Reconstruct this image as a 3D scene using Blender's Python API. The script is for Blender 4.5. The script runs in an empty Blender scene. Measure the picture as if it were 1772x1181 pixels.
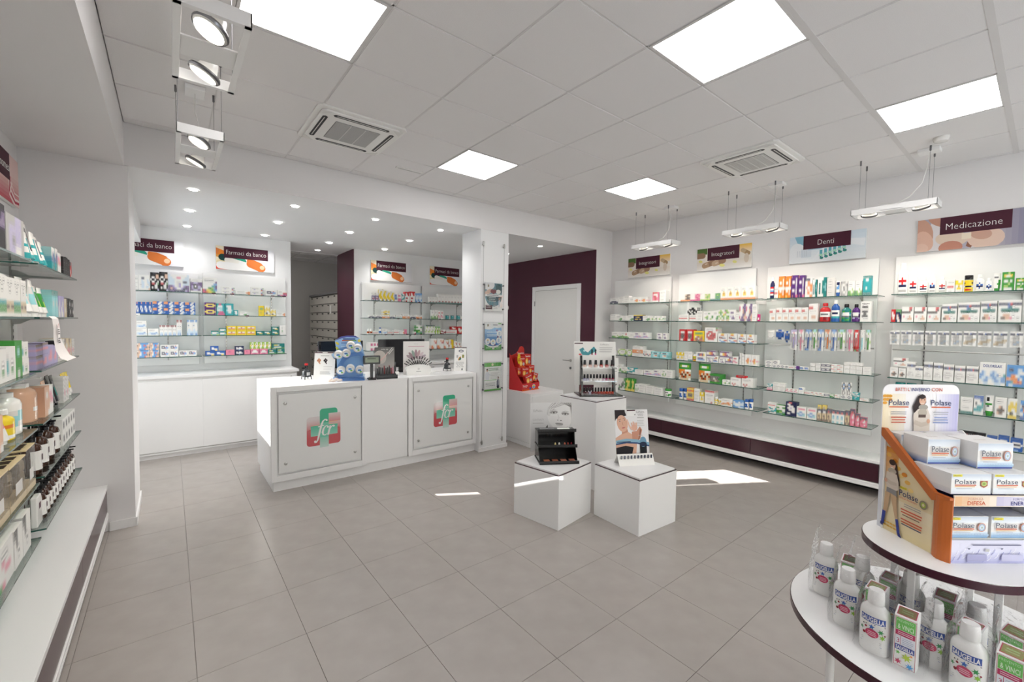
import bpy, math, random
from mathutils import Vector, Matrix
random.seed(7)
SC = bpy.context.scene
COL = SC.collection
PI = math.pi
R = math.radians

# ------------------------------------------------------------------ camera, world, sun, exposure
cam_d = bpy.data.cameras.new('camera')
cam_d.sensor_width = 36.0
cam_d.lens = 742.26 / 1772 * 36.0
cam_d.clip_start = 0.05
cam = bpy.data.objects.new('camera', cam_d)
COL.objects.link(cam)
YAW, PITCH, ROLL, EYE = 0.6736, 0.0414, 0.0131, 1.679
_fw = Vector((math.sin(YAW) * math.cos(PITCH), math.cos(YAW) * math.cos(PITCH), -math.sin(PITCH)))
_rt = Vector((math.cos(YAW), -math.sin(YAW), 0))
_up = _rt.cross(_fw)
_r2 = _rt * math.cos(ROLL) + _up * math.sin(ROLL)
_u2 = _up * math.cos(ROLL) - _rt * math.sin(ROLL)
cam.matrix_world = Matrix(((_r2.x, _u2.x, -_fw.x, 0), (_r2.y, _u2.y, -_fw.y, 0), (_r2.z, _u2.z, -_fw.z, EYE), (0, 0, 0, 1)))
SC.camera = cam
SC.view_settings.view_transform = 'Standard'
SC.view_settings.look = 'None'
SC.view_settings.gamma = 1.0
SC.view_settings.use_curve_mapping = False
SC.view_settings.exposure = 0.1

world = bpy.data.worlds.new('daylight')
SC.world = world
world.use_nodes = True
bgn = world.node_tree.nodes['Background']
bgn.inputs[0].default_value = (0.86, 0.92, 1.0, 1)
bgn.inputs[1].default_value = 5.4

sd = bpy.data.lights.new('sun', 'SUN')
sd.energy = 14.0
sd.angle = R(0.6)
sd.color = (1.0, 0.96, 0.9)
sun = bpy.data.objects.new('sun', sd)
COL.objects.link(sun)
_sdir = Vector((0.86, -0.51, -0.278)).normalized()
sun.rotation_euler = _sdir.to_track_quat('-Z', 'Y').to_euler()

# second sun added for the floor patch, as glare from windows across the street
s2 = bpy.data.lights.new('floor_patch_sun', 'SUN')
s2.energy = 28.0
s2.angle = R(0.06)
s2.color = (1.0, 0.97, 0.93)
sun2 = bpy.data.objects.new('floor_patch_sun', s2)
COL.objects.link(sun2)
sun2.rotation_euler = Vector((0.0, 1.0, -0.45)).to_track_quat('-Z', 'Y').to_euler()

PANEL_LIGHT = 9.0
SPOT_W = 15.0
DOWN_W = 17.0

# ------------------------------------------------------------------ colours and materials
def hexc(h):
    h = h.lstrip('#')
    o = []
    for i in (0, 2, 4):
        c = int(h[i:i + 2], 16) / 255
        o.append(c / 12.92 if c <= 0.04045 else ((c + 0.055) / 1.055) ** 2.4)
    return tuple(o)

PAL = {k: hexc(v) for k, v in dict(w='f4f3ef', W='e2e0dc', g='b9b8b6', G='7d7d80', k='1c1b1e', n='232a55', b='2f62b0', B='6fa4dc',
       c='35a8ad', C='9fdbe0', t='1d7f7b', e='3f9a3c', l='a4cc4a', y='f2d533', o='ee8a2e', r='cf2a2e', R='8d1a25', p='ee8fa8',
       m='d4287e', u='5b2d7c', v='b9b0d8', d='46182a', s='e3b697', a='6b4a35', i='d4e6f4', h='dccaa8', q='c05a28').items()}
def cc(c):
    return PAL[c] if len(c) == 1 else (hexc(c) if isinstance(c, str) else c)

MATS = {}
def principled(name, base=None, rough=0.5, metal=0.0, attr=False, emit=None, strength=0.0, coat=0.0, bump=None, noise=None, spec=0.5):
    if name in MATS:
        return MATS[name]
    m = bpy.data.materials.new(name)
    m.use_nodes = True
    nt = m.node_tree
    p = nt.nodes['Principled BSDF']
    p.inputs['Roughness'].default_value = rough
    p.inputs['Metallic'].default_value = metal
    p.inputs['Specular IOR Level'].default_value = spec
    p.inputs['Coat Weight'].default_value = coat
    if base is not None:
        b = cc(base) if isinstance(base, str) else base
        p.inputs['Base Color'].default_value = (*b, 1)
    if attr:
        a = nt.nodes.new('ShaderNodeAttribute')
        a.attribute_name = 'Col'
        nt.links.new(a.outputs['Color'], p.inputs['Base Color'])
    if emit:
        p.inputs['Emission Color'].default_value = (*(cc(emit) if isinstance(emit, str) else emit), 1)
        p.inputs['Emission Strength'].default_value = strength
    if noise:   # (scale, colour a, colour b, detail) fine mottling of the base colour
        tc = nt.nodes.new('ShaderNodeTexCoord')
        n = nt.nodes.new('ShaderNodeTexNoise')
        n.inputs['Scale'].default_value = noise[0]
        n.inputs['Detail'].default_value = noise[3]
        rmp = nt.nodes.new('ShaderNodeValToRGB')
        rmp.color_ramp.elements[0].position = 0.35
        rmp.color_ramp.elements[1].position = 0.65
        rmp.color_ramp.elements[0].color = (*cc(noise[1]), 1)
        rmp.color_ramp.elements[1].color = (*cc(noise[2]), 1)
        nt.links.new(tc.outputs['Object'], n.inputs['Vector'])
        nt.links.new(n.outputs['Fac'], rmp.inputs['Fac'])
        nt.links.new(rmp.outputs['Color'], p.inputs['Base Color'])
    if bump:    # (scale, strength)
        tc = nt.nodes.new('ShaderNodeTexCoord')
        n = nt.nodes.new('ShaderNodeTexNoise')
        n.inputs['Scale'].default_value = bump[0]
        n.inputs['Detail'].default_value = 4
        bm = nt.nodes.new('ShaderNodeBump')
        bm.inputs['Strength'].default_value = bump[1]
        bm.inputs['Distance'].default_value = 0.002
        nt.links.new(tc.outputs['Object'], n.inputs['Vector'])
        nt.links.new(n.outputs['Fac'], bm.inputs['Height'])
        nt.links.new(bm.outputs['Normal'], p.inputs['Normal'])
    MATS[name] = m
    return m

def thin_glass(name, tint, rough=0.02, refl=0.25, bump=None, gloss=(1, 1, 1)):
    if name in MATS:
        return MATS[name]
    m = bpy.data.materials.new(name)
    m.use_nodes = True
    nt = m.node_tree
    nt.nodes.clear()
    out = nt.nodes.new('ShaderNodeOutputMaterial')
    mix = nt.nodes.new('ShaderNodeMixShader')
    tr = nt.nodes.new('ShaderNodeBsdfTransparent')
    gl = nt.nodes.new('ShaderNodeBsdfGlossy')
    lw = nt.nodes.new('ShaderNodeLayerWeight')
    mul = nt.nodes.new('ShaderNodeMath')
    mul.operation = 'MULTIPLY_ADD'
    tr.inputs['Color'].default_value = (*tint, 1)
    gl.inputs['Roughness'].default_value = rough
    gl.inputs['Color'].default_value = (*gloss, 1)
    lw.inputs['Blend'].default_value = refl
    mul.inputs[1].default_value = 0.8
    mul.inputs[2].default_value = 0.03
    nt.links.new(lw.outputs['Fresnel'], mul.inputs[0])
    nt.links.new(mul.outputs[0], mix.inputs['Fac'])
    nt.links.new(tr.outputs[0], mix.inputs[1])
    nt.links.new(gl.outputs[0], mix.inputs[2])
    nt.links.new(mix.outputs[0], out.inputs['Surface'])
    if bump:
        tc = nt.nodes.new('ShaderNodeTexCoord')
        n = nt.nodes.new('ShaderNodeTexNoise')
        n.inputs['Scale'].default_value = bump[0]
        n.inputs['Detail'].default_value = 3
        bm = nt.nodes.new('ShaderNodeBump')
        bm.inputs['Strength'].default_value = bump[1]
        bm.inputs['Distance'].default_value = 0.01
        nt.links.new(tc.outputs['Object'], n.inputs['Vector'])
        nt.links.new(n.outputs['Fac'], bm.inputs['Height'])
        nt.links.new(bm.outputs['Normal'], gl.inputs['Normal'])
        nt.links.new(bm.outputs['Normal'], lw.inputs['Normal'])
    MATS[name] = m
    return m

M_WALL = principled('wall_paint', (0.80, 0.78, 0.778), 0.75, bump=(180, 0.06))
M_WALLW = principled('back_room_paint', (0.84, 0.84, 0.84), 0.7, bump=(180, 0.05))
M_GREYW = principled('dim_corridor_wall', (0.62, 0.60, 0.57), 0.8)  # wall greyed in its colour for the passage's dimness
M_BURG = principled('burgundy_paint', hexc('4a1c2e'), 0.55, bump=(150, 0.08))
M_BURGG = principled('burgundy_laminate', hexc('3c1424'), 0.22)
M_CEIL = principled('ceiling_tile', (0.78, 0.765, 0.75), 0.85, bump=(260, 0.25), noise=(300, (0.79, 0.77, 0.765), (0.835, 0.815, 0.81), 2))
M_GRID = principled('ceiling_grid_metal', (0.70, 0.68, 0.67), 0.5)
M_GAP = principled('ceiling_void', (0.10, 0.095, 0.09), 0.9)
M_TILE = principled('floor_tile', None, 0.27, noise=(7.0, (0.385, 0.348, 0.325), (0.412, 0.374, 0.350), 9), bump=(120, 0.04), spec=0.5)
M_GROUT = principled('floor_grout', (0.31, 0.28, 0.26), 0.7)
M_LAM = principled('white_laminate', (0.87, 0.865, 0.86), 0.28)
M_LAMG = principled('gloss_white', (0.88, 0.875, 0.87), 0.12)
M_TRIM = principled('white_trim', (0.86, 0.85, 0.84), 0.35)
M_PANEL = principled('shelf_back_board', (0.86, 0.855, 0.85), 0.4)
M_METAL = principled('metal_vc', None, 0.28, metal=1.0, attr=True)
M_CARTON = principled('printed_carton', None, 0.45, attr=True)
M_GLOSS = principled('glossy_plastic', None, 0.16, attr=True)
M_PAPER = principled('printed_paper', None, 0.6, attr=True, spec=0.3)
M_AMBER = principled('amber_plastic', (0.045, 0.016, 0.008), 0.12)
M_BLACK = principled('black_plastic', (0.012, 0.012, 0.014), 0.3)
M_SCREEN = principled('screen_glass', (0.01, 0.01, 0.013), 0.08)
M_LIGHT = principled('light_panel', 'w', 0.5, emit=(1.0, 0.985, 0.975), strength=PANEL_LIGHT)
M_DOWN = principled('downlight_lens', 'w', 0.5, emit=(1.0, 0.99, 0.97), strength=14.0)
M_LAMP = principled('reflector_lamp', 'w', 0.5, emit=(1.0, 0.93, 0.80), strength=11.0)
M_GLASS = thin_glass('shelf_glass', (0.93, 0.985, 0.965))
M_PANE = thin_glass('window_pane', (0.97, 0.985, 0.98))
M_ACRYL = thin_glass('clear_acrylic', (0.975, 0.98, 0.985))
M_FROST = principled('frosted_glass_panel', (0.80, 0.80, 0.79), 0.06, coat=0.6)
M_EDGE = principled('glass_edge', hexc('2f5a52'), 0.15)
M_FILM = thin_glass('cellophane', (0.996, 0.996, 0.998), rough=0.08, refl=0.09, bump=(60, 1.0))
M_JELLY = thin_glass('clear_blue_plastic', (0.70, 0.85, 0.98), rough=0.1, refl=0.4, bump=(30, 0.4))

# ------------------------------------------------------------------ mesh building
class MB:
    def __init__(s):
        s.v, s.f, s.c, s.m, s.mats = [], [], [], [], []
    def mi(s, mat):
        if mat not in s.mats:
            s.mats.append(mat)
        return s.mats.index(mat)
    def add(s, vs, fs, col='w', mat=None, cols=None):
        n = len(s.v)
        s.v += [tuple(p) for p in vs]
        k = s.mi(mat or M_CARTON)
        base = cc(col) if isinstance(col, str) else col
        for i, f in enumerate(fs):
            s.f.append(tuple(n + j for j in f))
            s.c.append(cols[i] if cols else base)
            s.m.append(k)
    def box(s, x0, x1, y0, y1, z0, z1, col='w', mat=None, T=None):
        vs = [(x, y, z) for z in (z0, z1) for y in (y0, y1) for x in (x0, x1)]
        if T: vs = [T(p) for p in vs]
        s.add(vs, [(0, 2, 3, 1), (4, 5, 7, 6), (0, 1, 5, 4), (2, 6, 7, 3), (0, 4, 6, 2), (1, 3, 7, 5)], col, mat)
    def prism(s, pts, axis, a, b, col='w', mat=None, T=None):
        # pts: 2-D polygon in the two other axes, extruded along axis from a to b
        def P(p, t):
            q = {'x': (t, p[0], p[1]), 'y': (p[0], t, p[1]), 'z': (p[0], p[1], t)}[axis]
            return T(q) if T else q
        n = len(pts)
        vs = [P(p, a) for p in pts] + [P(p, b) for p in pts]
        fs = [tuple(range(n))[::-1], tuple(range(n, 2 * n))] + [(i, (i + 1) % n, n + (i + 1) % n, n + i) for i in range(n)]
        if axis == 'y': fs = [f[::-1] for f in fs]
        s.add(vs, fs, col, mat)
    def lathe(s, prof, n=16, col='w', mat=None, cols=None, c=(0, 0, 0), sy=1.0, capb=True, capt=True, art=None, T=None):
        vs, fs, cl = [], [], []
        base = cc(col) if isinstance(col, str) else col
        for r, z in prof:
            for i in range(n):
                a = 2 * PI * (i + .5) / n
                vs.append((c[0] + r * math.cos(a), c[1] + r * sy * math.sin(a), c[2] + z))
        for k in range(len(prof) - 1):
            for i in range(n):
                j = (i + 1) % n
                fs.append((k * n + i, k * n + j, (k + 1) * n + j, (k + 1) * n + i))
                col_ = cols[k] if cols else base
                if art:
                    a = (2 * PI * (i + 1) / n)
                    q = art(a, (prof[k][1] + prof[k + 1][1]) / 2)
                    if q is not None: col_ = q
                cl.append(col_)
        if capb: fs.append(tuple(range(n))[::-1]); cl.append(cols[0] if cols else base)
        if capt:
            t = (len(prof) - 1) * n
            fs.append(tuple(range(t, t + n))); cl.append(cols[-1] if cols else base)
        if T: vs = [T(p) for p in vs]
        s.add(vs, fs, col, mat, cl)
    def tube(s, pts, r, n=6, col='w', mat=None):
        pts = [Vector(p) for p in pts]
        vs, fs = [], []
        for k, p in enumerate(pts):
            d = (pts[min(k + 1, len(pts) - 1)] - pts[max(k - 1, 0)]).normalized()
            a = d.orthogonal().normalized() if k == 0 else (a - d * a.dot(d)).normalized()
            b = d.cross(a)
            rr = r[k] if isinstance(r, (list, tuple)) else r
            for i in range(n):
                t = 2 * PI * i / n
                vs.append(p + (a * math.cos(t) + b * math.sin(t)) * rr)
        for k in range(len(pts) - 1):
            for i in range(n):
                j = (i + 1) % n
                fs.append((k * n + i, k * n + j, (k + 1) * n + j, (k + 1) * n + i))
        fs += [tuple(range(n))[::-1], tuple(range((len(pts) - 1) * n, len(pts) * n))]
        s.add(vs, fs, col, mat)
    def build(s, name, parent=None, smooth=False, bevel=None):
        me = bpy.data.meshes.new(name)
        me.from_pydata(s.v, [], s.f)
        me.polygons.foreach_set('material_index', s.m)
        for m in s.mats: me.materials.append(m)
        at = me.color_attributes.new('Col', 'FLOAT_COLOR', 'CORNER')
        buf = []
        for f, c in zip(s.f, s.c):
            buf += [c[0], c[1], c[2], 1.0] * len(f)
        at.data.foreach_set('color', buf)
        if smooth: me.polygons.foreach_set('use_smooth', [True] * len(s.f))
        me.update()
        o = bpy.data.objects.new(name, me)
        COL.objects.link(o)
        if parent: o.parent = parent
        if bevel:
            b = o.modifiers.new('edge', 'BEVEL')
            b.width = bevel; b.segments = 2; b.limit_method = 'ANGLE'
        if smooth:
            e = o.modifiers.new('split', 'EDGE_SPLIT'); e.split_angle = R(40)
        return o

def thing(name, label, cat, loc=(0, 0, 0), rz=0.0, group=None):
    o = bpy.data.objects.new(name, None)
    o.empty_display_size = 0.05
    COL.objects.link(o)
    o.location = loc; o.rotation_euler = (0, 0, rz)
    o['label'] = label; o['category'] = cat
    if group: o['group'] = group
    return o
def tag(o, label, cat, group=None, loc=None, rz=None):
    o['label'] = label; o['category'] = cat
    if group: o['group'] = group
    if loc: o.location = loc
    if rz is not None: o.rotation_euler = (0, 0, rz)
    return o
def struct(o):
    o['kind'] = 'structure'
    return o
def sbox(name, x0, x1, y0, y1, z0, z1, mat, parent=None):
    b = MB(); b.box(x0, x1, y0, y1, z0, z1, 'w', mat)
    o = b.build(name, parent)
    return o if parent else struct(o)
def copy_tree(o, parent=None):
    c = o.copy(); COL.objects.link(c)
    if parent: c.parent = parent
    for ch in o.children: copy_tree(ch, c)
    return c

_txt = {}
def text_geo(s, bold=0.0):
    k = (s, bold)
    if k not in _txt:
        cu = bpy.data.curves.new('lettering', 'FONT')
        cu.body = s; cu.size = 1.0; cu.resolution_u = 2; cu.offset = bold; cu.align_x = 'LEFT'
        o = bpy.data.objects.new('lettering', cu)
        COL.objects.link(o)
        dg = bpy.context.evaluated_depsgraph_get(); dg.update()
        me = o.evaluated_get(dg).to_mesh()
        vs = [(v.co.x, v.co.y) for v in me.vertices]
        fs = [tuple(p.vertices) for p in me.polygons]
        o.evaluated_get(dg).to_mesh_clear()
        bpy.data.objects.remove(o); bpy.data.curves.remove(cu)
        x0 = min(v[0] for v in vs); x1 = max(v[0] for v in vs)
        _txt[k] = ([(x - x0, y) for x, y in vs], fs, x1 - x0)
    return _txt[k]

class Art:
    """flat print on a face whose lower-left corner is the local origin: x to the right, z up, facing -Y; each layer lies a hair in front of the last"""
    def __init__(s, T=None, y=-0.0006, step=0.00015, mat=None):
        s.b = MB(); s.y = y; s.step = step; s.T = T or (lambda p: p); s.mat = mat or M_PAPER; s.clip = None
    def _put(s, pts, fs, col, cols=None):
        s.y -= s.step
        if s.clip:      # keep the print inside the sheet (x0, z0, x1, z1)
            np_, nf, nc = [], [], []
            for i, f in enumerate(fs):
                q = [tuple(pts[j]) for j in f]
                for ax, lim, sg in ((0, s.clip[0], 1), (0, s.clip[2], -1), (1, s.clip[1], 1), (1, s.clip[3], -1)):
                    r = []
                    for a, b_ in zip(q, q[1:] + q[:1]):
                        ia, ib = sg * (a[ax] - lim) >= 0, sg * (b_[ax] - lim) >= 0
                        if ia: r.append(a)
                        if ia != ib:
                            t = (lim - a[ax]) / (b_[ax] - a[ax]); r.append((a[0] + (b_[0] - a[0]) * t, a[1] + (b_[1] - a[1]) * t))
                    q = r
                    if len(q) < 3: break
                if len(q) < 3: continue
                nf.append(tuple(range(len(np_), len(np_) + len(q)))); np_ += q; nc.append(cols[i] if cols else None)
            if not nf: return
            pts, fs, cols = np_, nf, (nc if cols else None)
        s.b.add([s.T((p[0], s.y, p[1])) for p in pts], fs, col, s.mat, cols)
    def poly(s, pts, col): s._put(pts, [tuple(range(len(pts)))], col); return s
    def rect(s, x0, z0, x1, z1, col): return s.poly([(x0, z0), (x1, z0), (x1, z1), (x0, z1)], col)
    def ell(s, x, z, rx, rz, col, n=18, rot=0):
        c, q = math.cos(R(rot)), math.sin(R(rot))
        return s.poly([(x + rx * math.cos(t) * c - rz * math.sin(t) * q, z + rx * math.cos(t) * q + rz * math.sin(t) * c) for t in (2 * PI * i / n for i in range(n))], col)
    def rrect(s, x0, z0, x1, z1, r, col, n=4):
        p = []
        for cx, cz, a0 in ((x1 - r, z1 - r, 0), (x0 + r, z1 - r, 90), (x0 + r, z0 + r, 180), (x1 - r, z0 + r, 270)):
            p += [(cx + r * math.cos(R(a0 + 90 * i / n)), cz + r * math.sin(R(a0 + 90 * i / n))) for i in range(n + 1)]
        return s.poly(p, col)
    def grad(s, x0, z0, x1, z1, ca, cb, n=10, horiz=False):
        ca, cb = cc(ca), cc(cb)
        pts, fs, cols = [], [], []
        for i in range(n + 1):
            t = i / n
            pts += [(x0 + (x1 - x0) * t, z0), (x0 + (x1 - x0) * t, z1)] if horiz else [(x0, z0 + (z1 - z0) * t), (x1, z0 + (z1 - z0) * t)]
        for i in range(n):
            fs.append((2 * i, 2 * i + 2, 2 * i + 3, 2 * i + 1) if horiz else (2 * i, 2 * i + 1, 2 * i + 3, 2 * i + 2))
            t = (i + .5) / n
            cols.append(tuple(a + (b - a) * t for a, b in zip(ca, cb)))
        s._put(pts, fs, ca, cols); return s
    def capsule(s, x, z, L, r, rot, ca, cb=None):
        c, q = math.cos(R(rot)), math.sin(R(rot))
        def tr(p): return (x + p[0] * c - p[1] * q, z + p[0] * q + p[1] * c)
        n = 8
        a = [(L / 2 + r * math.cos(R(-90 + 180 * i / n)), r * math.sin(R(-90 + 180 * i / n))) for i in range(n + 1)]
        b = [(-L / 2 - r * math.cos(R(-90 + 180 * i / n)), -r * math.sin(R(-90 + 180 * i / n))) for i in range(n + 1)]
        s.poly([tr(p) for p in [(0, -r)] + a + [(0, r)]], ca)
        s.poly([tr(p) for p in [(0, r)] + b + [(0, -r)]], cb or ca); return s
    def ribbon(s, pts, ws, col):
        L, Rr = [], []
        for i, p in enumerate(pts):
            a, b = pts[max(i - 1, 0)], pts[min(i + 1, len(pts) - 1)]
            d = math.hypot(b[0] - a[0], b[1] - a[1]) or 1
            nx, nz = -(b[1] - a[1]) / d, (b[0] - a[0]) / d
            w = (ws[i] if isinstance(ws, (list, tuple)) else ws) / 2
            L.append((p[0] + nx * w, p[1] + nz * w)); Rr.append((p[0] - nx * w, p[1] - nz * w))
        n = len(pts)
        s._put(L + Rr, [(i, n + i, n + i + 1, i + 1) for i in range(n - 1)], col); return s
    def text(s, t, x, z, h, col, bold=0.0, w=None, shear=0.0, slope=0.0, align='l'):
        vs, fs, W = text_geo(t, bold)
        k = h / 0.72
        kx = (w / W) if w else k
        if align == 'c': x -= W * kx / 2
        if align == 'r': x -= W * kx
        s._put([(x + (p[0] + p[1] * shear) * kx, z + p[1] * k + slope * p[0] * kx) for p in vs], fs, col); return s
    def lines(s, x, z, w, n, gap, h, col, ragged=0.25, align='l'):
        for i in range(n):
            ww = w * (1 - ragged * random.random())
            x0 = x if align == 'l' else x + (w - ww) / 2
            s.rect(x0, z - i * gap, x0 + ww, z - i * gap + h, col)
        return s
    def build(s, name, parent): return s.b.build(name, parent)

# ------------------------------------------------------------------ the room shell
CZ = 3.2025         # suspended ceiling
SOF = 2.875         # plaster ceiling over the counter
XR, XL, YB, YK = 5.73, -0.82, 4.56, 7.10
YF = -2.6          # street front behind the camera

floor = MB(); floor.box(-1.6, 6.2, YF - 2.2, 11.4, -0.12, -0.006, 'w', M_GROUT)
floor = struct(floor.build('floor'))
fx, fy, ft = 0.0749, 3.368, 0.4731
tm = MB(); tm.box(0.0010, ft - 0.0010, 0.0010, ft - 0.0010, -0.006, 0.0, 'w', M_TILE)
tile0 = tm.build('floor_tile', floor, bevel=0.0008); first = True
for i in range(-2, 12):
    for j in range(-7, 10):
        x, y = fx + i * ft, fy + j * ft
        if x > 5.75 or x < -0.95: continue
        if first: o = tile0; first = False
        else: o = tile0.copy(); COL.objects.link(o)
        o.location = (x, y, 0)
fs_ = MB()   # the rest of the floor, too far away or behind the camera to tell its tiles apart
fs_.box(-1.6, 6.2, YF - 2.2, fy - 7 * ft, -0.006, 0.0, 'w', M_TILE); fs_.box(-1.6, 6.2, fy + 10 * ft, 11.4, -0.006, 0.0, 'w', M_TILE)
fs_.box(-1.6, fx - 2 * ft, fy - 7 * ft, fy + 10 * ft, -0.006, 0.0, 'w', M_TILE)
o = fs_.build('tile_field', floor); o['kind'] = 'stuff'

fwy = lambda x: -0.95 - .593 * x      # unseen street front, slanted to line up the sun patch edges
ceiling = MB(); ceiling.prism([(XL - .15, fwy(XL - .15)), (XR + .17, fwy(XR + .17)), (XR + .17, YB + .14), (XL - .15, YB + .14)], 'z', CZ + 0.035, CZ + .2, 'w', M_GAP)
ceiling = struct(ceiling.build('ceiling'))
gx, gy, gt = 1.4688, 2.0417, 0.6
LIT = {(-2, 0), (1, 2), (1, -2), (4, 1), (4, -3), (-2, -4), (1, -6)}  # last two are unseen panels, added for light towards the street
def tile_mesh(w, d):
    b = MB()
    b.box(0, w, 0, d, 0.003, 0.02, 'w', M_CEIL)
    b.prism([(0.004, 0.004), (w - .004, 0.004), (w - .004, d - .004), (0.004, d - .004)], 'z', 0.0, 0.004, 'w', M_CEIL)
    return b
ctile = {}
for i in range(-3, 8):
    for j in range(-8, 5):
        if (i, j) in LIT: continue
        x0, x1 = max(gx + i * gt, -0.26), min(gx + (i + 1) * gt, XR)
        y0, y1 = gy + j * gt, min(gy + (j + 1) * gt, YB)
        if x1 - x0 < .03 or y1 - y0 < .03 or y0 < fwy(x0): continue
        k = (round(x1 - x0, 2), round(y1 - y0, 2))
        if k not in ctile:
            ctile[k] = o = tile_mesh(x1 - x0 - 0.009, y1 - y0 - 0.009).build('ceiling_tile', ceiling)
        else:
            o = ctile[k].copy(); COL.objects.link(o)
        o.location = (x0 + .0045, y0 + .0045, CZ)
for j in range(-7, 5):       # main runners, wide ones towards the street
    w = 0.032 if j in (-2, -3, -5, -6) else 0.011
    b = MB(); b.box(max(-0.26, (-0.95 - gy - j * gt) / .593), XR, -w / 2, w / 2, 0, 0.012, 'w', M_GRID)
    o = b.build('ceiling_runner', ceiling); o.location = (0, gy + j * gt, CZ - (0.0015 if w > .02 else -0.0045))
for i in range(-2, 8):
    b = MB(); b.box(-0.0055, 0.0055, fwy(gx + i * gt), YB, 0, 0.01, 'w', M_GRID)
    o = b.build('ceiling_runner', ceiling); o.location = (gx + i * gt, 0, CZ + 0.0045)

sbox('wall_right', XR, XR + .15, YF - 2.0, 11.2, -.1, CZ + .2, M_WALL)
sbox('wall_left', XL - .15, XL, YF - .2, YB, -.1, CZ + .2, M_WALL)
sbox('trim_1', XL, -0.26, -.75, YB, 2.87, CZ + .1, M_WALL)                    # dropped bulkhead over the shelves on the side wall
sbox('wall_pier_left', -1.3, -0.24, YB, 5.24, 0, 2.869, M_WALL)
sbox('pillar', 3.112, 3.56, YB, 5.0, 0, SOF - .001, M_WALLW)
sbox('beam', -0.26, XR, YB, YB + .16, SOF, CZ + .1, M_WALL)
sbox('wall_return', 5.345, XR, YB, 7.95, 0, SOF, M_WALL)
b = MB()   # plaster ceiling of the counter area, falling very slightly towards the back
b.add([(-1.3, YB + .02, SOF), (5.4, YB + .02, SOF), (5.4, 7.95, SOF - .015), (-1.3, 7.95, SOF - .055), (-1.3, YB + .02, SOF + .2), (5.4, YB + .02, SOF + .2), (5.4, 7.95, SOF + .2), (-1.3, 7.95, SOF + .2)],
      [(0, 1, 2, 3), (4, 7, 6, 5), (0, 4, 5, 1), (1, 5, 6, 2), (2, 6, 7, 3), (3, 7, 4, 0)], 'w', M_WALLW)
struct(b.build('ceiling_plaster'))
sbox('trim_2', -1.3, -0.265, 5.25, YK, 2.62, 2.86, M_WALLW)
sbox('wall_back', -1.35, 1.425, YK, YK + .85, 0, 2.87, M_WALLW)
sbox('wall_back_right', 2.36, 5.345, YK, YK + .85, 0, 2.87, M_WALLW)
o = sbox('wall_burgundy', 2.345, 2.36, YK + .004, YK + .85, 0, 2.85, M_BURG)
o = sbox('wall_burgundy_side', 5.335, 5.345, YB + .004, YK, 0, SOF - .006, M_BURG)
# side wall of the counter area with its window
b = MB()
for a in ((5.0, 5.3, 0, 3.0), (6.95, 7.95, 0, 3.0), (5.3, 6.95, 0, 1.08), (5.3, 6.95, 2.02, 3.0)):
    b.box(-1.45, -1.3, *a, 'w', M_WALLW)
struct(b.build('wall_side'))
def window(name, x0, x1, y0, y1, z0, z1, axis, mull):
    b = MB(); f = .05
    w = struct(b_frame(b, x0, x1, y0, y1, z0, z1, axis, f, mull).build(name))
    g = MB()
    xm, ym = (x0 + x1) / 2, (y0 + y1) / 2
    if axis == 'x': g.box(xm - .003, xm + .003, y0 + .01, y1 - .01, z0 + .01, z1 - .01, 'w', M_PANE)
    else: g.box(x0 + .01, x1 - .01, ym - .003, ym + .003, z0 + .01, z1 - .01, 'w', M_PANE)
    g.build('pane', w)
def b_frame(b, x0, x1, y0, y1, z0, z1, axis, f, mull):
    if axis == 'x':
        b.box(x0, x1, y0, y0 + f, z0, z1, 'w', M_TRIM); b.box(x0, x1, y1 - f, y1, z0, z1, 'w', M_TRIM)
        b.box(x0, x1, y0 + f, y1 - f, z0, z0 + f, 'w', M_TRIM); b.box(x0, x1, y0 + f, y1 - f, z1 - f, z1, 'w', M_TRIM)
        for m in mull: b.box(x0, x1, m - f / 2, m + f / 2, z0 + f, z1 - f, 'w', M_TRIM)
    else:
        b.box(x0, x0 + f, y0, y1, z0, z1, 'w', M_TRIM); b.box(x1 - f, x1, y0, y1, z0, z1, 'w', M_TRIM)
        b.box(x0 + f, x1 - f, y0, y1, z0, z0 + f, 'w', M_TRIM); b.box(x0 + f, x1 - f, y0, y1, z1 - f, z1, 'w', M_TRIM)
        for m in mull: b.box(m - f / 2, m + f / 2, y0, y1, z0 + f, z1 - f, 'w', M_TRIM)
    return b
window('window_1', -1.42, -1.34, 5.3, 6.95, 1.08, 2.02, 'x', [])
# street front behind the camera: unseen, slant and openings shaped for the sun patch
FA = math.atan2(-0.51, 0.86); FL = 1.0 / math.cos(FA)
def fw_(x, off, z):      # point on the front wall above room coordinate x
    return (x - off * math.sin(FA) * -1, -0.95 - .593 * x + off * math.cos(FA), z)
def fbox(b, x0, x1, z0, z1, th=(-.02, 0.0), mat=None):
    vs = []
    for z in (z0, z1):
        for o_ in th:
            for x in (x0, x1): vs.append((x + o_ * .51, -0.95 - .593 * x + o_ * .86, z))
    b.add(vs, [(0, 2, 3, 1), (4, 5, 7, 6), (0, 1, 5, 4), (2, 6, 7, 3), (0, 4, 6, 2), (1, 3, 7, 5)], 'w', mat or M_WALL)
SB_ = 0.45 * 5.77        # height of the shadow line on the front
b = MB()
for a in ((XL - .15, 0.3, 0, CZ + .2), (5.06, XR + .3, 0, CZ + .2), (0.3, 5.06, 0, .12), (0.3, 2.0, 2.4, CZ + .2), (2.0, 2.50, SB_ + .034, CZ + .2), (2.50, 3.85, 2.4, CZ + .2), (3.85, 5.06, SB_ + .225, CZ + .2)):
    fbox(b, *a)
struct(b.build('wall_front'))
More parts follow.
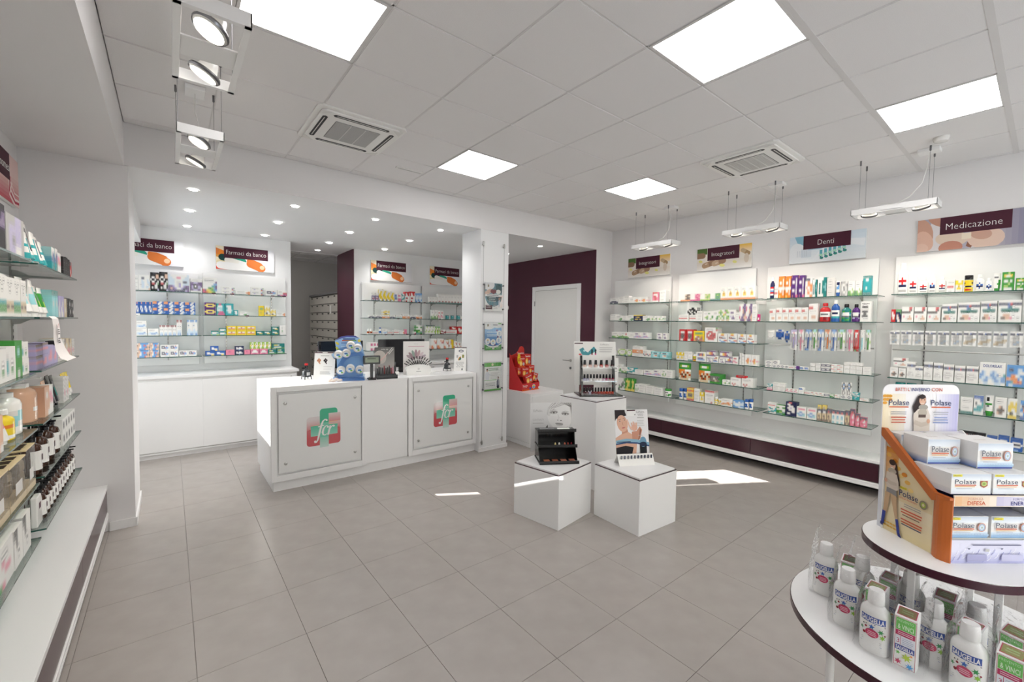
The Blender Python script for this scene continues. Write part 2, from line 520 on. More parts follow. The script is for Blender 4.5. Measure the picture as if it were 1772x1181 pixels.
for nm, xa, xb, ztop, bars in (('window_2', .3, 2.0, 2.4, (1.15,)), ('window_3', 2.0, 3.85, 2.4, ()), ('window_4', 3.85, 5.06, SB_ + .225, ())):
    b = MB()
    fbox(b, xa, xa + .03, .12, 2.3, (-.12, -.06), M_TRIM); fbox(b, xb - .03, xb, .12, 2.3, (-.12, -.06), M_TRIM); fbox(b, xa, xb, .12, .17, (-.12, -.06), M_TRIM)
    for m in bars: fbox(b, m, m + .05, .12, ztop, (-.12, -.06), M_TRIM)
    if nm == 'window_4': fbox(b, 3.85, 4.62, SB_ + .070, SB_ + .12, (-.12, -.06), M_TRIM)
    w_ = struct(b.build(nm)); b = MB(); fbox(b, xa + .005, xb - .005, .125, ztop - .002, (-.092, -.086), M_PANE); b.build('pane', w_)
b = MB()
oz = SB_ + .45 * 12.0
for (x0, x1) in ((-16, 24),):
    vs = [(x, -0.95 - .593 * x - 12.0 - d, z) for z in (-1, oz) for d in (0, 3) for x in (x0, x1)]
    b.add(vs, [(0, 1, 3, 2), (4, 6, 7, 5), (0, 4, 5, 1), (2, 3, 7, 6), (0, 2, 6, 4), (1, 5, 7, 3)], 'cfc6b8', M_PAPER)
o = b.build('sun_block_building'); struct(o)  # unseen block added to keep the second sun off the lower front
# corridor behind the opening
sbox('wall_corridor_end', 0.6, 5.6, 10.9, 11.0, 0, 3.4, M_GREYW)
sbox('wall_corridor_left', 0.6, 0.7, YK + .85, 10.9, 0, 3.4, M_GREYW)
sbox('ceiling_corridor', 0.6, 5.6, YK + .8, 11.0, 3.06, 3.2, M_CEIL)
for k, x in enumerate((1.5, 2.1, 2.7)):
    o = sbox('ceiling_runner', x - .012, x + .012, YK + .85, 10.9, 3.052, 3.06, M_GRID, None)
t = thing('ceiling_light_panel', 'unseen square ceiling light panel added to brighten the back passage', 'ceiling light', (1.05, 8.7, 3.06))  # unseen lamp added to brighten the passage
b = MB(); b.box(-.29, .29, -.29, .29, -.012, 0, 'w', M_LIGHT); b.build('diffuser', t)
b = MB(); b.box(-.30, .30, -.30, -.29, -.014, 0, 'w', M_GRID); b.build('frame', t)
for y in (9.1, 9.7, 10.3):
    sbox('ceiling_runner', .7, 5.6, y - .012, y + .012, 3.051, 3.06, M_GRID)
sbox('wall_header', 1.425, 2.345, YK + .80, YK + .85, 2.83, 3.06, M_WALLW)

# baseboards
sbox('baseboard_left', -0.395, -0.238, YB - .012, YB, 0, .07, M_TRIM)
sbox('baseboard_1', -0.24, -0.228, YB - .012, 5.24, 0, .07, M_TRIM)
sbox('baseboard_2', 3.10, 3.572, YB - .012, YB, 0, .05, M_TRIM)
sbox('baseboard_3', 3.56, 3.572, YB, 5.0, 0, .05, M_TRIM)

# door in the burgundy wall
b = MB()
for a in ((4.865, 4.94, 0, 2.355), (5.99, 6.065, 0, 2.355), (4.94, 5.99, 2.28, 2.355)):
    b.box(5.312, 5.335, *a, 'w', M_TRIM)
door = struct(b.build('door_1', bevel=.003))
b = MB(); b.box(5.322, 5.336, 4.944, 5.986, 0.006, 2.276, 'w', principled('door_white', (0.80, 0.79, 0.76), 0.35)); b.build('door_leaf', door, bevel=.002)
b = MB(); b.lathe([(.024, 0), (.024, .008)], 14, 'g', M_METAL, T=lambda p: (5.322 - p[2], 5.06 + p[0], 1.06 + p[1]))
b.tube([(5.32, 5.06, 1.06), (5.27, 5.06, 1.06), (5.262, 5.08, 1.06), (5.262, 5.19, 1.06)], .009, 8, 'g', M_METAL)
b.build('door_handle', door)
b = MB(); b.lathe([(.022, 0), (.022, .008)], 14, 'G', M_METAL, T=lambda p: (5.322 - p[2], 5.06 + p[0], .93 + p[1])); b.build('keyhole_plate', door)
for z in (.4, 2.0):
    b = MB(); b.lathe([(.007, 0), (.007, .09)], 8, 'G', M_METAL, T=lambda p: (5.312 + p[0], 5.995 + p[1], z + p[2])); b.build('hinge', door)
b = MB(); b.lathe([(.055, 0), (.055, .02), (.04, .035)], 20, 'W', M_GLOSS)
o = b.build('wall_bell'); tag(o, 'small round white alarm sounder high on the burgundy wall', 'alarm', loc=(5.334, 6.86, 1.99)); o.rotation_euler = (0, R(-90), 0)

# ------------------------------------------------------------------ ceiling fittings
names_panel = {(-2, 0): 'square ceiling light panel beside the hanging spotlights over the near left shelves',
               (1, 2): 'square ceiling light panel nearest the beam, beside the first air conditioner',
               (1, -2): 'large square ceiling light panel in the middle of the room near the street side',
               (4, 1): 'smallest square ceiling light panel, above the display cubes near the beam corner',
               (4, -3): 'square ceiling light panel by the Medicazione bay and the smoke detector'}
for (i, j) in sorted(LIT):
    lab = names_panel.get((i, j), 'unseen square ceiling light panel added over the street entrance, row %s' % {(-2, -4): 'one', (1, -6): 'two', (4, -7): 'three'}.get((i, j), ''))
    t = thing('ceiling_light_panel', lab, 'ceiling light', (gx + i * gt + .3, gy + j * gt + .3, CZ), 0, 'square light panels in the ceiling grid')
    b = MB()
    for s_ in (-1, 1):
        b.box(-.292, .292, s_ * .2845 - .0075, s_ * .2845 + .0075, -.002, .02, 'w', M_GRID)
        b.box(s_ * .2845 - .0075, s_ * .2845 + .0075, -.277, .277, -.002, .02, 'w', M_GRID)
    b.build('frame', t)
    b = MB(); b.box(-.277, .277, -.277, .277, .002, .01, 'w', M_LIGHT); b.build('diffuser', t)

def aircon(x, y, rz, lab, fine):
    t = thing('ceiling_air_conditioner', lab, 'air conditioner', (x, y, CZ), rz, 'air conditioning cassettes in the ceiling')
    b = MB()
    def oct_(h, c): return [(h, -h + c), (h, h - c), (h - c, h), (-h + c, h), (-h, h - c), (-h, -h + c), (-h + c, -h), (h - c, -h)]
    M_AC = principled('air_conditioner_plastic', (0.86, 0.85, 0.82), 0.4)
    b.prism(oct_(.335, .03), 'z', -.012, .03, 'w', M_AC); b.prism(oct_(.30, .03), 'z', -.026, -.012, 'w', M_AC)
    b.build('cover', t, bevel=.004)
    for k in range(4):
        a = k * PI / 2
        b = MB(); T = lambda p: (p[0] * math.cos(a) - p[1] * math.sin(a), p[0] * math.sin(a) + p[1] * math.cos(a), p[2])
        b.prism([(-.20, .236), (-.212, .254), (-.20, .272), (.20, .272), (.212, .254), (.20, .236)], 'z', -.0275, -.02, 'k', M_CARTON, T)
        v = b.build('air_outlet', t)
        f = MB(); f.box(-.185, .185, .2535, .2585, -.030, -.022, 'W', M_CARTON, T); f.build('flap', v)
    b = MB(); b.box(-.17, .17, -.17, .17, -.0285, -.02, 'G' if fine else 'k', M_CARTON); g = b.build('intake_grille', t)
    b = MB()
    if fine:
        for k in range(26):
            y0 = -.168 + k * .013; b.box(-.168, .168, y0, y0 + .009, -.032, -.028, 'g', M_CARTON)
        for xx in (-.056, .056): b.box(xx - .003, xx + .003, -.168, .168, -.0335, -.028, 'W', M_CARTON)
    else:
        for k in range(18):
            x0 = -.168 + k * .0195; b.box(x0, x0 + .0085, -.168, .168, -.032, -.028, 'W', M_CARTON)
        for k in range(5): b.box(-.168, .168, -.15 + k * .072, -.145 + k * .072, -.033, -.028, 'W', M_CARTON)
    o = b.build('grille_bars', g); o['kind'] = 'stuff'
    for sx, sy in ((1, 1), (-1, 1), (1, -1), (-1, -1)):
        b = MB(); b.prism([(sx * .30, sy * .22), (sx * .30, sy * .30), (sx * .22, sy * .30)], 'z', -.0285, -.024, 'W', M_CARTON); b.build('corner_cap', t)
aircon(1.169, 3.57, 0, 'ceiling air conditioner with a fine grey grille, over the sales counter', True)
aircon(4.205, 1.775, 0, 'ceiling air conditioner with a black slotted grille, over the right shelves', False)

def downlight(x, y, z, lab):
    t = thing('recessed_downlight', lab, 'downlight', (x, y, z), 0, 'recessed downlights over the counter area')
    b = MB(); b.lathe([(.034, -.001), (.046, -.001), (.048, -.004), (.044, -.007), (.034, -.004)], 20, 'W', M_GLOSS, capb=False, capt=False); b.build('ring', t, smooth=True)
    b = MB(); b.lathe([(.036, -.0035), (.036, -.001)], 20, 'w', M_DOWN); b.build('lens', t)
    ld = bpy.data.lights.new('downlight_beam', 'SPOT'); ld.energy = DOWN_W; ld.spot_size = R(130); ld.spot_blend = 1.0; ld.shadow_soft_size = .04; ld.color = (1.0, .985, .97)
    lo = bpy.data.objects.new('downlight_beam', ld); COL.objects.link(lo); lo.parent = t; lo.location = (0, 0, -.02)
ORD = ['first', 'second', 'third', 'fourth', 'fifth', 'sixth', 'seventh', 'eighth', 'ninth', 'tenth', 'eleventh', 'twelfth', 'thirteenth', 'fourteenth', 'fifteenth', 'sixteenth', 'seventeenth',
       'eighteenth', 'nineteenth', 'twentieth', 'twenty-first', 'twenty-second', 'twenty-third', 'twenty-fourth', 'twenty-fifth', 'twenty-sixth', 'twenty-seventh']
def sofz(x, y): return SOF - (.055 - .04 * (x + 1.3) / 6.7) * (y - YB) / (7.95 - YB)
for r_, y in enumerate((4.97, 5.89, 6.82)):
    for c_, x in enumerate((0.19, 1.045, 1.90, 2.76)):
        downlight(x, y, sofz(x, y), 'round recessed downlight, %s from the left in the %s row behind the beam' % (ORD[c_], ORD[r_]))
downlight(1.93, 7.60, sofz(1.93, 7.6), 'round recessed downlight in the passage beside the burgundy wall end')
downlight(4.48, 4.95, sofz(4.48, 4.95), 'round recessed downlight in front of the white door, nearer the beam')
downlight(4.53, 5.85, sofz(4.53, 5.85), 'round recessed downlight in front of the white door, half hidden by the pillar')

def aim(o, d): o.rotation_euler = Vector(d).to_track_quat('-Z', 'Y').to_euler()
def pendant(x, y, z, L, toward, lab, box_end=-1):
    """suspended frame, L long in y, with two tilting reflector lamps; toward: +1 lights the wall at +x"""
    t = thing('suspended_spotlight', lab, 'spotlight', (x, y, z), 0, 'suspended white frames with two reflector lamps')
    W = .112
    b = MB(); h = .05
    b.box(-W, -W + .006, -L / 2, L / 2, 0, h, 'w', M_TRIM); b.box(W - .006, W, -L / 2, L / 2, 0, h, 'w', M_TRIM)
    b.box(-W, W, -L / 2, -L / 2 + .006, 0, h, 'w', M_TRIM); b.box(-W, W, L / 2 - .006, L / 2, 0, h, 'w', M_TRIM)
    for s_ in (-1, 1):      # flat rim seen from below
        b.box(s_ * (W - .012) - .012, s_ * (W - .012) + .012, -L / 2, L / 2, -.001, .002, 'w', M_TRIM)
    b.box(-W, W, -.075, .075, .006, .012, 'w', M_TRIM)
    b.box(-W, W, -L / 2, -L / 2 + .02, -.001, .002, 'w', M_TRIM); b.box(-W, W, L / 2 - .02, L / 2, -.001, .002, 'w', M_TRIM)
    b.build('frame', t, bevel=.001)
    for s_ in (-1, 1):
        lp = bpy.data.objects.new('lamp_head', None)
        b = MB()
        b.lathe([(.055, 0), (.058, -.012), (.050, -.02), (.030, .045), (.018, .06)][::-1], 22, 'W', M_GLOSS, capb=True, capt=False)
        lp = b.build('lamp_head', t, smooth=True); lp.location = (0, s_ * (L / 2 - .115), .012)
        lp.rotation_euler = (R(6 * s_), R(-26 * toward), 0)
        b = MB(); b.lathe([(.052, -.013), (.052, -.009)], 22, 'w', M_LAMP); b.build('lens', lp)
        b = MB(); b.lathe([(.0585, -.016), (.062, -.008), (.0585, 0)], 22, 'G', M_METAL, capb=False, capt=False); b.build('bezel', lp, smooth=True)
        ld = bpy.data.lights.new('lamp_beam', 'SPOT'); ld.energy = SPOT_W; ld.spot_size = R(95); ld.spot_blend = .8; ld.shadow_soft_size = .045; ld.color = (1.0, .92, .80)
        lo = bpy.data.objects.new('lamp_beam', ld); COL.objects.link(lo); lo.parent = lp; lo.location = (0, 0, -.03)
    hgt = CZ - z
    for sx in (-1, 1):
        for sy in (-1, 1):
            b = MB(); xx, yy = sx * (W - .01), sy * (L / 2 - .06)
            b.tube([(xx, yy, h), (xx, yy, hgt - .02)], .0012, 5, 'G', M_METAL)
            w = b.build('suspension_wire', t)
            b = MB(); b.lathe([(.003, -.045), (.007, -.04), (.007, 0)], 8, 'G', M_METAL, c=(xx, yy, hgt)); b.build('wire_gripper', w)
    b = MB(); b.box(-.055, .055, box_end * (L / 2 - .08) - .07, box_end * (L / 2 - .08) + .07, hgt - .03, hgt, 'w', M_TRIM); b.build('ceiling_rose', t, bevel=.004)
    ye = box_end * (L / 2 - .08)
    b = MB(); b.tube([(0, ye, hgt - .03), (0.0, ye + .01, hgt - .15), (.02, ye - .04 * box_end, hgt - .27), (.03, ye - .12 * box_end, .12), (.0, ye - .2 * box_end, .07), (-.02, ye - .3 * box_end, .09), (-.02, ye - .34 * box_end, .06), (0, ye - .26 * box_end, .02)], .003, 6, 'W', M_GLOSS)
    b.build('power_cord', t)
pendant(5.07, 3.32, 2.715, .60, 1, 'suspended white twin spotlight in front of the far Integratori sign')
pendant(5.07, 2.09, 2.715, .60, 1, 'suspended white twin spotlight in front of the near Integratori sign')
pendant(5.07, 0.91, 2.715, .58, 1, 'suspended white twin spotlight between the Denti and Medicazione signs')
pendant(0.155, 3.36, 2.715, .64, -1, 'suspended white twin spotlight near the beam, above the end of the wall bench', 1)
pendant(0.135, 2.10, 2.715, .58, -1, 'suspended white twin spotlight nearest the camera, overlapping the ceiling light panel', 1)

b = MB(); b.lathe([(.05, 0), (.05, -.012), (.042, -.035), (.02, -.042)], 22, 'W', M_GLOSS)
tag(b.build('smoke_detector', smooth=True), 'round white smoke detector on the ceiling tile above the Medicazione sign', 'smoke detector', loc=(4.82, .60, CZ))
b = MB(); b.box(-.14, .14, -.02, .02, -.012, 0, 'W', M_CARTON); v = tag(b.build('ceiling_vent'), 'slim white slot vent in the ceiling tile beside the beam', 'vent', loc=(1.9, 4.06, CZ))
b = MB(); b.box(-.12, .12, -.006, .006, -.0135, -.011, 'g', M_CARTON); b.build('slot', v)

# ------------------------------------------------------------------ benches, shelf bays and signs
def bench(x0, x1, y0, y1, side, seams, lab):
    """side +1: front faces +x"""
    t = thing('display_bench', lab, 'bench', ((x0 + x1) / 2, (y0 + y1) / 2, 0))
    ox, oy = (x0 + x1) / 2, (y0 + y1) / 2
    f = x1 if side > 0 else x0
    def B(b, xa, xb, *a): b.box(min(xa, xb) - ox, max(xa, xb) - ox, a[0] - oy, a[1] - oy, a[2], a[3], 'w', a[4])
    bk = x0 if side > 0 else x1
    b = MB(); B(b, bk, f, y0, y1, .345, .372, M_LAM); b.build('top', t, bevel=.002)
    b = MB(); B(b, bk, f - side * .025, y0, y1, .10, .345, M_LAM); b.build('carcass', t)
    b = MB(); B(b, bk, f - side * .29, y0, y1, 0.0, .10, M_BLACK); b.build('plinth', t)
    b = MB(); B(b, f - side * .02, f - side * .004, y0, y1, .10, .150, M_TRIM); B(b, f - side * .004, f, y0, y1, .104, .118, M_TRIM); B(b, f - side * .004, f, y0, y1, .13, .146, M_TRIM); b.build('base_rail', t)
    ys = [y0] + seams + [y1]
    for a, c in zip(ys[:-1], ys[1:]):
        b = MB(); B(b, f - side * .024, f - side * .006, a + .002, c - .002, .156, .337, M_BURGG); b.build('drawer_front', t, bevel=.0015)
bench(5.40, XR, -1.6, 4.50, -1, [-.1, .99, 2.18, 3.37], 'long white bench with burgundy drawer fronts under the right wall shelves')
bench(XL, -0.40, 0.3, YB - .002, 1, [1.1, 2.2, 3.35], 'long white bench with burgundy drawer fronts under the left wall shelves')

def shelf_bay(name_lab, org, rz, W, z0, z1, zs, depth, shelf_w, shelf_off, ups, hooks=(), tags_=(), rail=True):
    """local: x to the right as seen, front -y, board back at y=0 (on the wall)"""
    t = thing('shelf_unit', name_lab, 'shelving', (org[0], org[1], 0), rz, 'white back boards with glass shelves')
    b = MB(); b.box(0, W, -.035, -.012, z0, z1, 'w', M_PANEL); b.box(.08, W - .08, -.012, 0, z0 + .1, z1 - .1, 'w', M_PANEL); b.build('back_board', t, bevel=.002)
    for u in ups:
        b = MB(); b.box(u - .006, u + .006, -.043, -.034, zs[-1] - .06, zs[0] + .05, 'g', M_METAL)
        up = b.build('slotted_upright', t)
        b = MB()
        for k in range(int((zs[0] - zs[-1] + .08) / .04)):
            b.box(u - .002, u + .002, -.0445, -.0428, zs[-1] - .04 + k * .04, zs[-1] - .02 + k * .04, 'k', M_CARTON)
        o = b.build('slots', up); o['kind'] = 'stuff'
    for k, z in enumerate(zs):
        if k in hooks:
            b = MB(); b.tube([(shelf_off + .02, -.28, z), (shelf_off + shelf_w - .02, -.28, z)], .006, 8, 'g', M_METAL)
            for u in ups: b.tube([(u, -.04, z), (u, -.28, z)], .005, 6, 'g', M_METAL)
            b.build('hanging_rail', t); continue
        b = MB()
        x0, x1, y0, y1, za, zb = shelf_off, shelf_off + shelf_w, -.045 - depth, -.045, z - .009, z - .001
        b.add([(x0, y0, za), (x1, y0, za), (x1, y1, za), (x0, y1, za), (x0, y0, zb), (x1, y0, zb), (x1, y1, zb), (x0, y1, zb)], [(0, 3, 2, 1), (4, 5, 6, 7)], 'w', M_GLASS)
        b.add([(x0, y0, za), (x1, y0, za), (x1, y1, za), (x0, y1, za), (x0, y0, zb), (x1, y0, zb), (x1, y1, zb), (x0, y1, zb)], [(0, 1, 5, 4), (2, 3, 7, 6), (0, 4, 7, 3), (1, 2, 6, 5)], 'w', M_EDGE)
        s_ = b.build('glass_shelf', t)
        for u in ups:
            b = MB(); b.prism([(-.044, z - .009), (-.044, z - .05), (-.075, z - .045), (-.12, z - .018), (-.045 - depth + .05, z - .014), (-.045 - depth + .05, z - .009)], 'x', u - .0025, u + .0025, 'g', M_METAL); b.build('bracket', s_)
    for (k, x, two) in tags_:
        z = zs[k]
        b = MB(); b.box(x - .022, x + .022, -.050 - depth, -.046 - depth, z - .030, z + .004, 'w', M_CARTON)
        if two: b.box(x - .022, x + .022, -.0515 - depth, -.050 - depth, z - .012, z + .004, 'd', M_CARTON)
        b.box(x - .014, x + .008, -.0516 - depth, -.0508 - depth, z - .024, z - .021, 'G', M_CARTON)
        b.build('price_tag', t)
    return t
SZ = [2.005, 1.74, 1.475, 1.21, .945, .68]
LZ = [1.945, 1.68, 1.415, 1.15, .885, .62]
KZ = [2.02, 1.735, 1.47, 1.205]
# right wall, rz = -90: local x -> -y ; origin is the corner that looks leftmost
shelf_bay('glass shelf bay under the Integratori sign nearest the corner', (XR, 4.46), -PI / 2, 1.01, .55, 2.385, SZ, .285, 1.13, .135, (.27, .99))
shelf_bay('glass shelf bay under the Integratori sign beside the Denti bay', (XR, 3.33), -PI / 2, 1.03, .55, 2.40, SZ, .285, 1.055, .165, (.35, .93))
shelf_bay('glass shelf bay with toothpaste and brushes under the Denti sign', (XR, 2.17), -PI / 2, 1.05, .555, 2.395, SZ, .285, 0.995, .115, (.32, .93), hooks=(2,))
shelf_bay('glass shelf bay with dressings under the Medicazione sign', (XR, 0.99), -PI / 2, 1.05, .555, 2.39, SZ, .285, 1.02, .03, (.24, .83), hooks=(2,))
# left wall, rz = +90: local x -> +y
shelf_bay('glass shelf bay on the left wall nearest the pier, with amber pump bottles', (XL, 3.10), PI / 2, 1.14, .5, 2.32, LZ, .275, 1.13, 0.005, (.12, 1.0))
shelf_bay('glass shelf bay on the left wall nearest the camera, with gift boxes', (XL, 1.86), PI / 2, 1.14, .5, 2.32, LZ, .275, 1.13, 0.005, (.12, 1.0))
# back wall
shelf_bay('glass shelf bay on the back wall beside the left pier', (-.9, YK), 0, 1.205, 1.08, 2.285, KZ, .24, 1.22, .0, (.12, .88), tags_=((1, .60, 0),))
shelf_bay('glass shelf bay on the back wall beside the passage', (.355, YK), 0, .99, 1.085, 2.30, KZ, .24, .97, -.02, (.25, .80), tags_=((0, .10, 1), (0, .30, 1), (0, .78, 1), (0, .92, 1), (1, .47, 1)))
shelf_bay('glass shelf bay on the back wall behind the computer screens', (2.475, YK), 0, 1.04, 1.08, 2.325, KZ, .24, 1.09, -.03, (.20, .84), tags_=((0, .9, 1), (0, 1.0, 1), (1, .52, 1), (1, .88, 1), (2, .3, 1), (2, .42, 1), (2, .68, 1), (2, .82, 1), (2, .93, 1)))
shelf_bay('glass shelf bay on the back wall partly behind the pillar', (3.555, YK), 0, 1.04, 1.08, 2.325, KZ, .24, 1.0, .03, (.17, .72), tags_=((1, .22, 1),))

def board(lab, org, rz, w, h, z, kind, word):
    t = thing('wall_sign', lab, 'sign', (org[0], org[1], z), rz, 'printed category signs above the shelves')
    b = MB(); b.box(0, w, -.024, -.002, 0, h, 'w', M_GLOSS); b.build('board', t)
    A = Art(y=-.0243, step=.0001); A.clip = (0, 0, w, h)
    s = h / .31
    if kind == 'farmaci':
        A.rect(0, 0, w, h, 'e9e9ec'); A.grad(0, .0, .36, .31 * s, 'f2e2c0', 'e8e8ea', 8, True)
        A.ell(.03, .21, .05, .05, 'e0a050'); A.capsule(.03, .235, .1, .04, -20, 'o', 'e08040')
        A.rect(0, .0, .17, .075, 'd8432f'); A.ell(.1, .10, .10, .035, 'e8d9b0')
        A.capsule(.19, .145, .24, .045, -10, '2b9e82', '12403e'); A.capsule(.26, .10, .26, .04, -14, 'f0f0ee', 'f0ece4')
        A.capsule(.22, .045, .34, .05, -4, 'f4f2f0', 'f4f2f0'); A.ribbon([(.36, .15), (.43, .125), (.50, .08), (.55, .02)], [.03, .075, .11, .10], 'd9722e')
        A.capsule(.47, .075, .14, .052, -22, 'dd7a38'); A.ell(.545, .06, .03, .03, 'f3c9a2', rot=-40)
        A.rect(.09, h - .155, .62, h + .002, 'd'); A.build('print', t)
        L = Art(y=-.0295); L.text(word, .115, h - .105, .062, 'w', -.016, w=.48); L.build('lettering', t)
    elif kind == 'integratori':
        A.rect(0, 0, w, h, 'e6dfd6'); A.grad(0, 0, w, .12, 'efebe8', 'e2d8cc', 6)
        A.rect(0, .22, .14, h, '4f6d33'); A.grad(.50, .20, w, h, 'f0dcc0', 'e9b93c', 8); A.capsule(.03, .205, .1, .038, 0, '8d6f57')
        for x, z in ((.05, .13), (.29, .155), (.50, .16), (.505, .085)): A.ell(x, z, .028, .017, 'e6e08a', rot=-15)
        A.capsule(.165, .085, .12, .037, 16, '9a7b63', 'b39478'); A.capsule(.30, .10, .12, .037, 14, 'a08068', 'c0a58a')
        for x in (.13, .27): A.ell(x, .09, .02, .008, 'd9c7b4', rot=15)
        A.ell(.345, .055, .036, .02, 'ece68e', rot=-10); A.capsule(.635, .20, .08, .026, -32, 'a88a66', 'c2a888'); A.ell(.65, .12, .03, .06, 'd5c6b6')
        A.rect(.145, h - .17, .56, h + .002, 'd'); A.build('print', t)
        L = Art(y=-.0295); L.text(word, .205, h - .115, .055, 'w', -.016, w=.29); L.build('lettering', t)
    elif kind == 'denti':
        A.rect(0, 0, w, h, 'dfe6ee'); A.grad(0, 0, w, h, 'eaeef2', 'cfdde8', 8); A.poly([(.05, h), (.10, h - .13), (.14, h - .14), (.17, h)], '86b8cc')
        A.ell(.09, .10, .09, .13, 'e6ebf0', rot=12); A.rect(.12, .06, .22, .16, 'd3dde6'); A.rect(.19, .14, .42, .20, 'a9cede')
        for k in range(6): A.rect(.08 + k * .018, .07, .085 + k * .018, .14, 'c3ccd6')
        A.ribbon([(.24, .03), (.32, .12), (.44, .175), (.58, .19), (.70, .17)], [.02, .04, .05, .06, .08], 'e9edf2')
        for k in range(6):
            x = .30 + k * .042; z = .10 + k * .012
            A.rect(x, z - .035, x + .026, z + .03, '5fa9b8'); A.ell(x + .013, z - .03, .018, .016, 'a8d8c0'); A.ell(x + .02, z - .06, .018, .014, '3d8f86'); A.ell(x + .01, z - .045, .006, .006, '2c4f86')
        A.rect(.14, h - .155, .58, h + .002, 'd'); A.build('print', t)
        L = Art(y=-.0295); L.text(word, .28, h - .115, .06, 'w', -.016, w=.15); L.build('lettering', t)
    elif kind == 'medicazione':
        A.rect(0, 0, w, h, 'a9a5b4'); A.grad(.35, 0, w, h, 'cfc6c8', '82809a', 10, True); A.poly([(.05, 0), (.16, 0), (.24, h), (.10, h)], 'd8d2d4')
        A.ell(.02, .17, .09, .15, 'c79a86', rot=8); A.ell(.05, .10, .06, .10, 'dcb3a0', rot=15); A.ell(.03, .03, .05, .05, 'e2bfae'); A.ell(.16, .27, .10, .045, 'c08f7c', rot=-30)
        A.ell(.235, .10, .11, .07, 'd9c4b2', rot=-8); A.ell(.23, .02, .08, .06, 'b9806e'); A.poly([(.33, .02), (.36, 0), (.40, .08), (.35, .11)], '8a5d4a'); A.ell(.45, .08, .115, .095, 'dcc0b0', rot=-6); A.ell(.42, .12, .07, .05, 'c79e8c', rot=-20)
        A.rect(.30, .085, .36, .14, 'e6d8c4'); A.rect(.155, h - .16, .60, h + .002, 'd'); A.build('print', t)
        L = Art(y=-.0295); L.text(word, .195, h - .12, .062, 'w', -.016, w=.35); L.build('lettering', t)
    else:
        A.rect(0, 0, w, h, 'e6c9c4'); A.grad(0, 0, w, .2, 'c0485a', 'e8cfc8', 8)
        for k in range(5): A.ribbon([(w - .32 + .04 * k, .26 - .03 * k), (w - .22, .15 - .025 * k), (w - .1, .08 - .02 * k), (w, .06 - .018 * k + .02)], .010 + .004 * k, ['f1e2dc', 'd88f94', 'f3e6e2', 'b5324a', 'efd8d4'][k])
        A.rect(.1, h - .17, w - .205, h + .002, 'd'); A.build('print', t)
        L = Art(y=-.0295); L.text(word, w - .225, h - .12, .055, 'w', align='r', w=.26); L.build('lettering', t)
board('wall sign reading Integratori with brown capsules, nearest the room corner', (XR, 4.215), -PI / 2, .73, .30, 2.42, 'integratori', 'Integratori')
board('wall sign reading Integratori with brown capsules, beside the Denti sign', (XR, 3.075), -PI / 2, .71, .30, 2.425, 'integratori', 'Integratori')
board('wall sign reading Denti with a pale blue toothbrush picture', (XR, 1.945), -PI / 2, .71, .305, 2.415, 'denti', 'Denti')
board('wall sign reading Medicazione with a picture of bandaged fingers', (XR, .842), -PI / 2, .71, .305, 2.42, 'medicazione', 'Medicazione')
board('wall sign on the left wall with pink swirls and a burgundy block', (XL, 3.745), PI / 2, .70, .31, 2.42, 'cosmesi', 'Cosmesi')
board('wall sign reading Farmaci da banco, beside the left pier', (-.56, YK), 0, .715, .32, 2.355, 'farmaci', 'Farmaci da banco')
board('wall sign reading Farmaci da banco, beside the passage', (.503, YK), 0, .70, .315, 2.365, 'farmaci', 'Farmaci da banco')
board('wall sign reading Farmaci da banco, next to the burgundy passage wall', (2.63, YK), 0, .73, .33, 2.37, 'farmaci', 'Farmaci da banco')
board('wall sign reading Farmaci da banco, cut off by the pillar', (3.715, YK), 0, .73, .33, 2.37, 'farmaci', 'Farmaci da banco')

# ------------------------------------------------------------------ back cabinets, corridor drawers
t = thing('low_cabinet', 'long white low cabinet under the back wall shelves beside the left pier', 'cabinet', (-1.25, 6.57, 0))
b = MB(); b.box(0, 2.66, -.02, .50, .965, 1.0, 'w', M_LAM); b.build('top', t, bevel=.002)
b = MB(); b.box(0.0, 2.64, .012, .50, .05, .965, 'w', M_LAM); b.box(.0, 2.64, .0, .03, .055, .075, 'w', M_LAM); b.build('carcass', t)
b = MB(); b.box(0, 2.64, .03, .50, 0, .05, 'w', M_LAM); b.build('plinth', t)
for x0, x1, y in ((0.02, .68, .0), (.68, 1.62, .006), (1.56, 2.62, .0)):
    b = MB(); b.box(x0, x1, y - .012 if y else -.012, y + .006, .085, .935, 'w', M_LAMG); b.build('sliding_door', t, bevel=.002)
b = MB(); b.lathe([(.012, 0), (.012, .006)], 12, 'g', M_METAL, T=lambda p: (2.56 + p[0], -.018 + p[2] - .006, .90 + p[1])); b.build('lock', t)
t = thing('low_cabinet', 'white low cabinet with drawers behind the counter, against the right back wall', 'cabinet', (2.42, 6.57, 0))
b = MB(); b.box(0, 2.8, -.02, .50, .965, 1.0, 'w', M_LAM); b.build('top', t, bevel=.002)
b = MB(); b.box(0.0, 2.8, .012, .50, .05, .965, 'w', M_LAM); b.build('carcass', t)
for k in range(4):
    for z0, z1 in ((.07, .36), (.37, .66), (.67, .94)):
        b = MB(); b.box(.02 + k * .69, .69 + k * .69, -.006, .012, z0, z1, 'w', M_LAMG)
        d = b.build('drawer', t, bevel=.002)
        b = MB(); b.box(.30 + k * .69, .42 + k * .69, -.016, -.006, z1 - .03, z1 - .02, 'g', M_METAL); b.build('handle', d)

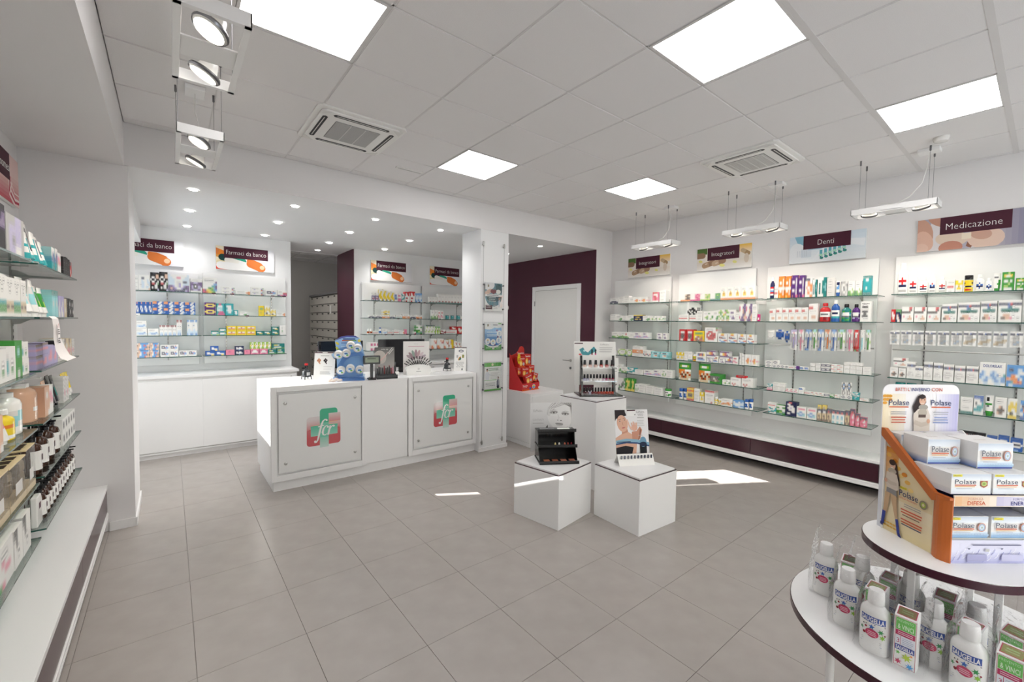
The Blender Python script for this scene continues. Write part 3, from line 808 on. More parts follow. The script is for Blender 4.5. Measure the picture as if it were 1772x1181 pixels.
M_DRW = principled('drawer_steel', (0.60, 0.575, 0.52), 0.45)
t = thing('drawer_cabinet', 'tall beige medicine drawer cabinet in the dim passage', 'cabinet', (2.47, 8.27, 0))
b = MB(); b.box(0, .8, 0, 2.05, 0, 2.20, '4a4742', M_CARTON); b.box(-.03, .8, -.03, 0, 0, 2.235, 'w', M_TRIM); b.box(-.025, .8, 0, 2.07, 2.20, 2.235, 'G', M_CARTON); b.build('carcass', t)
for r_ in range(13):
    z0 = .03 + r_ * .166
    for c_ in range(5):
        y0 = .01 + c_ * .408
        b = MB(); b.box(-.018, 0, y0, y0 + .406, z0, z0 + .150, 'w', M_DRW)
        d = b.build('drawer', t)
        b = MB(); b.box(-.026, -.016, y0 + .16, y0 + .24, z0 + .118, z0 + .14, 'k', M_CARTON); b.build('grip', d)
b = MB(); b.box(-.022, -.019, .42, .52, 1.82, 1.98, 'w', M_PAPER); b.build('paper_note', t)

# ------------------------------------------------------------------ sales counter
t = thing('sales_counter', 'white sales counter with two glass logo panels', 'counter', (.745, 4.64, 0))
W_, D_, H_ = 2.365, .82, 1.03
b = MB(); b.box(.02, W_, .02, D_ - .02, 0, .10, 'w', M_LAM); b.build('plinth', t)
def glassblock(x0, x1, lab, nm):
    b = MB(); f = .05
    b.box(x0, x1, .012, D_, .10, H_ - .035, 'w', M_LAM); b.build('carcass', t)
    b = MB()
    b.box(x0, x0 + f, -.012, .02, .10, H_, 'w', M_LAM); b.box(x1 - f, x1, -.012, .02, .10, H_, 'w', M_LAM)
    b.box(x0 + f, x1 - f, -.012, .02, H_ - f, H_, 'w', M_LAM); b.box(x0 + f, x1 - f, -.012, .02, .10, .10 + f * 1.2, 'w', M_LAM)
    b.build('frame', t, bevel=.0015)
    b = MB(); b.box(x0, x1, .02, D_, H_ - .035, H_, 'w', M_LAM); b.build('top', t, bevel=.0015)
    g = MB(); px0, px1, pz0, pz1 = x0 + .065, x1 - .065, .18, H_ - .075
    g.box(px0, px1, -.010, -.004, pz0, pz1, 'w', M_FROST); g = g.build('glass_panel', t, bevel=.001); g['label'] = 'frosted glass panel with a red and green logo'
    for sx in (px0 + .06, px1 - .06):
        for sz in (pz0 + .09, pz1 - .09):
            s = MB(); s.lathe([(.011, -.006), (.014, -.004), (.014, .004), (.009, .018)], 14, 'g', M_METAL, T=lambda p: (sx + p[0], -.014 + p[2], sz + p[1])); s.build('standoff', g, smooth=True)
    # logo: cross-shaped green F over a red square, white italic letters
    cx, cz = (px0 + px1) / 2 + .02, .56
    L = Art(T=lambda p: (cx - .165 + p[0], p[1], cz - .16 + p[2]), y=-.0106, step=.00006, mat=principled('logo_print', None, .08, attr=True, coat=.5))
    S = .33
    L.rrect(0, 0, S, .30, .03, 'd9d0cf')
    L.grad(.0, .15, S, .27, 'c96a6c', 'd9cfce', 10); L.rrect(0, 0, S, .17, .03, 'c64f56'); L.grad(0, .08, S, .16, 'c64c53', 'c8686b', 6)
    L.rect(.125, -.02, .212, .35, '8fc7b6'); L.grad(.125, -.025, .212, .12, 'c4d8d0', '6fc2a6', 8); L.grad(.125, .12, .212, .30, '6cc0a4', '2fae86', 6); L.rrect(.125, .24, .30, .375, .03, '2fae86'); L.rect(.125, .20, .212, .30, '2fae86'); 
    L.rect(.212, .235, .305, .322, 'd2b6b4'); L.grad(.212, .235, .33, .322, 'cf8b8b', 'dccbc9', 6)
    L.rect(.212, .228, .30, .236, 'e0b592'); L.grad(.038, .10, .30, .205, '8fcdb8', '52b898', 8); L.rect(.125, .08, .212, .23, '6fc2a6')
    L.rect(.038, .205, .125, .211, 'e6c3a4'); L.rect(.212, .205, .30, .211, 'e6c3a4')
    wht = 'eceae8'
    L.ribbon([(.075, .045), (.078, .035), (.090, .034), (.105, .06), (.122, .13), (.138, .20), (.155, .245), (.175, .262), (.192, .258)], [.014, .014, .012, .016, .019, .019, .016, .010, .012], wht)
    L.ell(.080, .046, .011, .010, wht); L.ell(.192, .252, .010, .009, wht); L.ribbon([(.108, .192), (.165, .202)], .009, wht)
    L.ribbon([(.205, .180), (.196, .195), (.178, .190), (.160, .165), (.152, .130), (.158, .105), (.175, .098), (.195, .112)], [.010, .009, .010, .018, .020, .016, .010, .006], wht); L.ell(.203, .180, .010, .009, wht)
    L.ribbon([(.205, .098), (.215, .14), (.228, .192), (.210, .186)], [.019, .019, .016, .006], wht); L.ribbon([(.226, .155), (.240, .182), (.258, .190)], [.006, .009, .013], wht); L.ell(.262, .184, .011, .010, wht)
    L.build('logo_print', g)
glassblock(0, .925, 'left', 'a')
glassblock(1.42, W_, 'right', 'b')
b = MB(); b.box(.925, 1.42, .02, D_, .10, H_ - .02, 'w', M_LAM); b.box(.93, 1.415, .008, .02, .105, H_ - .02, 'w', M_LAM); b.build('middle_panel', t, bevel=.0015)
b = MB(); b.box(.925, 1.42, .008, D_, H_ - .02, H_, 'w', M_LAM); b.build('top', t, bevel=.001)
CT = 1.03

# low cabinet with the red display, right of the pillar
t = thing('low_cabinet', 'small white low cabinet in front of the white door, carrying the red display', 'cabinet', (3.77, 4.31, 0))
b = MB(); b.box(0, .62, .0, .62, .06, .73, 'w', M_LAM); b.build('carcass', t, bevel=.003)
b = MB(); b.box(.0, .62, .0, .62, 0, .055, 'w', M_LAM); b.box(.03, .59, -.006, .0, .09, .69, 'w', M_LAMG); b.build('plinth', t)

# ------------------------------------------------------------------ display cubes
def cube(x, y, rz, S, H, lab):
    t = thing('display_cube', lab, 'display stand', (x, y, 0), R(rz), 'white display cubes')
    # origin at the front corner; local x to the right edge, local y to the far left edge
    b = MB(); b.box(0, S, 0, S, 0, H, 'w', M_LAM); b.build('body', t, bevel=.0015)
    b = MB(); b.box(.001, S - .001, .001, S - .001, H, H + .005, 'w', M_BURGG); b.build('edge_band', t)
    b = MB(); b.box(.012, S - .012, .012, S - .012, H + .005, H + .018, 'w', M_LAM); b.build('top_board', t, bevel=.001)
cube(2.435, 2.42, 9.0, .485, .445, 'low white display cube carrying the black make-up tester')
cube(2.875, 1.965, -3.5, .485, .445, 'low white display cube carrying the card with the woman raising her hand')
cube(3.325, 2.80, 1.0, .50, .895, 'tall white display cube carrying the nail polish stand')

# ------------------------------------------------------------------ poster pockets on the pillar
t = thing('poster_cable_display', 'cable display with clear poster pockets on the pillar front', 'poster holder', (3.30, YB, 0))
for x in (-.165, .165):
    b = MB(); b.tube([(x, -.03, .12), (x, -.03, 2.69)], .0018, 6, 'G', M_METAL); w = b.build('cable', t)
    for z in (.10, 2.66):
        b = MB(); b.lathe([(.008, 0), (.012, .006), (.012, .05), (.006, .06)], 10, 'g', M_METAL, c=(x, -.03, z)); b.tube([(x, -.03, z + .02), (x, -.002, z + .02)], .006, 8, 'g', M_METAL); b.build('cable_anchor', w, smooth=True)
posters = []
for k, (z0, z1) in enumerate(((1.83, 2.20), (1.32, 1.69), (.785, 1.17))):
    b = MB(); b.box(-.145, .145, -.034, -.032, z0, z1, 'w', M_ACRYL); b.box(-.145, .145, -.0275, -.0265, z0, z1, 'w', M_ACRYL); p = b.build('poster_pocket', t)
    for x in (-.155, .155):
        for z in (z0 + .03, z1 - .03):
            b = MB(); b.lathe([(.009, -.010), (.011, -.006), (.011, .012)], 10, 'G', M_METAL, T=lambda q: (x + q[0], -.032 + q[2], z + q[1])); b.build('clamp', p)
def poster(lab, z0, z1, kind):
    w, h = .27, z1 - z0 - .012
    t = thing('poster', lab, 'poster', (3.30 - w / 2, YB - .0302, z0 + .006), 0, 'posters in the pillar display')
    b = MB(); b.box(0, w, 0, .0018, 0, h, 'w', M_PAPER); b.build('sheet', t)
    A = Art(y=0, step=.00004); A.clip = (0, 0, w, h)
    if kind == 0:
        A.ell(w * .5, h * .55, .135, .14, '5f8a96', 26); A.rect(0, h * .62, w, h * .80, '86a9b0'); A.grad(0, h * .60, w, h, '7fa4ac', '4f7580', 8)
        A.ell(.05, h - .02, .10, .07, 'eeecea'); A.ell(.05, h * .68, .07, .028, 'd9b9a6', rot=28); A.ell(.22, h * .8, .05, .07, '345a5e', rot=20); A.ell(.21, h * .70, .04, .03, 'e6e6e0')
        A.ell(.112, h * .71, .028, .026, '7c2733'); A.ell(.150, h * .71, .028, .026, '7c2733'); A.poly([(.088, h * .695), (.131, h * .60), (.174, h * .695)], '7c2733')
        A.rect(0, h * .52, w, h * .60, 'e8e6e3'); A.lines(.03, h * .555, .2, 1, .02, .008, 'G')
        A.poly([(.01, h * .52), (.26, h * .52), (.235, h * .40), (.18, h * .335), (.10, h * .33), (.04, h * .39)], '3f6064'); A.lines(.06, h * .47, .12, 3, .022, .007, 'c8d4d4')
        A.rect(.01, .02, .115, .075, '5b2a38'); A.lines(.02, .06, .08, 2, .018, .006, 'e8dada'); A.lines(.13, .07, .07, 3, .02, .005, 'g'); A.ell(.225, .10, .012, .05, 'cfd6dc'); A.ell(.225, .16, .009, .012, 'c79c86'); A.rect(.04, h - .05, .06, h - .022, '8a7a50')
    elif kind == 1:
        A.grad(0, .05, w, h * .82, '2f72b8', '8cbce0', 14); A.ell(.06, h - .01, .13, .08, 'f2f2f0'); A.ell(.20, h - .02, .10, .05, 'f2f2f0'); A.rect(0, h - .035, w, h, 'f2f2f0')
        A.lines(.03, h * .64, .20, 2, .035, .010, 'd7e8f6', .1); A.lines(.04, h * .50, .16, 1, .03, .008, 'd7e8f6', .1)
        A.poly([(0, .0), (w, 0), (w, .075), (.20, .035), (.14, .028), (.08, .035), (0, .075)], '4fa548'); A.ribbon([(0, .085), (.06, .055), (.135, .045), (.21, .055), (w, .085)], .012, 'w')
        for x, z in ((.05, .115), (.135, .10), (.225, .125), (.235, .215)):
            A.ell(x, z, .042, .042, 'w'); A.rect(x - .014, z - .024, x + .012, z + .022, 'c3d2e2'); A.rect(x - .014, z + .01, x + .012, z + .022, 'e5c35a' if x < .15 else 'b8c8d8')
        for x, z in ((.085, .085), (.165, .065), (.21, .17), (.195, .255)): A.ell(x, z, .013, .013, '6d3b6e')
        A.rect(.215, h - .018, w - .005, h - .006, '6cb54c'); A.lines(.13, h - .035, .08, 1, .02, .008, 'G'); A.rect(.04, h - .05, .06, h - .02, '8a7a50'); A.rect(.12, .008, .155, .045, 'f0e8e4'); A.lines(.02, .035, .08, 2, .014, .006, 'd8f0d0'); A.lines(.18, .035, .08, 2, .014, .006, 'd8f0d0')
    else:
        A.rect(0, h - .055, w, h - .005, '6fbf5e'); A.ell(.13, h - .03, .018, .018, 'e9e4c0'); A.lines(.06, h - .085, .17, 2, .02, .006, '6a9a62', .1, 'c'); A.lines(.10, h - .14, .16, 5, .018, .004, 'g')
        A.rect(0, h * .37, .20, h * .385, '6fbf5e'); A.rect(0, .0, w, .022, '6fbf5e'); A.lines(.02, .10, .16, 3, .017, .005, 'G', .2, 'c')
        A.ell(.048, .20, .034, .055, 'e4e6ea'); A.ell(.045, .272, .013, .018, 'd0a58c'); A.ell(.045, .283, .014, .010, '3b2c26'); A.poly([(.06, .21), (.10, .20), (.10, .215), (.07, .23)], 'dfe2e6'); A.rect(.02, .145, .075, .17, 'e4e6ea')
        A.poly([(.20, .04), (.245, .04), (.24, .12), (.235, .15), (.212, .15), (.20, .12)], '2c3550'); A.rect(.218, .07, .228, .145, 'e4e6ea'); A.ell(.224, .165, .010, .014, 'caa08a'); A.ell(.224, .173, .010, .008, '3b2c26'); A.rect(.205, .028, .24, .045, '1c1b1e')
    A.build('print', t)
poster('upper poster on the pillar, with a dark red heart', 1.83, 2.20, 0)
poster('middle poster on the pillar, blue with round product pictures', 1.32, 1.69, 1)
poster('lower poster on the pillar, white and green with two people', .785, 1.17, 2)

# ------------------------------------------------------------------ things on the counter
def card(lab, x, y, z, rz, w, h, tilt, draw, name='display_card', cat='display card', th=.003, group=None):
    t = thing(name, lab, cat, (x, y, z), R(rz), group)
    sn, cs = math.sin(R(tilt)), math.cos(R(tilt))
    T = lambda p: (p[0], p[1] * cs + p[2] * sn, p[2] * cs - p[1] * sn)
    b = MB(); b.box(0, w, 0, th, 0, h, 'w', M_PAPER, T); b.build('board', t)
    b = MB(); b.add([(w * .35, h * .62 * sn + th, h * .62 * cs), (w * .65, h * .62 * sn + th, h * .62 * cs), (w * .62, h * .62 * sn + h * .28, 0.001), (w * .38, h * .62 * sn + h * .28, 0.001)], [(0, 1, 2, 3)], 'W', M_PAPER)
    b.build('strut', t)
    A = Art(T=T, y=0); A.clip = (0, 0, w, h); draw(A, w, h); A.build('print', t)
    return t
def d_pins(A, w, h):
    A.rect(.0, h - .016, w, h - .004, 'd'); A.rect(w * .38, h - .014, w * .62, h - .006, 'W'); A.lines(w * .3, h - .05, w * .4, 1, .02, .008, 'g', 0)
    for dx, c_ in ((.02, 'c98a66'), (.09, '2a2426')):
        A.ribbon([(dx + .012, h * .66), (dx + .03, h * .74), (dx + .045, h * .70), (dx + .03, h * .62), (dx + .045, h * .56)], [.01, .02, .016, .018, .008], c_); A.ell(dx + .02, h * .68, .012, .012, c_)
    A.lines(w * .45, h * .45, w * .45, 2, .028, .009, 'W'); A.lines(w * .3, h * .26, w * .55, 2, .02, .007, 'g')
card('white card with two small crouching figures and a burgundy top band', 1.225, 5.03, CT, -33, .222, .31, 10, d_pins)
def d_sale(A, w, h):
    A.rect(0, h - .014, w, h - .004, 'd'); A.ell(w * .55, h - .055, .034, .018, 'n'); A.ell(w * .55, h - .055, .026, .011, 'w'); A.lines(w * .4, h - .058, w * .3, 1, .01, .006, 'n', 0)
    A.rect(w * .18, h * .55, w * .32, h * .66, 'g'); A.rect(w * .65, h * .55, w * .82, h * .68, '9a9a58'); A.ell(w * .45, h * .52, .014, .03, 'd08a3a', rot=-30); A.ell(w * .5, h * .50, .012, .02, '3f7f72', rot=-30)
    A.lines(w * .15, h * .36, w * .7, 2, .016, .006, 'g', .1); A.text('20%', w * .2, h * .16, .045, 'g', w=w * .6); A.ell(w * .7, h * .08, .010, .016, 'G')
card('white price promotion card leaning near the pillar on the counter', 2.965, 4.96, CT, -48, .165, .325, 8, d_sale)

def monitor(lab, x, y, rz, w, h, zt):
    t = thing('computer_monitor', lab, 'monitor', (x, y, CT), R(rz), 'computer screens on the counter')
    z1 = zt - CT; z0 = z1 - h
    b = MB(); b.box(-w / 2, w / 2, -.012, .018, z0, z1, 'k', M_GLOSS); b.build('housing', t, bevel=.003)
    b = MB(); b.box(-w / 2 + .012, w / 2 - .012, -.0135, -.011, z0 + .016, z1 - .012, 'w', M_SCREEN); b.build('screen', t)
    b = MB(); b.box(-.03, .03, .018, .045, .01, z0 + .12, 'k', M_GLOSS); b.lathe([(.11, 0), (.11, .008), (.03, .014)], 20, 'k', M_GLOSS, c=(0, .04, 0), sy=.8); b.build('stand', t)
monitor('black computer screen behind the blue sweets display', 1.575, 5.20, 4, .52, .32, 1.445)
monitor('black computer screen behind the fan of make-up pencils', 2.345, 5.22, -2, .62, .36, 1.455)
t = thing('phone_handset', 'dark cordless phone in its white base behind the make-up tester', 'phone', (2.115, 4.93, CT), R(-10))
b = MB(); b.box(-.05, .05, -.05, .05, 0, .05, 'W', M_GLOSS); b.build('base_station', t, bevel=.008)
b = MB(); b.box(-.022, .022, -.018, .012, .03, .17, 'k', M_GLOSS); b.build('handset', t, bevel=.008)

def dispenser(lab, x, y):
    t = thing('stamp_dispenser', lab, 'bottle', (x, y, CT), R(15), 'dark bottles with a red knob on the counter')
    b = MB(); b.lathe([(.036, .025), (.042, .03), (.042, .085), (.034, .10), (.016, .112), (.014, .13)], 18, '3a3c3f', M_GLOSS); b.build('body', t, smooth=True)
    b = MB(); b.lathe([(.018, .128), (.018, .15), (.012, .155)], 14, 'k', M_GLOSS); b.box(-.05, -.014, -.006, .006, .118, .132, 'k', M_GLOSS); b.build('neck', t)
    b = MB(); b.lathe([(.014, .153), (.019, .158), (.019, .172), (.012, .178)], 14, 'r', M_GLOSS); k = b.build('knob', t, smooth=True); k['label'] = 'red knob'
    for sx, sy in ((1, 1), (-1, 1), (1, -1), (-1, -1)):
        b = MB(); b.tube([(sx * .026, sy * .026, .05), (sx * .034, sy * .034, .03), (sx * .036, sy * .036, 0)], .005, 6, 'k', M_GLOSS); b.build('leg', t)
    b = MB(); b.box(-.018, .018, -.0435, -.042, .045, .08, 'g', M_CARTON); b.build('plate', t)
dispenser('dark bottle with a red knob at the counter end nearest the passage', 1.174, 5.11)
dispenser('dark bottle with a red knob near the pillar end of the counter', 2.90, 5.02)

# customer display on a pole
t = thing('price_display', 'black customer price display on a pole beside the sweets', 'till display', (1.748, 4.685, CT), R(-12))
b = MB(); b.box(-.042, .042, -.04, .04, 0, .02, 'k', M_GLOSS); b.build('base', t, bevel=.004)
b = MB(); b.box(-.016, .016, -.012, .012, .02, .19, 'k', M_GLOSS); b.build('pole', t, bevel=.003)
b = MB(); b.box(-.09, .09, -.022, .022, .175, .27, 'k', M_GLOSS); s = b.build('housing', t, bevel=.005)
b = MB(); b.box(-.072, .072, -.0245, -.021, .195, .252, '8f9c84', M_GLOSS); l = b.build('screen', s)
A = Art(y=-.0248); A.lines(-.05, .232, .09, 1, .02, .010, '55604c', 0); A.build('print', s)
b = MB(); b.tube([(-.02, .01, .03), (-.035, .03, .01), (-.04, .06, .006), (-.03, .11, .005)], .004, 6, 'k', M_GLOSS); b.build('cord', t)

# blue sweets display
t = thing('sweets_display', 'blue and white moulded sweets display with round white tubs', 'display', (1.385, 4.83, CT), R(-24))
b = MB()
def wave(x0, x1, y, z0, amp, ph, n=14, thick=.02):
    return [(x0 + (x1 - x0) * i / n, z0 + amp * math.sin(PI * (i / n) * 1.2 + ph)) for i in range(n + 1)]
b.prism([(0, 0), (.315, 0), (.315, .05), (.30, .055), (.22, .035), (.14, .03), (.06, .045), (0, .04)], 'y', -.04, .12, 'w', M_JELLY)
b.prism([(.01, 0), (.32, 0), (.31, .028), (.02, .028)], 'y', -.03, .11, '6fa6e0', M_GLOSS)
b.build('base_tray', t)
b = MB(); b.prism([(.01, .02), (.045, .02), (.075, .15), (.11, .21), (.17, .255), (.25, .27), (.325, .225), (.31, .28), (.26, .315), (.17, .30), (.08, .245), (.03, .15)], 'y', .035, .12, 'w', M_JELLY)
b.prism([(.0, .23), (.05, .30), (.14, .34), (.2, .35), (.2, .37), (.12, .37), (.03, .34), (-.03, .28)], 'y', .035, .12, 'w', M_JELLY); b.build('curved_tray', t)
b = MB(); b.prism([(.02, .03), (.29, .03), (.30, .30), (.25, .46), (.21, .485), (.12, .487), (.055, .475), (-.005, .43), (.01, .30)], 'y', .125, .13, '9fc4ea', M_PAPER); b.build('back_card', t)
A = Art(y=.1245); A.poly([(.0, .43), (.055, .475), (.12, .487), (.21, .485), (.25, .46), (.20, .468), (.12, .47), (.06, .455)], '5a5ea8'); A.ribbon([(.01, .36), (.03, .32), (.07, .30)], [.02, .03, .02], 'd9d85a'); A.ell(.02, .40, .022, .012, 'e9d54a', rot=-40)
A.grad(.07, .425, .22, .437, 'd94a3a', '4fae5a', 8, True); A.rect(.08, .442, .21, .455, '2a3a7a'); A.lines(.06, .40, .16, 1, .02, .008, '4a62a8'); A.ell(.25, .43, .016, .016, 'e9d54a'); A.lines(.06, .365, .14, 2, .022, .006, 'e4eef8'); A.build('print', t)
def tub(lab, x, z, y, s=1.0):
    a = R(-24); wx = 1.385 + x * math.cos(a) - y * math.sin(a); wy = 4.83 + x * math.sin(a) + y * math.cos(a)
    t = thing('sweets_tub', lab, 'tub', (wx, wy, CT + z), R(-24), 'round white tubs in the blue sweets display')
    T = lambda p: (p[0], -.009 - p[2] * .94 - p[1] * .3, p[1] * .94 - p[2] * .3)
    b = MB(); b.lathe([(.034, -.03), (.044, -.022), (.046, .0), (.043, .016)], 20, 'w', M_GLOSS, T=T); b.build('body', t, smooth=True)
    b = MB(); b.lathe([(.044, .014), (.042, .024), (.030, .029)], 20, 'W', M_GLOSS, T=T); b.build('lid', t, smooth=True)
    A = Art(T=lambda p: (p[0], -.009 - .030 * .94 + p[1] - p[2] * .3, p[2] * .94 - .0095), y=0, mat=M_PAPER); A.ell(0, 0, .027, .027, 'e9f2fb'); A.ell(0, .006, .019, .012, '7fb0dc'); A.rect(-.016, .002, .016, .012, '3f72b8'); A.ell(.012, -.012, .012, .008, '7cc04c', rot=20); A.build('print', t)
for x, z, y, lab in ((.050, .285, -.002, 'white sweets tub beside the card on the upper tier of the blue display'), (.13, .30, -.002, 'white sweets tub second on the upper tier of the blue display'), (.175, .385, .0, 'white sweets tub highest up in the blue display'), (.245, .355, .0, 'white sweets tub on the upper tier nearest the price display'),
                     (.075, .112, .0, 'white sweets tub on the lower tier beside the white card'), (.170, .132, .0, 'white sweets tub in the middle of the lower tier'), (.268, .118, .0, 'white sweets tub on the lower tier nearest the price display')):
    tub(lab, x, z, y)
b = MB()
for k in range(7): b.lathe([(.002, 0), (.022, .006), (.026, .018), (.012, .026)], 9, 'f6ece6' if k % 2 else 'eddcd2', M_PAPER, c=(-.06 + k * .019, .012 * math.sin(k * 2.1), .012 * (k % 3 == 1)), sy=.7)
o = b.build('wrapped_sweets', smooth=True); tag(o, 'small heap of pale wrapped sweets in front of the blue display', 'sweets', loc=(1.37, 4.74, CT)); o['kind'] = 'stuff'

# black make-up tester on the counter
t = thing('makeup_tester', 'black make-up pencil tester with a grey photo card, on the counter middle', 'display', (1.805, 4.70, CT), R(-6))
b = MB(); b.box(0, .235, -.035, .07, 0, .018, 'k', M_GLOSS); b.box(.0, .235, -.035, -.03, 0, .045, 'k', M_GLOSS); b.box(.01, .225, -.01, .05, .018, .055, 'k', M_GLOSS); b.build('tray', t, bevel=.002)
b = MB(); b.box(.0, .225, .06, .064, .018, .355, 'a8a6a4', M_PAPER); b.build('back_card', t)
A = Art(y=.0598); A.grad(.0, .12, .225, .355, 'bdbab6', '6f6d6c', 12); A.ell(.06, .24, .07, .08, 'cfc8c0', rot=20); A.ribbon([(.06, .20), (.12, .255), (.15, .30)], [.02, .012, .004], 'e3c3bd'); A.ribbon([(.15, .285), (.20, .35)], .006, 'w'); A.ribbon([(.16, .275), (.213, .335)], .006, 'w'); A.text('make up', .07, .325, .016, 'w', w=.08); A.build('print', t)
for k in range(11):
    b = MB(); b.tube([(.02 + k * .0195, .01, .03), (.018 + k * .0195, .02, .12 + .02 * (k % 3 == 1))], .0052, 8, ['k', 'k', 'G', 'k', 'R', 'k', '3a3234', 'k', 'R', 'p', 'k'][k], M_GLOSS)
    b.lathe([(.0052, 0), (.0012, .012)], 8, ['w', 'p', 'k', 'G', 'R', 'W', 'k', 'R', 'W', 'p', 'a'][k], M_GLOSS, c=(.018 + k * .0195, .02, .12 + .02 * (k % 3 == 1))); b.build('pencil', t)
# fan of brushes / pencils
t = thing('pencil_fan_display', 'white display box with black pencils fanned out and a pink petal card', 'display', (2.217, 4.88, CT), R(-10))
n = 16
pts = [(.03, 0), (.32, 0)] + [(.175 + .158 * math.cos(R(a)), .075 + .055 * math.sin(R(a))) for a in [180 * i / n for i in range(n + 1)]]
b = MB(); b.prism(pts[:2] + pts[2:], 'y', -.05, .02, 'w', M_PAPER); b.build('holder', t)
b = MB(); b.box(0, .325, .025, .03, 0, .41, 'efebe8', M_PAPER); b.build('back_card', t)
A = Art(y=.0248)
for k, (a, c_) in enumerate(((150, 'b4a2a8'), (132, 'a98f94'), (112, '9cb0a4'), (92, 'b0939a'), (72, 'c9a8ac'), (50, 'e0d0d4'), (30, 'c2b4bc'))):
    ax, az = .16 + .085 * math.cos(R(a)), .17 + .085 * math.sin(R(a)); A.ell(ax, az, .055, .018, c_, rot=a)
A.lines(.06, .345, .2, 1, .03, .008, 'd8a8b8', 0); A.text('make up', .13, .375, .010, 'g', w=.05); A.build('print', t)
A = Art(y=-.0505); A.ell(.17, .075, .013, .013, 'g'); A.ell(.17, .075, .010, .010, 'W'); A.lines(.14, .04, .06, 1, .01, .008, 'g', 0); A.build('emblem', t)
for k in range(12):
    a = R(150 - k * 10.9)
    b = MB(); b.tube([(.175 + .08 * math.cos(a), -.012, .05 + .08 * math.sin(a)), (.175 + .20 * math.cos(a), -.012, .06 + .17 * math.sin(a))], .0058, 8, 'k', M_GLOSS)
    b.tube([(.175 + .145 * math.cos(a), -.0125, .0545 + .128 * math.sin(a)), (.175 + .155 * math.cos(a), -.0125, .0555 + .136 * math.sin(a))], .0063, 8, 'w', M_GLOSS); b.build('pencil', t)
b = MB()
for k in range(4): b.box(-.10, .10, -.07, .07, k * .0012, k * .0012 + .001, 'w' if k % 2 else 'W', M_PAPER)
tag(b.build('paper_sheets'), 'thin white sheets lying on the counter beside the pencil fan', 'paper', loc=(2.70, 5.05, CT), rz=R(20))

# ------------------------------------------------------------------ red display on the low cabinet
t = thing('heat_pad_display', 'red cardboard display stacked with red and orange packets, by the white door', 'display', (3.83, 4.56, .73), R(6))
DT = t
b = MB(); b.box(0, .36, 0, .26, 0, .10, 'r', M_CARTON); b.prism([(0, .10), (.26, .10), (.26, .52), (.10, .22)], 'x', 0, .006, 'r', M_CARTON); b.prism([(0, .10), (.26, .10), (.26, .42), (.10, .22)], 'x', .354, .36, 'r', M_CARTON)
b.build('tray', t)
b = MB(); n = 10
b.prism([(0, .10), (.30, .10), (.30, .50), (.295, .57), (.27, .605), (.235, .615), (.20, .60), (.17, .55), (.12, .51), (.05, .49), (0, .49)], 'y', .252, .258, 'c8352e', M_CARTON); b.build('header_card', t)
A = Art(y=.2515); A.text('ThermaCare', .15, .50, .026, 'w', .02, w=.14); A.lines(.16, .485, .12, 1, .01, .007, 'f0b8a8', 0); A.rect(.16, .40, .30, .47, 'dc5a2a'); A.build('print', t)
A = Art(y=-.0005); A.text('ThermaCare', .015, .06, .022, 'w', .02, w=.10); A.lines(.02, .045, .08, 1, .01, .006, 'f0b8a8', 0); A.rect(0, 0, .36, .022, 'e0622c'); A.ell(.17, .025, .018, .018, 'b'); A.ell(.24, .05, .032, .032, 'w'); A.ell(.24, .05, .028, .028, 'B'); A.rect(.215, .05, .265, .066, 'y'); A.ell(.35, .025, .014, .018, 'w'); A.build('front_print', t)
b = MB(); b.prism([(-.02 + .028 * math.cos(2 * PI * i / 16), .455 + .075 * math.sin(2 * PI * i / 16)) for i in range(16)], 'y', -.004, 0, 'e6c61e', M_CARTON, lambda p: (p[0], p[1] + .05, p[2])); tg = b.build('shelf_talker', t)
A = Art(y=.0455); A.ell(-.02, .44, .02, .022, 'r'); A.ell(-.02, .44, .011, .012, 'e6c61e'); A.build('print', tg)
def packet(x, y, z, rz, w, h, d, tilt, lab):
    a = R(6); wx = 3.83 + x * math.cos(a) - y * math.sin(a); wy = 4.56 + x * math.sin(a) + y * math.cos(a)
    t = thing('heat_pad_packet', lab, 'packet', (wx, wy, .73 + z), R(6 + rz), 'red packets in the cardboard display')
    c_, s_ = math.cos(R(tilt)), math.sin(R(tilt))
    T = lambda p: (p[0] * c_ - p[2] * s_, p[1], p[0] * s_ + p[2] * c_)
    b = MB(); b.box(-w / 2, w / 2, -d / 2, d / 2, 0, h, 'c9302c', M_CARTON, T); b.build('carton', t)
    A = Art(T=T, y=-d / 2, mat=M_CARTON); A.text('ThermaCare', -w * .42, h * .76, h * .14, 'w', .02, w=w * .8); A.ell(-w * .18, h * .38, w * .22, h * .30, 'f0a83a'); A.ell(-w * .2, h * .34, w * .12, h * .2, 'f6dc8a'); A.ell(w * .22, h * .3, w * .16, h * .16, 'g'); A.rect(-w / 2, 0, w / 2, h * .1, 'e0622c'); A.build('print', t)
k = 0
for (x, y, z, rz, w, h, d, tl, lab) in (
    (.125, .17, .32, 0, .13, .15, .09, 0, 'red packet at the back of the top row, left'), (.265, .19, .34, 0, .13, .16, .09, 0, 'red packet at the back of the top row, right'),
    (.05, .15, .22, 0, .07, .10, .09, 0, 'narrow red packet at the side of the middle row'), (.14, .11, .19, 0, .14, .13, .08, 0, 'red packet in the middle row, left'), (.285, .13, .21, 0, .12, .13, .08, 0, 'red packet in the middle row, right'),
    (.17, .035, .10, 0, .14, .125, .05, 16, 'tilted red packet in the front row, left'), (.268, .04, .125, 0, .10, .115, .05, -17, 'tilted red packet in the front row, right')):
    packet(x, y, z, rz, w, h, d, tl, lab)

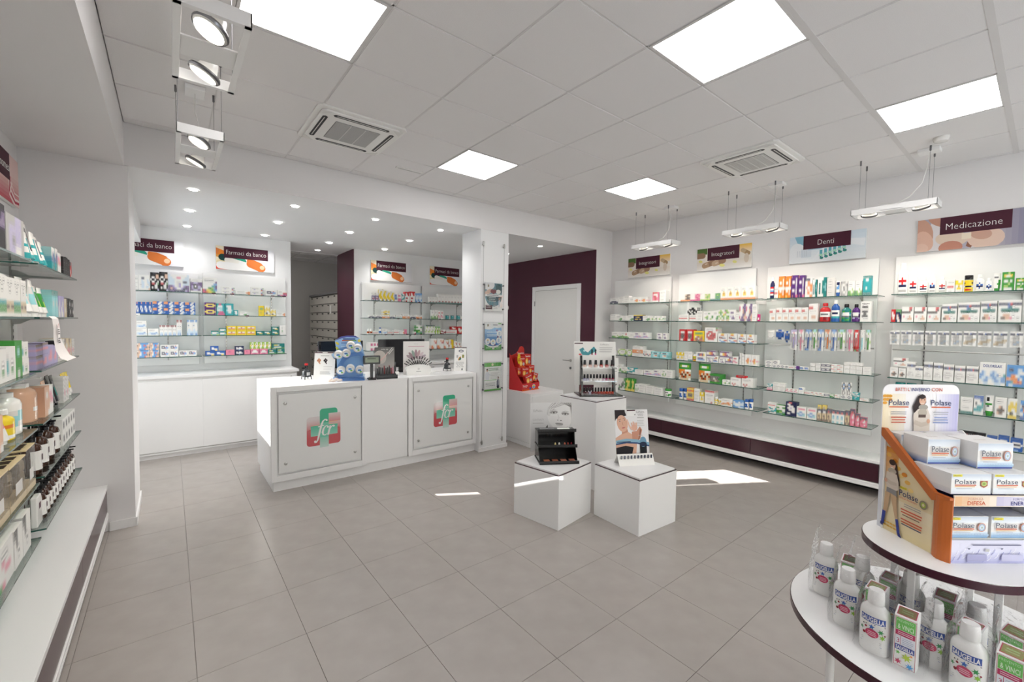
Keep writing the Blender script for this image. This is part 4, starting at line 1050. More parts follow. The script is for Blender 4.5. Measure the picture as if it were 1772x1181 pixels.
# ------------------------------------------------------------------ on the cubes
def d_face(A, w, h):
    A.rect(0, 0, w, h, 'd6d5d5'); A.grad(0, 0, w * .55, h, 'd0cfcf', 'e0dfdf', 8)
    T0 = A.T; A.T = lambda p: T0((w - (w - p[0]) * 1.0, p[1], h - (h - p[2]) * .68)); X, Z = w * .69, h * .56
    A.poly([(X - .115, 0), (w, 0), (w, .12), (X + .09, .10), (X - .02, .09)], 'dcdada')
    A.ell(X + .008, Z + .005, .118, .185, 'e6e4e3', 30, rot=8); A.ell(X + .004, Z + .10, .118, .095, 'e9e8e7', 26)
    A.poly([(X + .10, Z + .20), (w, Z + .23), (w, Z - .02), (X + .125, Z - .07), (X + .118, Z + .04)], 'cfcdcc')
    for k in range(6): A.ribbon([(X - .06 + k * .030, h - .004), (X - .105 + k * .012, Z + .13), (X - .118 + k * .004, Z + .04 - k * .006)], [.008, .005, .002], ['bcb9b8', '9a9796', 'c6c3c2', 'aaa7a6', 'cdcac9', 'b4b1b0'][k])
    for k in range(5): A.ribbon([(X + .03 + k * .02, h - .004), (X + .115 + k * .004, Z + .14), (X + .127, Z + .02 - k * .012)], [.006, .008, .003], ['aaa7a6', '7f7c7b', '8f8c8b', '6e6b6a', '9d9a99'][k])
    for ex, ez, rt in ((X - .050, Z + .062, 4), (X + .062, Z + .040, -10)):
        A.ell(ex, ez + .006, .040, .023, 'b5b2b1', rot=rt); A.ell(ex, ez + .001, .031, .015, '8b8887', rot=rt); A.ell(ex, ez - .001, .024, .010, 'dedcdb', rot=rt); A.ell(ex, ez, .0095, .0095, '6a6766'); A.ell(ex, ez, .0035, .0035, '2b2a2a')
        A.ribbon([(ex - .031, ez - .001), (ex - .012, ez + .011), (ex + .012, ez + .012), (ex + .031, ez + .002)], [.002, .005, .005, .003], '4b4847')
        A.ribbon([(ex - .038, ez + .030), (ex, ez + .042), (ex + .036, ez + .034)], [.003, .006, .002], 'b0acab')
    A.ribbon([(X - .012, Z + .045), (X + .000, Z - .005), (X - .004, Z - .030)], [.003, .006, .005], 'd3d1d0'); A.ell(X - .012, Z - .043, .008, .0045, '5c5a59', rot=-12); A.ell(X + .019, Z - .050, .009, .005, '5c5a59', rot=-8)
    A.ell(X + .002, Z - .092, .040, .013, 'aba7a6', rot=-9); A.ell(X + .004, Z - .108, .034, .013, 'bdbab9', rot=-7); A.ribbon([(X - .038, Z - .088), (X - .004, Z - .095), (X + .042, Z - .106)], [.002, .006, .002], '4c4948')
    A.ribbon([(X - .09, Z - .12), (X - .04, Z - .165), (X + .03, Z - .175), (X + .09, Z - .13)], [.002, .006, .007, .002], 'bab7b6')
    A.poly([(X - .145, .05), (X - .10, .12), (X - .075, .14), (X - .06, .10), (X - .02, .07), (X - .03, .02), (X - .12, .0)], 'd2d0cf'); A.poly([(X - .150, .07), (X - .112, .155), (X - .108, .11)], '4a4847')
    for k in range(3): A.ribbon([(X - .120 + k * .018, .05), (X - .085 + k * .018, .10)], .003, '8a8786')
    A.T = T0
    A.text('EuPhidra', w * .07, h - .085, .022, '9b9999', -.01, w=.085); A.text('CONTRASTI', w * .05, h - .17, .020, 'a09e9e', -.015, w=.105); A.lines(w * .05, h - .195, .105, 1, .02, .006, 'b2b0b0', 0)
_c = card('grey photo card of a woman\'s face behind the black make-up tester', 2.66, 3.03, .463, -31, .40, .46, 4, d_face)
t = thing('makeup_tester', 'black tiered make-up tester on the low cube, with four open palettes', 'display', (2.535, 2.79, .463), R(-31))
b = MB()
b.prism([(-.10, .0), (.13, .0), (.13, .26), (.02, .26), (.0, .14), (-.02, .115)], 'x', 0, .006, 'k', M_GLOSS); b.prism([(-.10, .0), (.13, .0), (.13, .26), (.02, .26), (.0, .14), (-.02, .115)], 'x', .334, .34, 'k', M_GLOSS)
b.box(0, .34, .124, .13, 0, .26, 'k', M_GLOSS); b.build('housing', t)
for nm, y0, y1, z, in (('tier', -.015, .125, .252), ('tier', -.06, .125, .125), ('tier', -.125, .125, .0)):
    b = MB(); b.box(-.006, .346, y0, y1, z, z + .012, 'k', M_GLOSS); b.box(-.006, .346, y0, y0 + .006, z, z + .03, 'k', M_GLOSS); b.build(nm, t, bevel=.002)
b = MB(); b.box(.03, .16, .0, .09, .264, .268, '6a6a6e', M_GLOSS); b.build('mirror', t)
b = MB(); b.box(.19, .30, .0, .08, .264, .27, 'w', M_PAPER); b.build('note_card', t)
for k in range(4):
    b = MB(); b.box(.035 + k * .075, .095 + k * .075, -.108, -.05, .013, .022, 'k', M_GLOSS); q_ = b.build('palette', t)
    b = MB(); b.box(.04 + k * .075, .09 + k * .075, -.103, -.055, .022, .026, ['b06a48', '9c5a40', 'c07a60', 'a8664e'][k], M_CARTON); b.build('powder', q_)
for k, (x, c_) in enumerate(((.15, 'd9c58a'), (.185, 'e0dcd4'), (.235, 'b5624a'), (.265, '9c3b34'), (.295, '7c1f2a'))):
    b = MB(); b.lathe([(.008, 0), (.008, .018), (.003, .03)], 10, c_, M_GLOSS, c=(x, -.035, .138)); b.build('lip_colour', t)

def d_hand(A, w, h):
    A.rect(0, 0, w, h, 'e9e7e8'); sk, s2 = 'd9ab94', 'c68f78'
    A.poly([(0, 0), (0, .14), (.06, .175), (.12, .19), (.17, .16), (.20, .09), (.19, 0)], sk); A.ell(.03, .05, .02, .05, sk)
    A.poly([(.155, .19), (.20, .195), (.235, .235), (.255, .205), (.235, .13), (.19, .09), (.16, .10)], s2); A.poly([(.235, .22), (.245, .20), (.225, .13), (.20, .09), (.225, .15)], '8a5a48')
    A.poly([(.005, h), (.09, h), (.11, h - .05), (.02, h - .08), (.0, h - .06)], '2b2226'); A.poly([(.06, .17), (.12, .19), (.11, .235), (.065, .215)], s2)
    A.ell(.068, .265, .050, .075, sk, 24, rot=12); A.poly([(.0, h), (.095, h), (.10, h - .03), (.055, h - .035), (.02, h - .06), (.0, h - .1)], '2b2226')
    for ex in (.045, .088): A.ell(ex, .285 + (ex - .045) * .25, .010, .0035, 'e6d6ce', rot=12); A.ell(ex, .285 + (ex - .045) * .25, .005, .005, '3a2a26'); A.ribbon([(ex - .014, .298 + (ex - .045) * .25), (ex + .012, .304 + (ex - .045) * .25)], .003, '4a3430')
    A.ribbon([(.072, .275), (.070, .255), (.078, .250)], .003, 'b5806a'); A.ell(.078, .228, .016, .006, 'c06a6a', rot=10)
    for k in range(4): A.ribbon([(.165 + k * .012, .22), (.155 + k * .016, .27 + .01 * (k == 1))], .012, 'e3b9a4')
    A.ell(.18, .225, .03, .028, 'e0b09c'); A.ribbon([(.155, .21), (.13, .25), (.115, .30)], [.014, .012, .008], 'e3b9a4')
    A.poly([(0, .0), (0, .055), (.09, .07), (.165, .055), (.15, 0)], '1d1a20'); A.ribbon([(0, .10), (.10, .115), (.20, .105), (w, .075)], .034, '86afc4'); A.ribbon([(0, .085), (.10, .098), (.20, .09), (w, .062)], .012, '2a4474')
    A.rect(.225, .0, .29, .085, '14181f'); A.ell(.2575, .10, .032, .045, '6f9ab4'); A.ell(.2575, .08, .034, .02, '1d2a44'); A.lines(.01, .10, .13, 1, .01, .008, '42566a', 0)
    A.rect(.115, h - .012, .195, h - .002, 'd'); A.rect(.115, h - .055, .195, h - .014, 'f2f1f0'); A.ell(.19, h - .045, .006, .006, 'G')
    A.text('EuPhidra', .205, h - .03, .018, '9b9999', w=.075); A.text('VISO', .215, h - .055, .018, 'a8a6a6', w=.055); A.lines(.21, h - .075, .065, 1, .02, .007, 'g', 0); A.lines(.208, h - .10, .075, 4, .014, .0035, 'g'); A.lines(.21, .155, .06, 1, .01, .004, 'g')
t = card('white card of a dark-haired woman holding out her hand, on the low cube', 3.055, 2.335, .463 + .075, -28, .315, .385, 9, d_hand)
t = thing('nail_bottle_strip', 'white folded card holder with ten tiny bottles below the woman card', 'display', (3.02, 2.30, .463), R(-28))
b = MB(); b.prism([(-.055, 0), (-.052, .0), (.0, .082), (.055, .0), (.058, 0), (.002, .088), (-.002, .088)], 'x', 0, .33, 'w', M_PAPER); b.build('holder', t)
for k in range(10):
    b = MB(); b.tube([(.025 + k * .031, -.035, .058), (.033 + k * .031, -.020, .078)], .0075, 8, '3a3f52' if k % 2 else '50525c', M_GLOSS); b.build('sample_bottle', t)
A = Art(T=lambda p: (p[0], -.0545 + p[2] * .64 + p[1], p[2] * 1.0)); A.text('EuPhidra', .13, .018, .016, 'g', w=.08); A.build('lettering', t)

# nail polish stand
t = thing('nail_polish_stand', 'black three-tier nail polish stand with a white header card', 'display', (3.415, 3.10, .913), R(-33))
NP = t
T_ = lambda p: (p[0], p[1] + p[2] * .16, p[2])
b = MB(); b.box(-.02, .45, -.06, .20, 0, .012, 'k', M_GLOSS); b.build('base', t, bevel=.003)
for x in (0.005, .36):
    b = MB(); b.prism([(-.03, .01), (.04, .01), (.065, .43), (.045, .43)], 'x', x, x + .022 if x < .1 else x + .02, 'k', M_GLOSS); b.build('side_panel', t)
b = MB(); b.box(-.03, .44, .125, .13, .10, .575, 'w', M_PAPER, lambda p: (p[0] + (.0 if p[2] < .3 else -.01), p[1] + p[2] * .05, p[2])); b.box(.37, .445, .09, .094, .03, .40, 'w', M_PAPER); hb = b.build('header_card', t)
A = Art(T=lambda p: (p[0], .125 + p[1] + p[2] * .05 - .0008, p[2])); A.rect(-.035, .55, .06, .56, 'd'); A.ribbon([(.04, .50), (.07, .45), (.12, .44), (.16, .47), (.20, .50)], [.05, .055, .03, .045, .055], '4f98a2'); A.ell(.075, .475, .012, .012, 'b8e0e2'); A.rect(.155, .44, .17, .49, '1c1b1e'); A.rect(.195, .44, .21, .49, '1c1b1e'); A.rect(.155, .43, .17, .445, 'R'); A.rect(.195, .43, .21, .445, 'm'); A.ell(.03, .435, .018, .008, 'r')
A.text('EuPhidra', .255, .535, .018, 'b5b3b2', w=.10); A.lines(.245, .505, .15, 3, .022, .008, 'cfcdcc', .1); A.build('print', hb)
A = Art(T=lambda p: (p[0], .0895 + p[1], p[2])); A.lines(.38, .28, .05, 2, .03, .006, 'g', 0); A.ribbon([(.395, .09), (.435, .115)], .008, 'd'); A.build('side_print', hb)
tiers = ((.012, 'bottom', ['5a2430', '6a4a50', 'c9c4d8', '7c3038', '8a3a3a', 'a83a32', 'c04a34', 'c85038', 'c8482c', 'd04a30', 'c4442c']),
         (.155, 'middle', ['8a86a8', 'a8a4bc', 'e8e4e0', 'e0dcd8', 'dcd0cc', 'e6dcd8', 'c49ab0', 'a83a68', 'a02c50', '8c2038']),
         (.300, 'top', ['d8b8a8', 'dcb4a8', 'd8b0a0', 'b8342c', 'b0302c', '4a1a20']))
for z, nm, cols_ in tiers:
    b = MB(); b.box(.02, .385, -.035, .085, z - .002 + (.0 if z > .05 else .002), z + .008, 'W', M_ACRYL); b.box(.0, .39, -.042, -.038, z, z + .028, 'W', M_ACRYL); b.build('acrylic_tier', NP)
    n_ = len(cols_); big = n_ < 8
    for k, c_ in enumerate(cols_):
        x = .04 + (.31 if not big else .30) * k / (n_ - 1); y = -.012
        a = R(-33); wx = 3.415 + x * math.cos(a) - y * math.sin(a); wy = 3.10 + x * math.sin(a) + y * math.cos(a)
        t = thing('nail_polish_bottle', '%s nail polish bottle with black cap, %s from left on the %s tier' % (('lilac' if c_ in ('8a86a8', 'a8a4bc', 'c9c4d8') else 'pale' if c_[0] in 'ed' and c_ != 'd04a30' else 'red'), ORD[k], nm), 'nail polish', (wx, wy, .913 + z + .008), a, 'nail polish bottles on the black stand')
        s = 1.35 if big else 1.0
        b = MB(); b.lathe([(.0125 * s, 0), (.0145 * s, .003), (.0145 * s, .026), (.008 * s, .031)], 12, c_, M_GLOSS); b.build('bottle', t, smooth=True)
        b = MB(); b.lathe([(.0095 * s, .03), (.0115 * s, .033), (.0095 * s, .072 if not big else .078)], 12, 'k', M_GLOSS); b.build('cap', t, smooth=True)

# ------------------------------------------------------------------ shelf goods: front prints as small colour grids
ART = {  # rows from top to bottom | side colour | description
 'wtext': ('wwwwww/wGGGGw/wwwwww/wggggw/wwwwww/wgggww/wwwwww', 'w', 'white carton with grey print'),
 'wtextg': ('wwwwww/wwGwww/wwwwww/wwewww/wwGwww/wwwwww', 'w', 'white carton with tiny green mark'),
 'wplain': ('wwwwww/wwgggw/wwwwww/wwwwww', 'w', 'plain white carton'),
 'wnavyb': ('wwwwww/wwGGww/wwwwww/wnnnnw/nnnnnn/nnwnnn', 'w', 'white carton with navy base'),
 'worange': ('wwwwww/wwggww/wwooww/wooowp/wwoyww/wwwwww', 'w', 'white carton with orange motif'),
 'pinkred': ('rrrrrp/pwwwwp/prrpwp/pprrpp/pprrpp/wwwwww', 'p', 'pink and red carton'),
 'wgreen': ('wwwwww/wGGGww/wwwwww/wwwwee/wwweee/wwwwew', 'w', 'white carton with green corner'),
 'wgreenb': ('wwwwwww/wGGGwww/wwwwwww/wwwwlww/eelwwle/eeeleee', 'w', 'white carton with green base'),
 'wredgreen': ('wwwwwww/wGGwrww/wwwwrww/wlwwwww/eeelelw/eleeeee', 'w', 'white carton with red and green'),
 'navyyel': ('yyyyyy/nnnnnn/nbyynn/nnnnnn/nyynyn/nnnnnn', 'n', 'navy carton with yellow band'),
 'wleaf': ('wwwwww/wGGeww/wwwwww/wwlwwe/wlewwe/wwewlw/wwwwww', 'w', 'white carton with leaf print'),
 'wlav': ('wwwwww/wuuGww/wwwwww/wvvvpw/vvpvvv/wwwwww', 'w', 'white carton with lilac print'),
 'wpurp': ('wwwwww/wuuuww/wwwwww/wvwuww/wwuuuw/wwwwww', 'w', 'white carton with purple print'),
 'wpurpb': ('WwwwwW/wggggw/uuuuuu/uwuwuu/uurruu/uwuuwu', 'w', 'white and dark purple carton'),
 'wlimeoval': ('wwllllw/wlwwwwl/lwwGGwl/lwwwwwl/wlwwwll/wtllltt', 'w', 'white carton with lime oval'),
 'worangeb': ('wwwwwww/wGGGGww/wwwwwww/oooosoo/ooowsso/oooosso', 'w', 'white and orange carton'),
 'worangec': ('wwwwwww/wGGGwwo/wwwwwoo/wgggwso/wwwwwwo', 'w', 'white carton with orange end'),
 'wnavydot': ('wwwwwww/wGGGwww/wwwwwww/wnwrnwr/wwnwwnw/wwwwwww', 'w', 'white carton with navy dots'),
 'cyanw': ('cCCCCCC/cwnnnwC/CCCCCCC/CCwooCc/CCwwwCc/CCCCCCC', 'C', 'pale turquoise carton'),
 'tealw': ('ccwwwwc/wGGGwwc/wwwwwcc/wwccccc/ctttcww/twwwwww', 'c', 'teal and white carton'),
 'tealgw': ('ttttttt/cwwwwwc/cwwwwcc/lccccll', 't', 'teal carton with white label'),
 'tealyel': ('ttttttt/twwwwtt/tttyyyt/ttttttt', 't', 'teal carton with yellow swoosh'),
 'tealmag': ('ccmmccc/cwwwwcc/CCCCCcc/CwwCCcc/ccmmmmc/cmmmmmm', 'c', 'turquoise carton with magenta base'),
 'tealsw': ('ccccccc/cwwwwcc/ccwwwcc/cCwwwCc/ccCwwcc/ccccccc', 'c', 'turquoise carton with white shape'),
 'tealbox': ('tttttt/ccwwcc/cccccc/cccccc/ccwccc/cccccc/tttttt', 'c', 'turquoise carton'),
 'tealzig': ('ttttttt/tyywttt/ttttttt/twwwwtt/eeeeeee', 't', 'green-teal carton with yellow mark'),
 'tealtub': ('tttttt/tttttt/wwwwww/wGGGGw', 't', 'white tub with teal lid'),
 'wteal': ('wwwwww/wGGGGw/wwwwww/wwwwww/wgggww/wwwwww/tttttt', 'w', 'white carton with teal base'),
 'wtealt': ('ww/ww', 'w', 'white'),
 'wtealb': ('wwwwww/wGGGGw/wwwwww/ttttcc', 'w', 'white carton with teal stripe'),
 'wtealbt': ('wwww/wwww/wggw/wwww/wwww/wwww/wrRw/tttt', 'w', 'slim white carton with teal base'),
 'wtealv': ('wwwwtt/wwwttt/wGwttc/wGwtcc/wGwttc/wGwttt/wwwwtt', 't', 'white and dark teal carton'),
 'worangev': ('nnnnww/wwooww/wwoooo/wowwoo/wwowoo/wwooww/wwwwoo', 'w', 'white carton with orange swirl'),
 'wgreyv': ('WWWWWW/WgGgWW/WgGgWW/WgGgWW/WWWWWW/WgggWW/WWWWWW', 'W', 'silver grey carton'),
 'greyswirl': ('GgggWW/gWwWgG/gwGgwg/gwgGwg/ggWwgW/GgggWW', 'g', 'grey carton with silver swirl'),
 'navybot': ('nnnn/nrrn/nwwn/nBBn/nrrn/nwwn/nnnn', 'n', 'navy slim bottle'),
 'wredband': ('wwwwwww/wGGGGGw/wwwwwww/rrrrrrw/wwwwwww/wgggwww', 'w', 'white carton with red band'),
 'wredline': ('wwwwww/rrrwww/wggggw/wwwwww/wwsssw/wwwwww', 'w', 'white carton with red line'),
 'orangebrush': ('qooooo/ooooWo/owwoWo/ooooWo/wwwwWw/owwoWo/ooooWo/oyoooo', 'o', 'orange toothbrush carton'),
 'purpbrush': ('Ruuuuu/uuuuWu/uwwuWu/uuuuWu/uuuuvu/uwwuWu/uuuuWu/uRuumm', 'u', 'purple toothbrush carton'),
 'wbluev': ('wwww/wnnw/wwBw/wBBw/wBBw/wwww/bbbb', 'w', 'white tube with blue cap'),
 'redbot': ('rrrr/wwww/wGGw/wwww/rrRr/rrRr', 'r', 'red mouthwash bottle'),
 'bluebot': ('bbbb/wwww/wnnw/wwww/cccc/bbbb', 'b', 'blue mouthwash bottle'),
 'greenbot': ('tete/cwwc/CwwC/tGGt/eete/ttet', 't', 'green mouthwash bottle'),
 'purpbot': ('uuuu/vwwv/uwwu/uGGu/vvuv/uuuu', 'u', 'purple mouthwash bottle'),
 'wvert': ('wwwwwww/wwGGwww/wkkkkww/wGGGGww/wkkkkww/wwkkwww/wkkkkww/wwGGGww/wwwwwww', 'w', 'white carton with vertical lettering'),
 'flosspk': ('wwww/gwwg/wkkw/gwwg/wwww', 'w', 'round white floss pack'),
 'flossbl': ('wbbw/bwwb/bnwb/bwwb/wbbw', 'b', 'blue floss pack'),
 'brushpu': ('vvvvv/vwpww/wwpwv/vwpwv/vwvwv/wwGwv/wwGww/wwgww', 'w', 'lilac toothbrush pack'),
 'brushpk': ('vpppw/wwpww/wwpww/wwmww/pwmwp/wwGww/wwGww/wwpww', 'w', 'pink toothbrush pack'),
 'brushbl': ('bBBBb/wwBww/wwbww/BwbwB/wwbww/wwGww/wwwww/bBBww', 'w', 'blue toothbrush pack'),
 'brushgn': ('eCCCe/wwlww/wwlww/lweww/wwewl/wwGww/wwlww/wwwww', 'w', 'green toothbrush pack'),
 'brushor': ('ooqow/wwoww/wwoww/owoww/wwowo/wwGww/wwGww/wwwww', 'w', 'orange toothbrush pack'),
 'brushrd': ('RrrrR/rwwwr/rwtwr/rwtwr/rwRwr/rwwwr/rrrrr/ReerR', 'r', 'red toothbrush pack'),
 'brushwt': ('gwwwg/wwWww/wwCww/wwCww/wwWww/wwGww/wwwww/Cwwww', 'w', 'white toothbrush pack'),
 'wnavyoval': ('wwwwwww/wwnnnww/wnwwwnw/wwnnnww/wwwwwww', 'w', 'white carton with navy oval'),
 'wnavyband': ('wwwwww/nnnnnn/nwwwwn/nnnnnn/wwwwww', 'w', 'white carton with navy band'),
 'wnavyred': ('nnnnnn/nrrrnn/wwwwww/wCBCww/wCCCww/wwwwww/wCCCww', 'w', 'white carton with navy and red top'),
 'wgrey': ('wwwwww/wGGGGw/wwwwww/ggggww/wwwwww', 'w', 'white carton with grey stripe'),
 'purpw': ('wwuuuu/wuuuuu/wwuuuu', 'u', 'purple-ended toothpaste carton'),
 'bluew': ('wwwwww/bbbbww/bBBbww/bbbbbw/wwwwww', 'w', 'white carton with blue label'),
 'pinkw': ('wwwww/pmmpw/wwwww/pmmmp/ppppp', 'p', 'pink and white carton'),
 'pinkw2': ('ppppppp/mmwwwmm/mwwwwwm/ppmmmpp', 'p', 'deep pink carton with white lettering'),
 'pinkbox': ('ppppppp/ppmmppp/ppppppp/ppppppp', 'p', 'light pink carton'),
 'pinkpl': ('mmm/mwm/mwm/mmm', 'm', 'small magenta jar'),
 'greenw': ('wwwwww/eewwee/wwwwww/eeeeww/eelltt/ttttee', 'e', 'green and white carton'),
 'bluefig': ('wwkkww/wkBBkw/kkwwkk/wkBBkw/wwkkww/wkWkww/wkwwkw/wkwkww', 'w', 'white cut-out with a dark blue figure'),
 'navywsw': ('nnrrnnn/nwwnnnn/nnwwwnn/nwwvwwn/nnwwwwn/nnnnwwn/nwwnnnn/nnnnnnn', 'n', 'navy carton with white swoosh'),
 'wbluesw': ('wwwwwww/wpppppw/wwwwwww/wwBBwww/CBiiBCw/wCBBCCw/wwwwwww', 'w', 'white carton with blue swirl'),
 'goldtop': ('yyyyy/yGGyy/nnnnn/nwwwn/hhhhh/haahh/hhahh/aaaaa', 'h', 'gold carton with yellow and navy top'),
 'goldnavy': ('nnnnn/nrrnn/hhhhh/haahh/hhahh/aahaa', 'h', 'gold and navy carton'),
 'redsal': ('nnnnn/nrrrn/rppwr/ppwwp/prppp/pppwp/rpppr', 'p', 'salmon carton with navy top'),
 'wredcross': ('wwwww/wwrww/wrrrw/wwrww/wnnnw/wwwww/wgggw', 'w', 'white disinfectant bottle with red cross'),
 'wcrossbl': ('wwwww/wwrww/wbwbw/wnnnw/wwwww/wgggw', 'w', 'white spray bottle with small red and blue marks'),
 'wbluering': ('wwwww/wwbww/wbwbw/wnnnw/wwbww/wwwww', 'w', 'white bottle with blue ring logo'),
 'yelbot': ('yyyy/kyyk/yyyy/wkkw/yyyy/yrry', 'y', 'yellow pot with black lid'),
 'yelw': ('yywwy/yyyyy/wwGww/wyyyw/wwwww', 'y', 'yellow and white'),
 'yelwt': ('wwwww/wyywy/yyyyy/yywwy/wkkww/yyyyy', 'w', 'pale yellow and white carton'),
 'yelbox': ('yyyyy/yeeey/yyyyy/yGGyy/yyyyy', 'y', 'yellow carton'),
 'yelprint': ('yyyyyyy/yeeeeey/yyyyyyy/ywqayqy/yaqwqay/oqaaqqo', 'y', 'yellow carton with brown picture'),
 'yelflower': ('wwwwwww/wGGGwww/wwwywww/wwyqyww/wwyyyww/wwwwwww/ooooooo', 'w', 'white carton with yellow flower'),
 'yelmoon': ('wwwwww/wwyyyw/wyyyww/yyyyww/yyyyyw/wyyyyy/nwwwyn', 'y', 'white carton with yellow crescent'),
 'yelpurp': ('uuuuuuu/uyyyyyu/yyGGGyy/uyyyyyu/uuuuuuu', 'u', 'dark purple carton with yellow oval'),
 'yelband': ('yyyyyyy/ywwqwwy/yoooooy/yyyyyyy', 'y', 'amber yellow carton'),
 'yelred': ('yyyyyy/orrroo/yyyyyy/ykaaky/yakkay/yyyyyy/rrrrrr', 'o', 'yellow-orange carton with dark picture'),
 'yelred2': ('wwyyy/wwryy/wwyyy/rwwyy/wwwyy', 'y', 'white and yellow carton'),
 'spiceo': ('wwwhaa/wwwaah/wwwhka/wwwaka/oooooo', 'w', 'white carton with brown spice picture'),
 'spicem': ('wwwpmp/wwwmpm/wwwmmp/wwwpmm/mmmmmm', 'w', 'white carton with magenta picture'),
 'spiceg': ('wwwlhl/wwwhll/wwwlel/wwwhlh/llllll', 'w', 'white carton with pale green picture'),
 'spicet': ('wwweee/wwwele/wwwete/wwweee/tttttt', 'w', 'white carton with dark green picture'),
 'bwphoto': ('wwwkkww/wkkkkkw/kwkwkkk/kkwkkwk/wkkwkkw', 'k', 'black and white photo carton'),
 'leafy': ('wlwwelw/lelwpel/wewylww/lwelwle/wlwewel/hwhhwhh', 'w', 'carton covered in leaf drawings'),
 'purplady': ('wwwwuu/mwwuuu/mwwsuu/wwwsku/wwwuus/mwuuss/wuuuus', 'w', 'purple carton with a figure'),
 'reddark': ('rrrrr/rwwwr/rRkRr/rkkkr/rRkRr/rwwrr', 'r', 'red carton with dark picture'),
 'redtop': ('rRRRr/rrrrr', 'r', 'flat red carton'),
 'redw': ('rrrrrr/rwwrrr/rwwwwr/rrwwor/rrrrrr', 'r', 'red carton with white print'),
 'redsw': ('rrrrrrr/rwwrrrw/rwwwrrw/wwwwwww/wGGGwww/wwwwwww/wrrwwww', 'r', 'red and white carton'),
 'redtopw': ('rr/ww', 'w', 'white'),
 'wredtop': ('rrrrrr/wwwwww/wGGGGw/wwwwww/wwggww/wwwwww/wwwwrw', 'w', 'white carton with red top'),
 'wredtopn': ('RRwRR/wwwww/wGwGw/wwwww/wiiiw/wBiBw', 'w', 'slim white carton with red top'),
 'wreddots': ('wwwwwwww/wGGGGGww/wwwwwwww/wwwwwwww/wrwrwwww/wwrwwgww', 'w', 'white carton with red dots'),
 'wredcirc': ('wwwwwwwe/wGGGGwwr/wwrrrwww/wrrgrrrw/wrgrrRrw/wrrrrrrw/wwrrrrww/wwwwwwww', 'w', 'white carton with red circles'),
 'wredcnr': ('wwwwwrrw/wwwwwrkw/kkkkkkww/wwwwwwww/wpwwgsww/wwwgsssw/wwwwwwww', 'w', 'white carton with a thin black line and red corner'),
 'wredcor': ('wwwwww/wwwowo/wwwwrr/wwwwww/ooww ww/rooww w'.replace(' ', ''), 'w', 'white carton with orange-red corner'),
 'wswoosh': ('wwwwwwww/wGGGGGww/wwwwwwww/wwwwoowo/wooooohw/oohhhoow/wwwwwwww', 'w', 'white carton with orange swoosh'),
 'wrain': ('wwwwwww/wnnruyw/wBrouyw/wwwwwww/wuuuuww/wBBBBBw/wwwwwww', 'w', 'white carton with rainbow bars'),
 'purptop': ('uuuuuuu/wwyorww/wwyoruw/uuuuuuu/wwwwwww', 'w', 'white carton with purple top and stripes'),
 'wpinkb': ('wwwwww/wrrrww/wwwwww/pppwww/pwpppw/wwwwww', 'w', 'white carton with pink base'),
 'navyw': ('nwww/nGww/nnww/nwww/nGww/nwww', 'w', 'white carton with navy edge'),
 'navybox': ('nnnnnnn/nwnwwnn/nwwwwwn/nnnBnnn', 'n', 'navy carton with white lettering'),
 'navygreen': ('eeeeee/nnnnne/nwsnnn/nwwsnn/nnwwsn', 'n', 'navy and green carton'),
 'greendark': ('eeeeeee/kkkkkke/kawakee/kaahake/eeeeeee', 'e', 'green and brown carton'),
 'greencit': ('eeelee/eywwye/eeeeee/ewwewe/eeelee/elleee/ewwwwe', 'e', 'green carton with yellow lettering'),
 'greencap': ('wwww/wkww/wwww/eeew/wGww/wwww/eeee', 'w', 'white tube with green cap'),
 'greenyel': ('eeleee/eyyyye/eelyle/eeyyle/elyeee/yyyyyy', 'e', 'green and yellow carton'),
 'greentop': ('tkktkk/wwllww/wwwwww/wllwww/llwwll/wwwwww', 'W', 'pale carton with dark green top'),
 'limew': ('eeeee/wllww/lkwkl/llwll/lwwwl', 'l', 'lime green and white carton'),
 'olivew': ('llwwl/lwGwl/yywwy/lwwwl/llwll', 'l', 'olive and white carton'),
 'wplant': ('wwwwwe/wwwwwe/wwwwkw/wwwkee/wkwkkw/weekwe/kkwwww', 'w', 'white carton with dark plant drawing'),
 'ltblue': ('BBBBBB/wBBwBi/iiiiii/iwwwii/BiiiBB/BBBiii', 'B', 'light blue carton'),
 'wltblue': ('wwwwwww/wGGGwww/wwwwwww/wiiiiBw/iiBBBii/wwwwwww', 'w', 'white carton with light blue print'),
 'wltbluev': ('BBwBB/wwwww/wGwww/wwwww/wiiww/iiiii/BiiBB', 'i', 'slim pale blue carton'),
 'wblueline': ('wwwwwwww/wnnnwrww/wnwnBBBw/wnnnrBBw/wwwwiiww/wwwwwwww', 'w', 'white carton with navy oval and blue print'),
 'wbluec': ('bbbbbb/wwwwbb/wkwwwc/wwcccc/cccccw/wwwwww', 'w', 'blue and white carton'),
 'bluewoval': ('bbobb/bbbbb/bwwbb/bwbwb/bbwwb/bbbbb', 'b', 'blue milk powder carton with white shape'),
 'bluemil': ('ooobbwwb/ooobwwbb/bbbbwBwb/BbbbbwwB/bbbbwwBb', 'b', 'blue milk carton with white and orange'),
 'bluezig': ('bbbbbbb/bwwbbbb/bwwwwwb/bbbbyyb', 'b', 'blue carton with white lettering'),
 'blueser': ('GGGGGG/bbbbbb/bwwwwb/wkkkkw/bwwwwb/bbbbbb/bbBBbb', 'b', 'blue carton with white oval'),
 'blueorg': ('BBBBBBBB/BnnBBiiB/BBBBBiww/BBoowiBB/osoooBwB/BBcooroB/BiiBBBBB', 'B', 'blue carton with orange picture'),
 'bluewt': ('BBBBB/wnnww/BBooB/wwBBw/bbbbb', 'B', 'blue and orange carton'),
 'babyblue': ('swssBBBBBBBBw/sasswBBrrBsss/ssswwBBBBBasa/wssBBBBBrssss', 'B', 'light blue wipes carton with baby pictures'),
